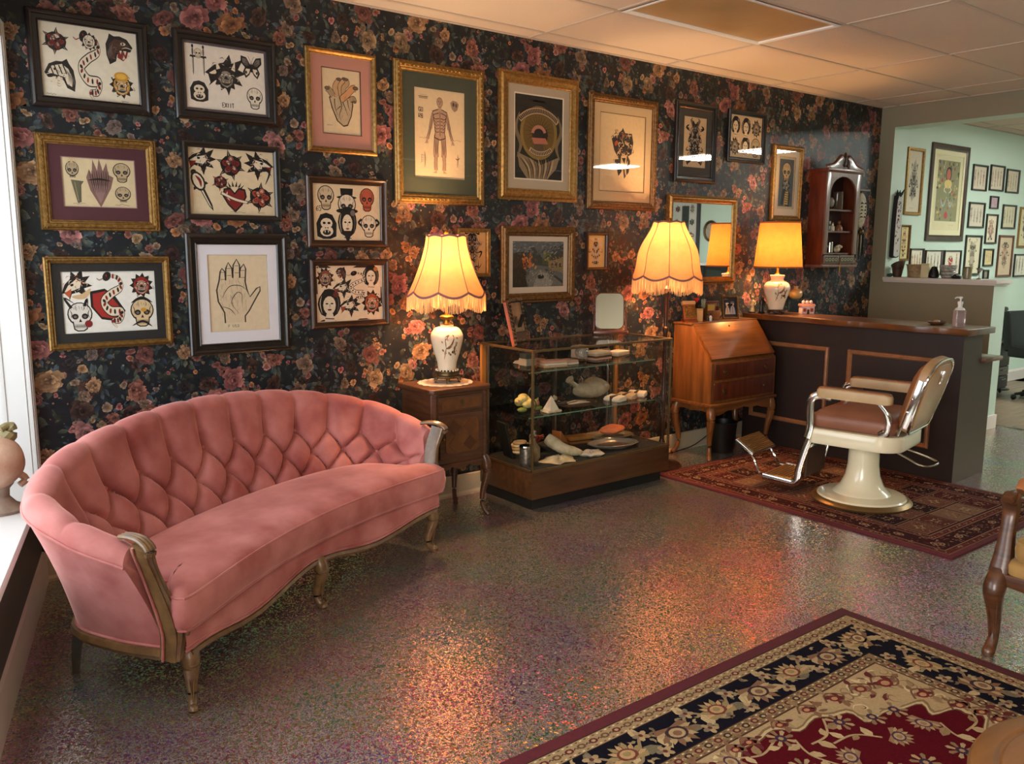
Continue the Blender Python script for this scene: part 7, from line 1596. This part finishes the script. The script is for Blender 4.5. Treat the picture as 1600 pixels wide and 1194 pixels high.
def small_rug(c, W, L):
    R = random.Random(4); A, B, D, E_ = '#5a2a26', '#7a5a48', '#3a1c1c', '#8d7058'
    c.at(0, 0, 1, L=0)
    def fr(d, col, Lv): c.at(0, 0, 1, L=Lv); c.rect(d, W-d, d, L-d, col)
    fr(.03, B, .4); fr(.036, A, .8); fr(.07, E_, 1.2); fr(.076, D, 1.6); fr(.19, E_, 2.0); fr(.196, A, 2.4); fr(.23, E_, 2.8); fr(.237, D, 3.2)
    def speck(x0, x1, y0, y1, n, s, cols, Lv):
        for i in range(n):
            c.at(R.uniform(x0, x1), R.uniform(y0, y1), s*R.uniform(.6, 1.3), R.choice((0, pi/2, pi/4)), L=Lv); c.poly([(-1, 0), (-.3, .4), (.2, .2), (1, .35), (.5, -.1), (.2, -.5), (-.4, -.2)], R.choice(cols))
    cols = ['#8d6a54', '#6d3a32', '#a08468', '#4a2424', '#7a4a3c']
    for d0, d1, n in ((.04, .07, 500), (.08, .19, 1300), (.2, .23, 450)):
        for i in range(n):
            side = R.randrange(4); q = R.uniform(d0+.005, d1-.005)
            if side < 2: x, y = R.uniform(q, W-q), (q if side == 0 else L-q)
            else: x, y = (q if side == 2 else W-q), R.uniform(q, L-q)
            c.at(x, y, R.uniform(.005, .009), R.uniform(0, 3), L=4); c.ell(0, 0, 1, R.uniform(.4, .9), R.choice(cols), n=6)
    for i in range(int(L/.2)):
        for x in (.133, W-.133): c.at(x, .15+i*.2, .024, L=6); c.ell(0, 0, .8, 1.2, '#a8906c', n=12); c.ell(0, 0, .6, .95, A, n=10); c.ell(0, 0, .3, .5, '#a08464', n=8)
    for i in range(int(W/.2)):
        for y in (.133, L-.133): c.at(.15+i*.2, y, .024, L=6); c.ell(0, 0, 1.2, .8, '#a8906c', n=12); c.ell(0, 0, .95, .6, A, n=10); c.ell(0, 0, .5, .3, '#a08464', n=8)
    # compartments
    x0, x1, y0, y1 = .245, W-.245, .245, L-.245; nx, ny = 5, 8
    for i in range(nx):
        for j in range(ny):
            a0, a1 = x0+(x1-x0)*i/nx+.006, x0+(x1-x0)*(i+1)/nx-.006; b0, b1 = y0+(y1-y0)*j/ny+.006, y0+(y1-y0)*(j+1)/ny-.006
            bg = R.choice(['#4a1e1e', '#6a4434', '#2c1a1c', '#5a3028', '#7a5c48']); c.at(0, 0, 1, L=3.6); c.rect(a0, a1, b0, b1, E_); c.rect(a0+.005, a1-.005, b0+.005, b1-.005, bg)
            speck(a0+.015, a1-.015, b0+.015, b1-.015, 46, .009, cols, 6); cx, cy = (a0+a1)/2, (b0+b1)/2
            c.at(cx, cy, .04, (i+j) % 2*pi/4, L=7); c.poly([(-1, 0), (-.3, .3), (0, 1), (.3, .3), (1, 0), (.3, -.3), (0, -1), (-.3, -.3)], R.choice(['#8d7258', '#a08868'])); c.ell(0, 0, .4, .4, bg, n=8)
rug('persian_rug', 'worn russet compartment rug under the barber chair', 4.205, 5.6, -2.41, -.425, '#5c121c', small_rug, 0)

# ------------------------------------------------------------------ wooden armchair at the right edge (faces the sofa)
AC = thing('fauteuil_armchair', 'carved walnut armchair with mustard velvet cushion at the right edge', 'armchair', (3.30, -3.52, 0))
must = P('mustard_velvet', '#8d6c40', .75, col2='#a8844f', scale=(8, 8, 8), sheen=.5, sheen_col='#c9a878', spec=.1); terr = P('terracotta_pad', '#a8683e', .7)
DC, WC = .6, .55     # depth along +x, width along y ; front at x=0
for y, s in ((0, 1), (WC, -1)):
    ctl = [(.03, 0, .33, .034), (.0, 0, .28, .04), (-.005, 0, .24, .036), (.03, 0, .14, .022), (.035, 0, .08, .018), (.012, 0, .03, .022), (-.004, 0, .012, .024), (-.004, 0, 0, .02)]; pp = spline(ctl, 5)
    lg = MB().tube([(p[0], y, p[2]) for p in pp], [p[3] for p in pp], 12, upv=(0, 1, 0)).build('front_leg', M['walnut'], AC)
    for q in (-1, 1): MB().tube([(.0-.034+.03, y+q*.016, .29), (-.034, y+q*.02, .25), (.0, y+q*.014, .15), (.012, y+q*.008, .06)], [.003, .005, .004, .003], 6).build('carved_reed', M['walnut'], lg)
    MB().sph((-.032, y, .262), .012, .018, .02).build('carved_shell', M['walnut'], lg)
    ctl = [(.03, y, .32, .034), (.05, y+.0, .38, .03), (.075, y-s*.005, .46, .024), (.10, y-s*.01, .53, .024), (.10, y-s*.01, .58, .027), (.085, y-s*.01, .605, .03)]; pp = spline(ctl, 5)
    MB().sweep([p[:3] for p in pp], lambda i, pp=pp: [(pp[i][3]*a, pp[i][3]*b) for a, b in ((-1, -.7), (-.6, -1), (-.25, -.8), (.25, -.8), (.6, -1), (1, -.7), (1, .7), (.6, 1), (-.6, 1), (-1, .7))], (0, 1, 0)).build('arm_post', M['walnut'], AC, angle=50)
    ctl = [(.06, y-s*.01, .60), (.12, y-s*.01, .612), (.3, y-s*.005, .60), (.45, y, .615), (DC-.03, y, .63)]; MB().tube(spline(ctl, 5), .022, 10, ry=.016).build('arm_rail', M['walnut'], AC)
    MB().tube([(.16, y-s*.008, .625), (.2, y-s*.008, .64), (.33, y-s*.004, .635), (.37, y-s*.004, .622)], [.016, .026, .026, .014], 10, ry=[.01, .02, .02, .01]).build('arm_pad', terr, AC)
    MB().tube([(DC-.04, y, .33), (DC-.01, y, .18), (DC+.05, y, 0)], [.026, .022, .018], 8).build('rear_leg', M['walnut'], AC)
    MB().tube([(DC-.04, y, .3), (DC-.01, y, .6), (DC+.06, y, .95)], [.024, .022, .018], 8).build('back_post', M['walnut'], AC)
pl = [(0, .33)]+[(WC*i/20, .285-.022*sin(pi*i/20)**2+.03*(abs(i-10)/10)**4*0) for i in range(21)]+[(WC, .33)]
MB().prism(pl, .0, .035, 'x').build('front_rail', M['walnut'], AC, bevel=.004)
for y in (-.012, WC-.012): bx('side_rail', (.03, DC, y, y+.025, .27, .33), M['walnut'], AC, bevel=.005)
bx('rear_rail', (DC-.05, DC-.02, 0, WC, .27, .33), M['walnut'], AC)
slab([(x+DC/2-.0, y+WC/2) for x, y in rr_poly(DC/2-.0, WC/2-.02, .05)], [(.01, .325), (.0, .335), (0, .365), (.01, .38)]).build('seat_base', must, AC, angle=70)
cu2 = slab([(x+DC/2+.005, y+WC/2) for x, y in rr_poly(DC/2-.02, WC/2-.035, .05)], [(.012, .38), (.0, .39), (-.006, .42), (.0, .45), (.004, .455), (.04, .468), (.12, .475)]).build('seat_cushion', must, AC, angle=70)
MB().tube([(x+DC/2+.005, y+WC/2, .452) for x, y in rr_poly(DC/2-.022, WC/2-.037, .05)], .0045, 6, closed=True).build('piping', must, cu2)
MB().box(0, .05, .03, WC-.03, .42, .92).rot(Matrix.Rotation(radians(8), 3, 'Y')).build('backrest', must, AC, (DC-.1, 0, 0), bevel=.02, seg=3)
MB().tube(spline([(DC+.055, 0, .93), (DC+.065, .12, .975), (DC+.07, WC/2, 1.0), (DC+.065, WC-.12, .975), (DC+.055, WC, .93)], 5), .024, 10).build('crest_rail', M['walnut'], AC)

# ------------------------------------------------------------------ round side table in the near right corner
RT = thing('round_side_table', 'round honey brown wooden side table top in the near right corner', 'side table', (1.70, -3.90, .012))
hb = P('honey_wood', '#5f3c1e', .38, col2='#7d5228', scale=(4, 30, 8), bump=.03, coat=.3)
MB().lathe([(0, .545), (.285, .545), (.30, .553), (.305, .562), (.30, .572), (.29, .577), (.262, .577), (.258, .573), (.252, .573), (.248, .577), (0, .578)], 72).build('top', hb, RT)
MB().lathe([(.06, .545), (.04, .52), (.028, .44), (.04, .36), (.05, .3), (.03, .22), (.045, .16), (.03, .12)], 24).build('pedestal', hb, RT)
for i in range(3):
    a = 2*pi*i/3; MB().tube(spline([(.02*cos(a), .02*sin(a), .16), (.1*cos(a), .1*sin(a), .13), (.2*cos(a), .2*sin(a), .05), (.26*cos(a), .26*sin(a), .016)], 4), [.02]*6+[.016]*7, 8).build('foot', hb, RT)

# ------------------------------------------------------------------ small things on the floor and sill
t = thing('waste_bin', 'black waste bin under the slant desk', 'bin', (5.12, -.24, 0)); MB().lathe([(.085, 0), (.09, .01), (.105, .22), (.108, .235), (.1, .235), (.085, .02), (0, .015)], 28).build('bin_body', M['black'], t); MB().tube([(.108*cos(2*pi*i/28), .108*sin(2*pi*i/28), .232) for i in range(28)], .005, 6, closed=True).build('rim', M['black'], t)
t = thing('power_cord', 'thin black power cord running along the baseboard behind the desk', 'cord', (0, 0, 0)); MB().tube(spline([(4.45, -.26, .006), (4.62, -.10, .006), (4.85, -.06, .01), (5.05, -.06, .04), (5.3, -.05, .16), (5.38, -.03, .32)], 8), .0035, 6).build('cable', M['black'], t); bx('plug', (5.36, 5.40, -.03, -.001, .31, .35), M['black'], t, bevel=.004)
m_ = Matrix.Rotation(LA, 4, 'Z'); p = Matrix.Translation((.55, 0, 0)) @ m_ @ Vector((.545, -.06, .5005))
FG = thing('shell_figurine', 'pale ceramic shell shaped figurine on the window sill', 'figurine', tuple(p), radians(20))
cer = P('blush_ceramic', '#b58a70', .45, col2='#cdb098', scale=(14, 14, 14), bump=.3, bscale=90)
MB().lathe([(.075, 0), (.08, .012), (.05, .03), (.028, .06), (.03, .09), (.045, .11)], 24, sx=1.1).build('foot', P('grey_ceramic', '#7d6a5c', .5, col2='#a08c7a', scale=(20, 20, 20)), FG)
MB().sph((-.02, 0, .20), .115, .1, .105, 24, 16, fn=lambda x, y, q: (x+.003*sin(50*q), y+.003*sin(50*q), q)).build('shell_body', cer, FG)
MB().tube(spline([(.03, 0, .28), (.06, 0, .31), (.05, 0, .335), (.02, 0, .325)], 4), [.03]*4+[.022]*4+[.014]*5, 10).build('shell_tip', P('mossy_tip', '#7d7048', .5), FG)
MB().tube(spline([(.07, 0, .14), (.10, 0, .11), (.075, 0, .09)], 4), .014, 8).build('curl', cer, FG)

# ------------------------------------------------------------------ things on the half wall ledge and beyond
LZ = 1.2855
def ledge(name, lab, cat, x, y): return thing(name, lab, cat, (x, y, LZ), 0)
t = ledge('leather_cup', 'brown flared cup at the left end of the half wall ledge', 'cup', 7.60, -.205); MB().lathe([(.035, 0), (.05, .08), (.06, .12), (.055, .12), (.04, .02), (0, .015)], 20, fn=lambda x, y, z, a, k: (x, y, z+(.03*cos(a+2) if k in (2, 3) else 0))).build('cup_body', brownm, t); MB().tube([(.05*cos(2*pi*i/20), .05*sin(2*pi*i/20), .08) for i in range(20)], .003, 5, closed=True).build('stitch_band', M['darkwood'], t)
t = ledge('woven_planter', 'tan woven oval planter beside the brown cup', 'planter', 7.64, -.35); MB().lathe([(.06, 0), (.075, .1), (.08, .115), (.074, .115), (.06, .01), (0, .01)], 24, sx=.85).build('planter_body', P('tan_weave', '#a88f68', .8, col2='#7d6444', scale=(60, 60, 60), bump=.7), t); MB().tube([(.8*.083*cos(2*pi*i/24), .083*sin(2*pi*i/24), .113) for i in range(24)], .004, 6, closed=True).build('rim', MATS['tan_weave'], t)
t = ledge('pale_carton', 'pale upright carton between planter and patterned pot', 'carton', 7.60, -.47); bx('carton', (-.03, .03, -.035, .035, 0, .125), P('pale_yellow_card', '#d0c69c', .7), t, bevel=.003); bx('carton_flap', (-.031, .031, -.036, .036, .11, .127), P('pale_yellow_card2', '#c2b88c', .7), t)
t = ledge('patterned_pot', 'grey white patterned pot in the middle of the ledge', 'pot', 7.64, -.645); MB().lathe([(.045, 0), (.055, .01), (.065, .085), (.07, .09), (.072, .115), (.064, .115), (.05, .02), (0, .02)], 24).build('pot_body', P('grey_weave', '#b0aca0', .7, col2='#77736a', scale=(50, 50, 50), bump=.5), t)
for z in (.03, .06): MB().tube([((.056+z*.13)*cos(2*pi*i/24), (.056+z*.13)*sin(2*pi*i/24), z) for i in range(24)], .003, 5, closed=True).build('band', M['steel'], t)
for i, (y, lab) in enumerate(((-.54, 'black rounded camera like object left of the patterned pot'), (-.74, 'low black dish right of the patterned pot'))):
    t = ledge('black_ornament', lab, 'ornament', 7.6, y); MB().lathe([(.035, 0), (.045, .01), (.04, .05 if i == 0 else .02), (.02, .1 if i == 0 else .03), (0, .105 if i == 0 else .032)], 18).build('ornament_body', M['black'], t); MB().sph((-.03, 0, .03 if i == 0 else .02), .018).build('ornament_knob', M['black'], t)
t = ledge('olive_tumbler', 'olive glass tumbler near the right of the ledge', 'tumbler', 7.6, -.83); MB().lathe([(.03, 0), (.034, .005), (.036, .1), (.033, .1), (.031, .01), (0, .01)], 18).build('tumbler_body', P('olive_glass', '#7d7658', .15), t); MB().lathe([(.0365, .095), (.038, .1), (.0365, .104)], 18).build('lip', M['brass'], t)
t = ledge('tiny_goblet', 'tiny grey goblet at the right end of the ledge', 'goblet', 7.6, -.93); MB().lathe([(.025, 0), (.022, .006), (.006, .012), (.005, .055), (.012, .065), (.028, .09), (.026, .09), (0, .07)], 18).build('goblet_body', M['steel'], t); MB().lathe([(.028, .088), (.03, .092), (.028, .095)], 18).build('lip', M['steel'], t)
t = ledge('green_pebble', 'dark green pebble at the left end of the ledge', 'pebble', 7.55, -.16); MB().sph((0, 0, .016), .022, .03, .015).build('stone', P('green_stone', '#2c4434', .4), t); MB().sph((.0, -.012, .028), .01, .012, .006).build('chip', P('green_stone2', '#4a6450', .4), t)
# long painted board hanging on the pier
t = thing('painted_board', 'long narrow painted board with dark tuft hanging on the opening side', 'painted board', (7.60, -.138, 1.47), radians(0))
bd = [(x, z) for x, z in spline([(-.05, .03), (-.045, .0), (0, -.012), (.045, .0), (.05, .03), (.052, .3), (.04, .5), (.03, .55), (-.03, .55), (-.04, .5), (-.052, .3)], 3, True)]
MB().prism(bd, -.04, -.0, 'y').build('board_edge', M['matblack'], t, bevel=.006)
c = Cv(); c.at(0, 0, 1, L=0); c.poly([(x*.9, .01+z*.97) for x, z in bd], '#b8b2aa'); R = random.Random(6)
for i in range(34): c.at(R.uniform(-.035, .035), R.uniform(.03, .5), R.uniform(.006, .02), R.uniform(0, 6), L=2+i*.1); c.poly([(-1, 0), (-.2, .7), (.4, .3), (1, .2), (.3, -.5), (-.5, -.4)], R.choice(['#2c2624', '#4a4240', '#6a2a30', '#8d8680', '#3a3634']))
c.build('painted_face', M['print'], t, lambda x, y, L: (x, -.0405-L*Cv.EPS, y))
mb = MB()
for i in range(9): a = i*.7; mb.tube([(0, -.03, .54), (.03*cos(a), -.03+.02*sin(a), .57), (.05*cos(a), -.035+.03*sin(a), .56+.05*sin(i))], [.012, .01, .003], 6)
mb.build('tuft', M['matblack'], t)
# far work station
FX = thing('drawer_cart', 'grey and black rolling drawer cart against the mint wall', 'cart', (9.60, -.205, 0)); gm2 = P('grey_panel', '#55585a', .5)
bx('cart_body', (-.14, .16, -.16, .16, .06, .80), M['black'], FX, bevel=.006)
for z0, z1, mm in ((.08, .2, gm2), (.21, .3, P('pale_grey_panel', '#8d8f8c', .5)), (.31, .56, gm2), (.62, .78, M['black'])):
    d = bx('drawer', (-.15, .15, -.175, -.16, z0, z1), mm, FX, bevel=.004); MB().tube([(-.06, -.178, z1-.03), (-.05, -.195, z1-.03), (.05, -.195, z1-.03), (.06, -.178, z1-.03)], .005, 6).build('handle', M['steel'], d)
bx('cart_shelf', (-.16, .17, -.2, .17, .57, .6), M['white'], FX, bevel=.004); bx('cart_top', (-.16, .2, -.2, .18, .80, .84), M['black'], FX, bevel=.006)
for x in (-.1, .12):
    for y in (-.12, .12): MB().sph((x, y, .03), .03, .015, .03).build('caster', M['black'], FX)
AR = thing('work_arm_rest', 'black round padded arm rest above the drawer cart', 'arm rest', (9.98, -.20, 0)); MB().lathe([(0, .885), (.12, .885), (.13, .9), (.12, .925), (0, .93)], 24, (-.3, 0, 0), sx=1.9, sy=.9).build('pad', M['black'], AR); MB().tube([(0, 0, .0), (0, 0, .885)], .018, 10).build('post', M['chrome'], AR); MB().lathe([(.11, 0), (.11, .012), (.03, .03)], 20).build('foot', M['black'], AR)
TC = thing('work_chair', 'black tattoo client chair standing in the far room', 'chair', (9.56, -.78, 0), radians(-12))
bx('seat', (-.24, .24, -.24, .24, .44, .55), M['black'], TC, bevel=.03, seg=3); MB().box(-.23, .23, 0, .09, .0, .42).rot(Matrix.Rotation(radians(-8), 3, 'X')).build('backrest', M['black'], TC, (0, .2, .50), bevel=.03, seg=3)
MB().lathe([(.03, .08), (.03, .44)], 14).build('column', M['chrome'], TC)
for i in range(5): a = 2*pi*i/5; MB().tube([(0, 0, .1), (.24*cos(a), .24*sin(a), .06)], [.022, .014], 8).build('base_arm', M['black'], TC); MB().sph((.25*cos(a), .25*sin(a), .028), .028).build('caster', M['black'], TC)
ST = thing('rolling_stool', 'black rolling stool whose caster peeks past the half wall', 'stool', (8.22, -.62, 0)); MB().lathe([(0, .46), (.17, .46), (.18, .49), (.17, .53), (0, .54)], 28).build('seat', M['black'], ST); MB().lathe([(.025, .08), (.025, .46)], 12).build('column', M['chrome'], ST)
for i in range(5): a = 2*pi*i/5-.85; MB().tube([(0, 0, .1), (.24*cos(a), .24*sin(a), .06)], [.02, .014], 8).build('base_arm', M['black'], ST); MB().sph((.25*cos(a), .25*sin(a), .028), .028).build('caster', M['black'], ST)
# what the wall mirror shows: the mint end wall with a poster, an oval frame and a dark cabinet
c = Cv(); c.at(0, 0, 1, L=0); c.rect(0, .52, 0, 1.5, '#c9c6bc'); R = random.Random(2)
for i in range(5):
    for j in range(3): c.at(.1+j*.17, .14+i*.24, .07, L=2); (rose, brush, eagle)[(i+j) % 3](c, ('#5c7a5c', '#8a4a4c', '#55585a')[(i*2+j) % 3])
for j, (y, cl) in enumerate(((.55, '#4a5548'), (.85, '#3c4440'))): c.at(0, 0, 1, L=14); c.rect(.17, .34, y, y+.3, cl)
text(c, 'EAEII', .04, 1.34, .12, K, .3)
t = thing('flash_banner', 'tall white printed banner seen reversed in the wall mirror', 'banner', (XR-.002, -5.95, 1.15), radians(-90)); c.build('print', M['print'], t, lambda x, y, L: (x, -.012-L*Cv.EPS, y)); bx('backing', (0, .52, -.011, 0, 0, 1.5), M['white'], t)
t = thing('dark_post', 'dark grey post beside the banner seen in the wall mirror', 'post', (XR-.05, -5.92, 0)); bx('post', (0, .045, 0, .06, 0, H-.01), P('post_grey', '#3c3a3e', .6), t, bevel=.003); bx('post_foot', (-.01, .048, -.01, .07, 0, .02), M['black'], t)
t = thing('oval_frame', 'oval bronze frame on the mint end wall seen in the wall mirror', 'picture', (XR-.002, -5.61, 1.845), radians(-90))
MB().tube([(.14*cos(2*pi*i/32), -.018, .165*sin(2*pi*i/32)) for i in range(32)], .024, 8, closed=True).build('frame', M['bronze'], t); MB().lathe([(.135, 0), (.135, .008), (0, .008)], 28, sy=1.18).rot(Matrix.Rotation(radians(90), 3, 'X')).build('print', P('sepia_view', '#8d7a64', .5, col2='#c2b8a4', scale=(12, 12, 12)), t)
t = thing('dark_cabinet', 'low dark cabinet under the oval frame seen in the wall mirror', 'cabinet', (XR-.42, -5.8, 0)); bx('cabinet_body', (0, .4, 0, .85, 0, 1.25), M['black'], t, bevel=.004); bx('cabinet_top', (-.02, .41, -.02, .87, 1.25, 1.29), M['white'], t, bevel=.004)
for y in (.06, .46): bx('cabinet_door', (-.012, 0, y, y+.34, .1, 1.18), P('cab_glass', '#2c3430', .1), t)
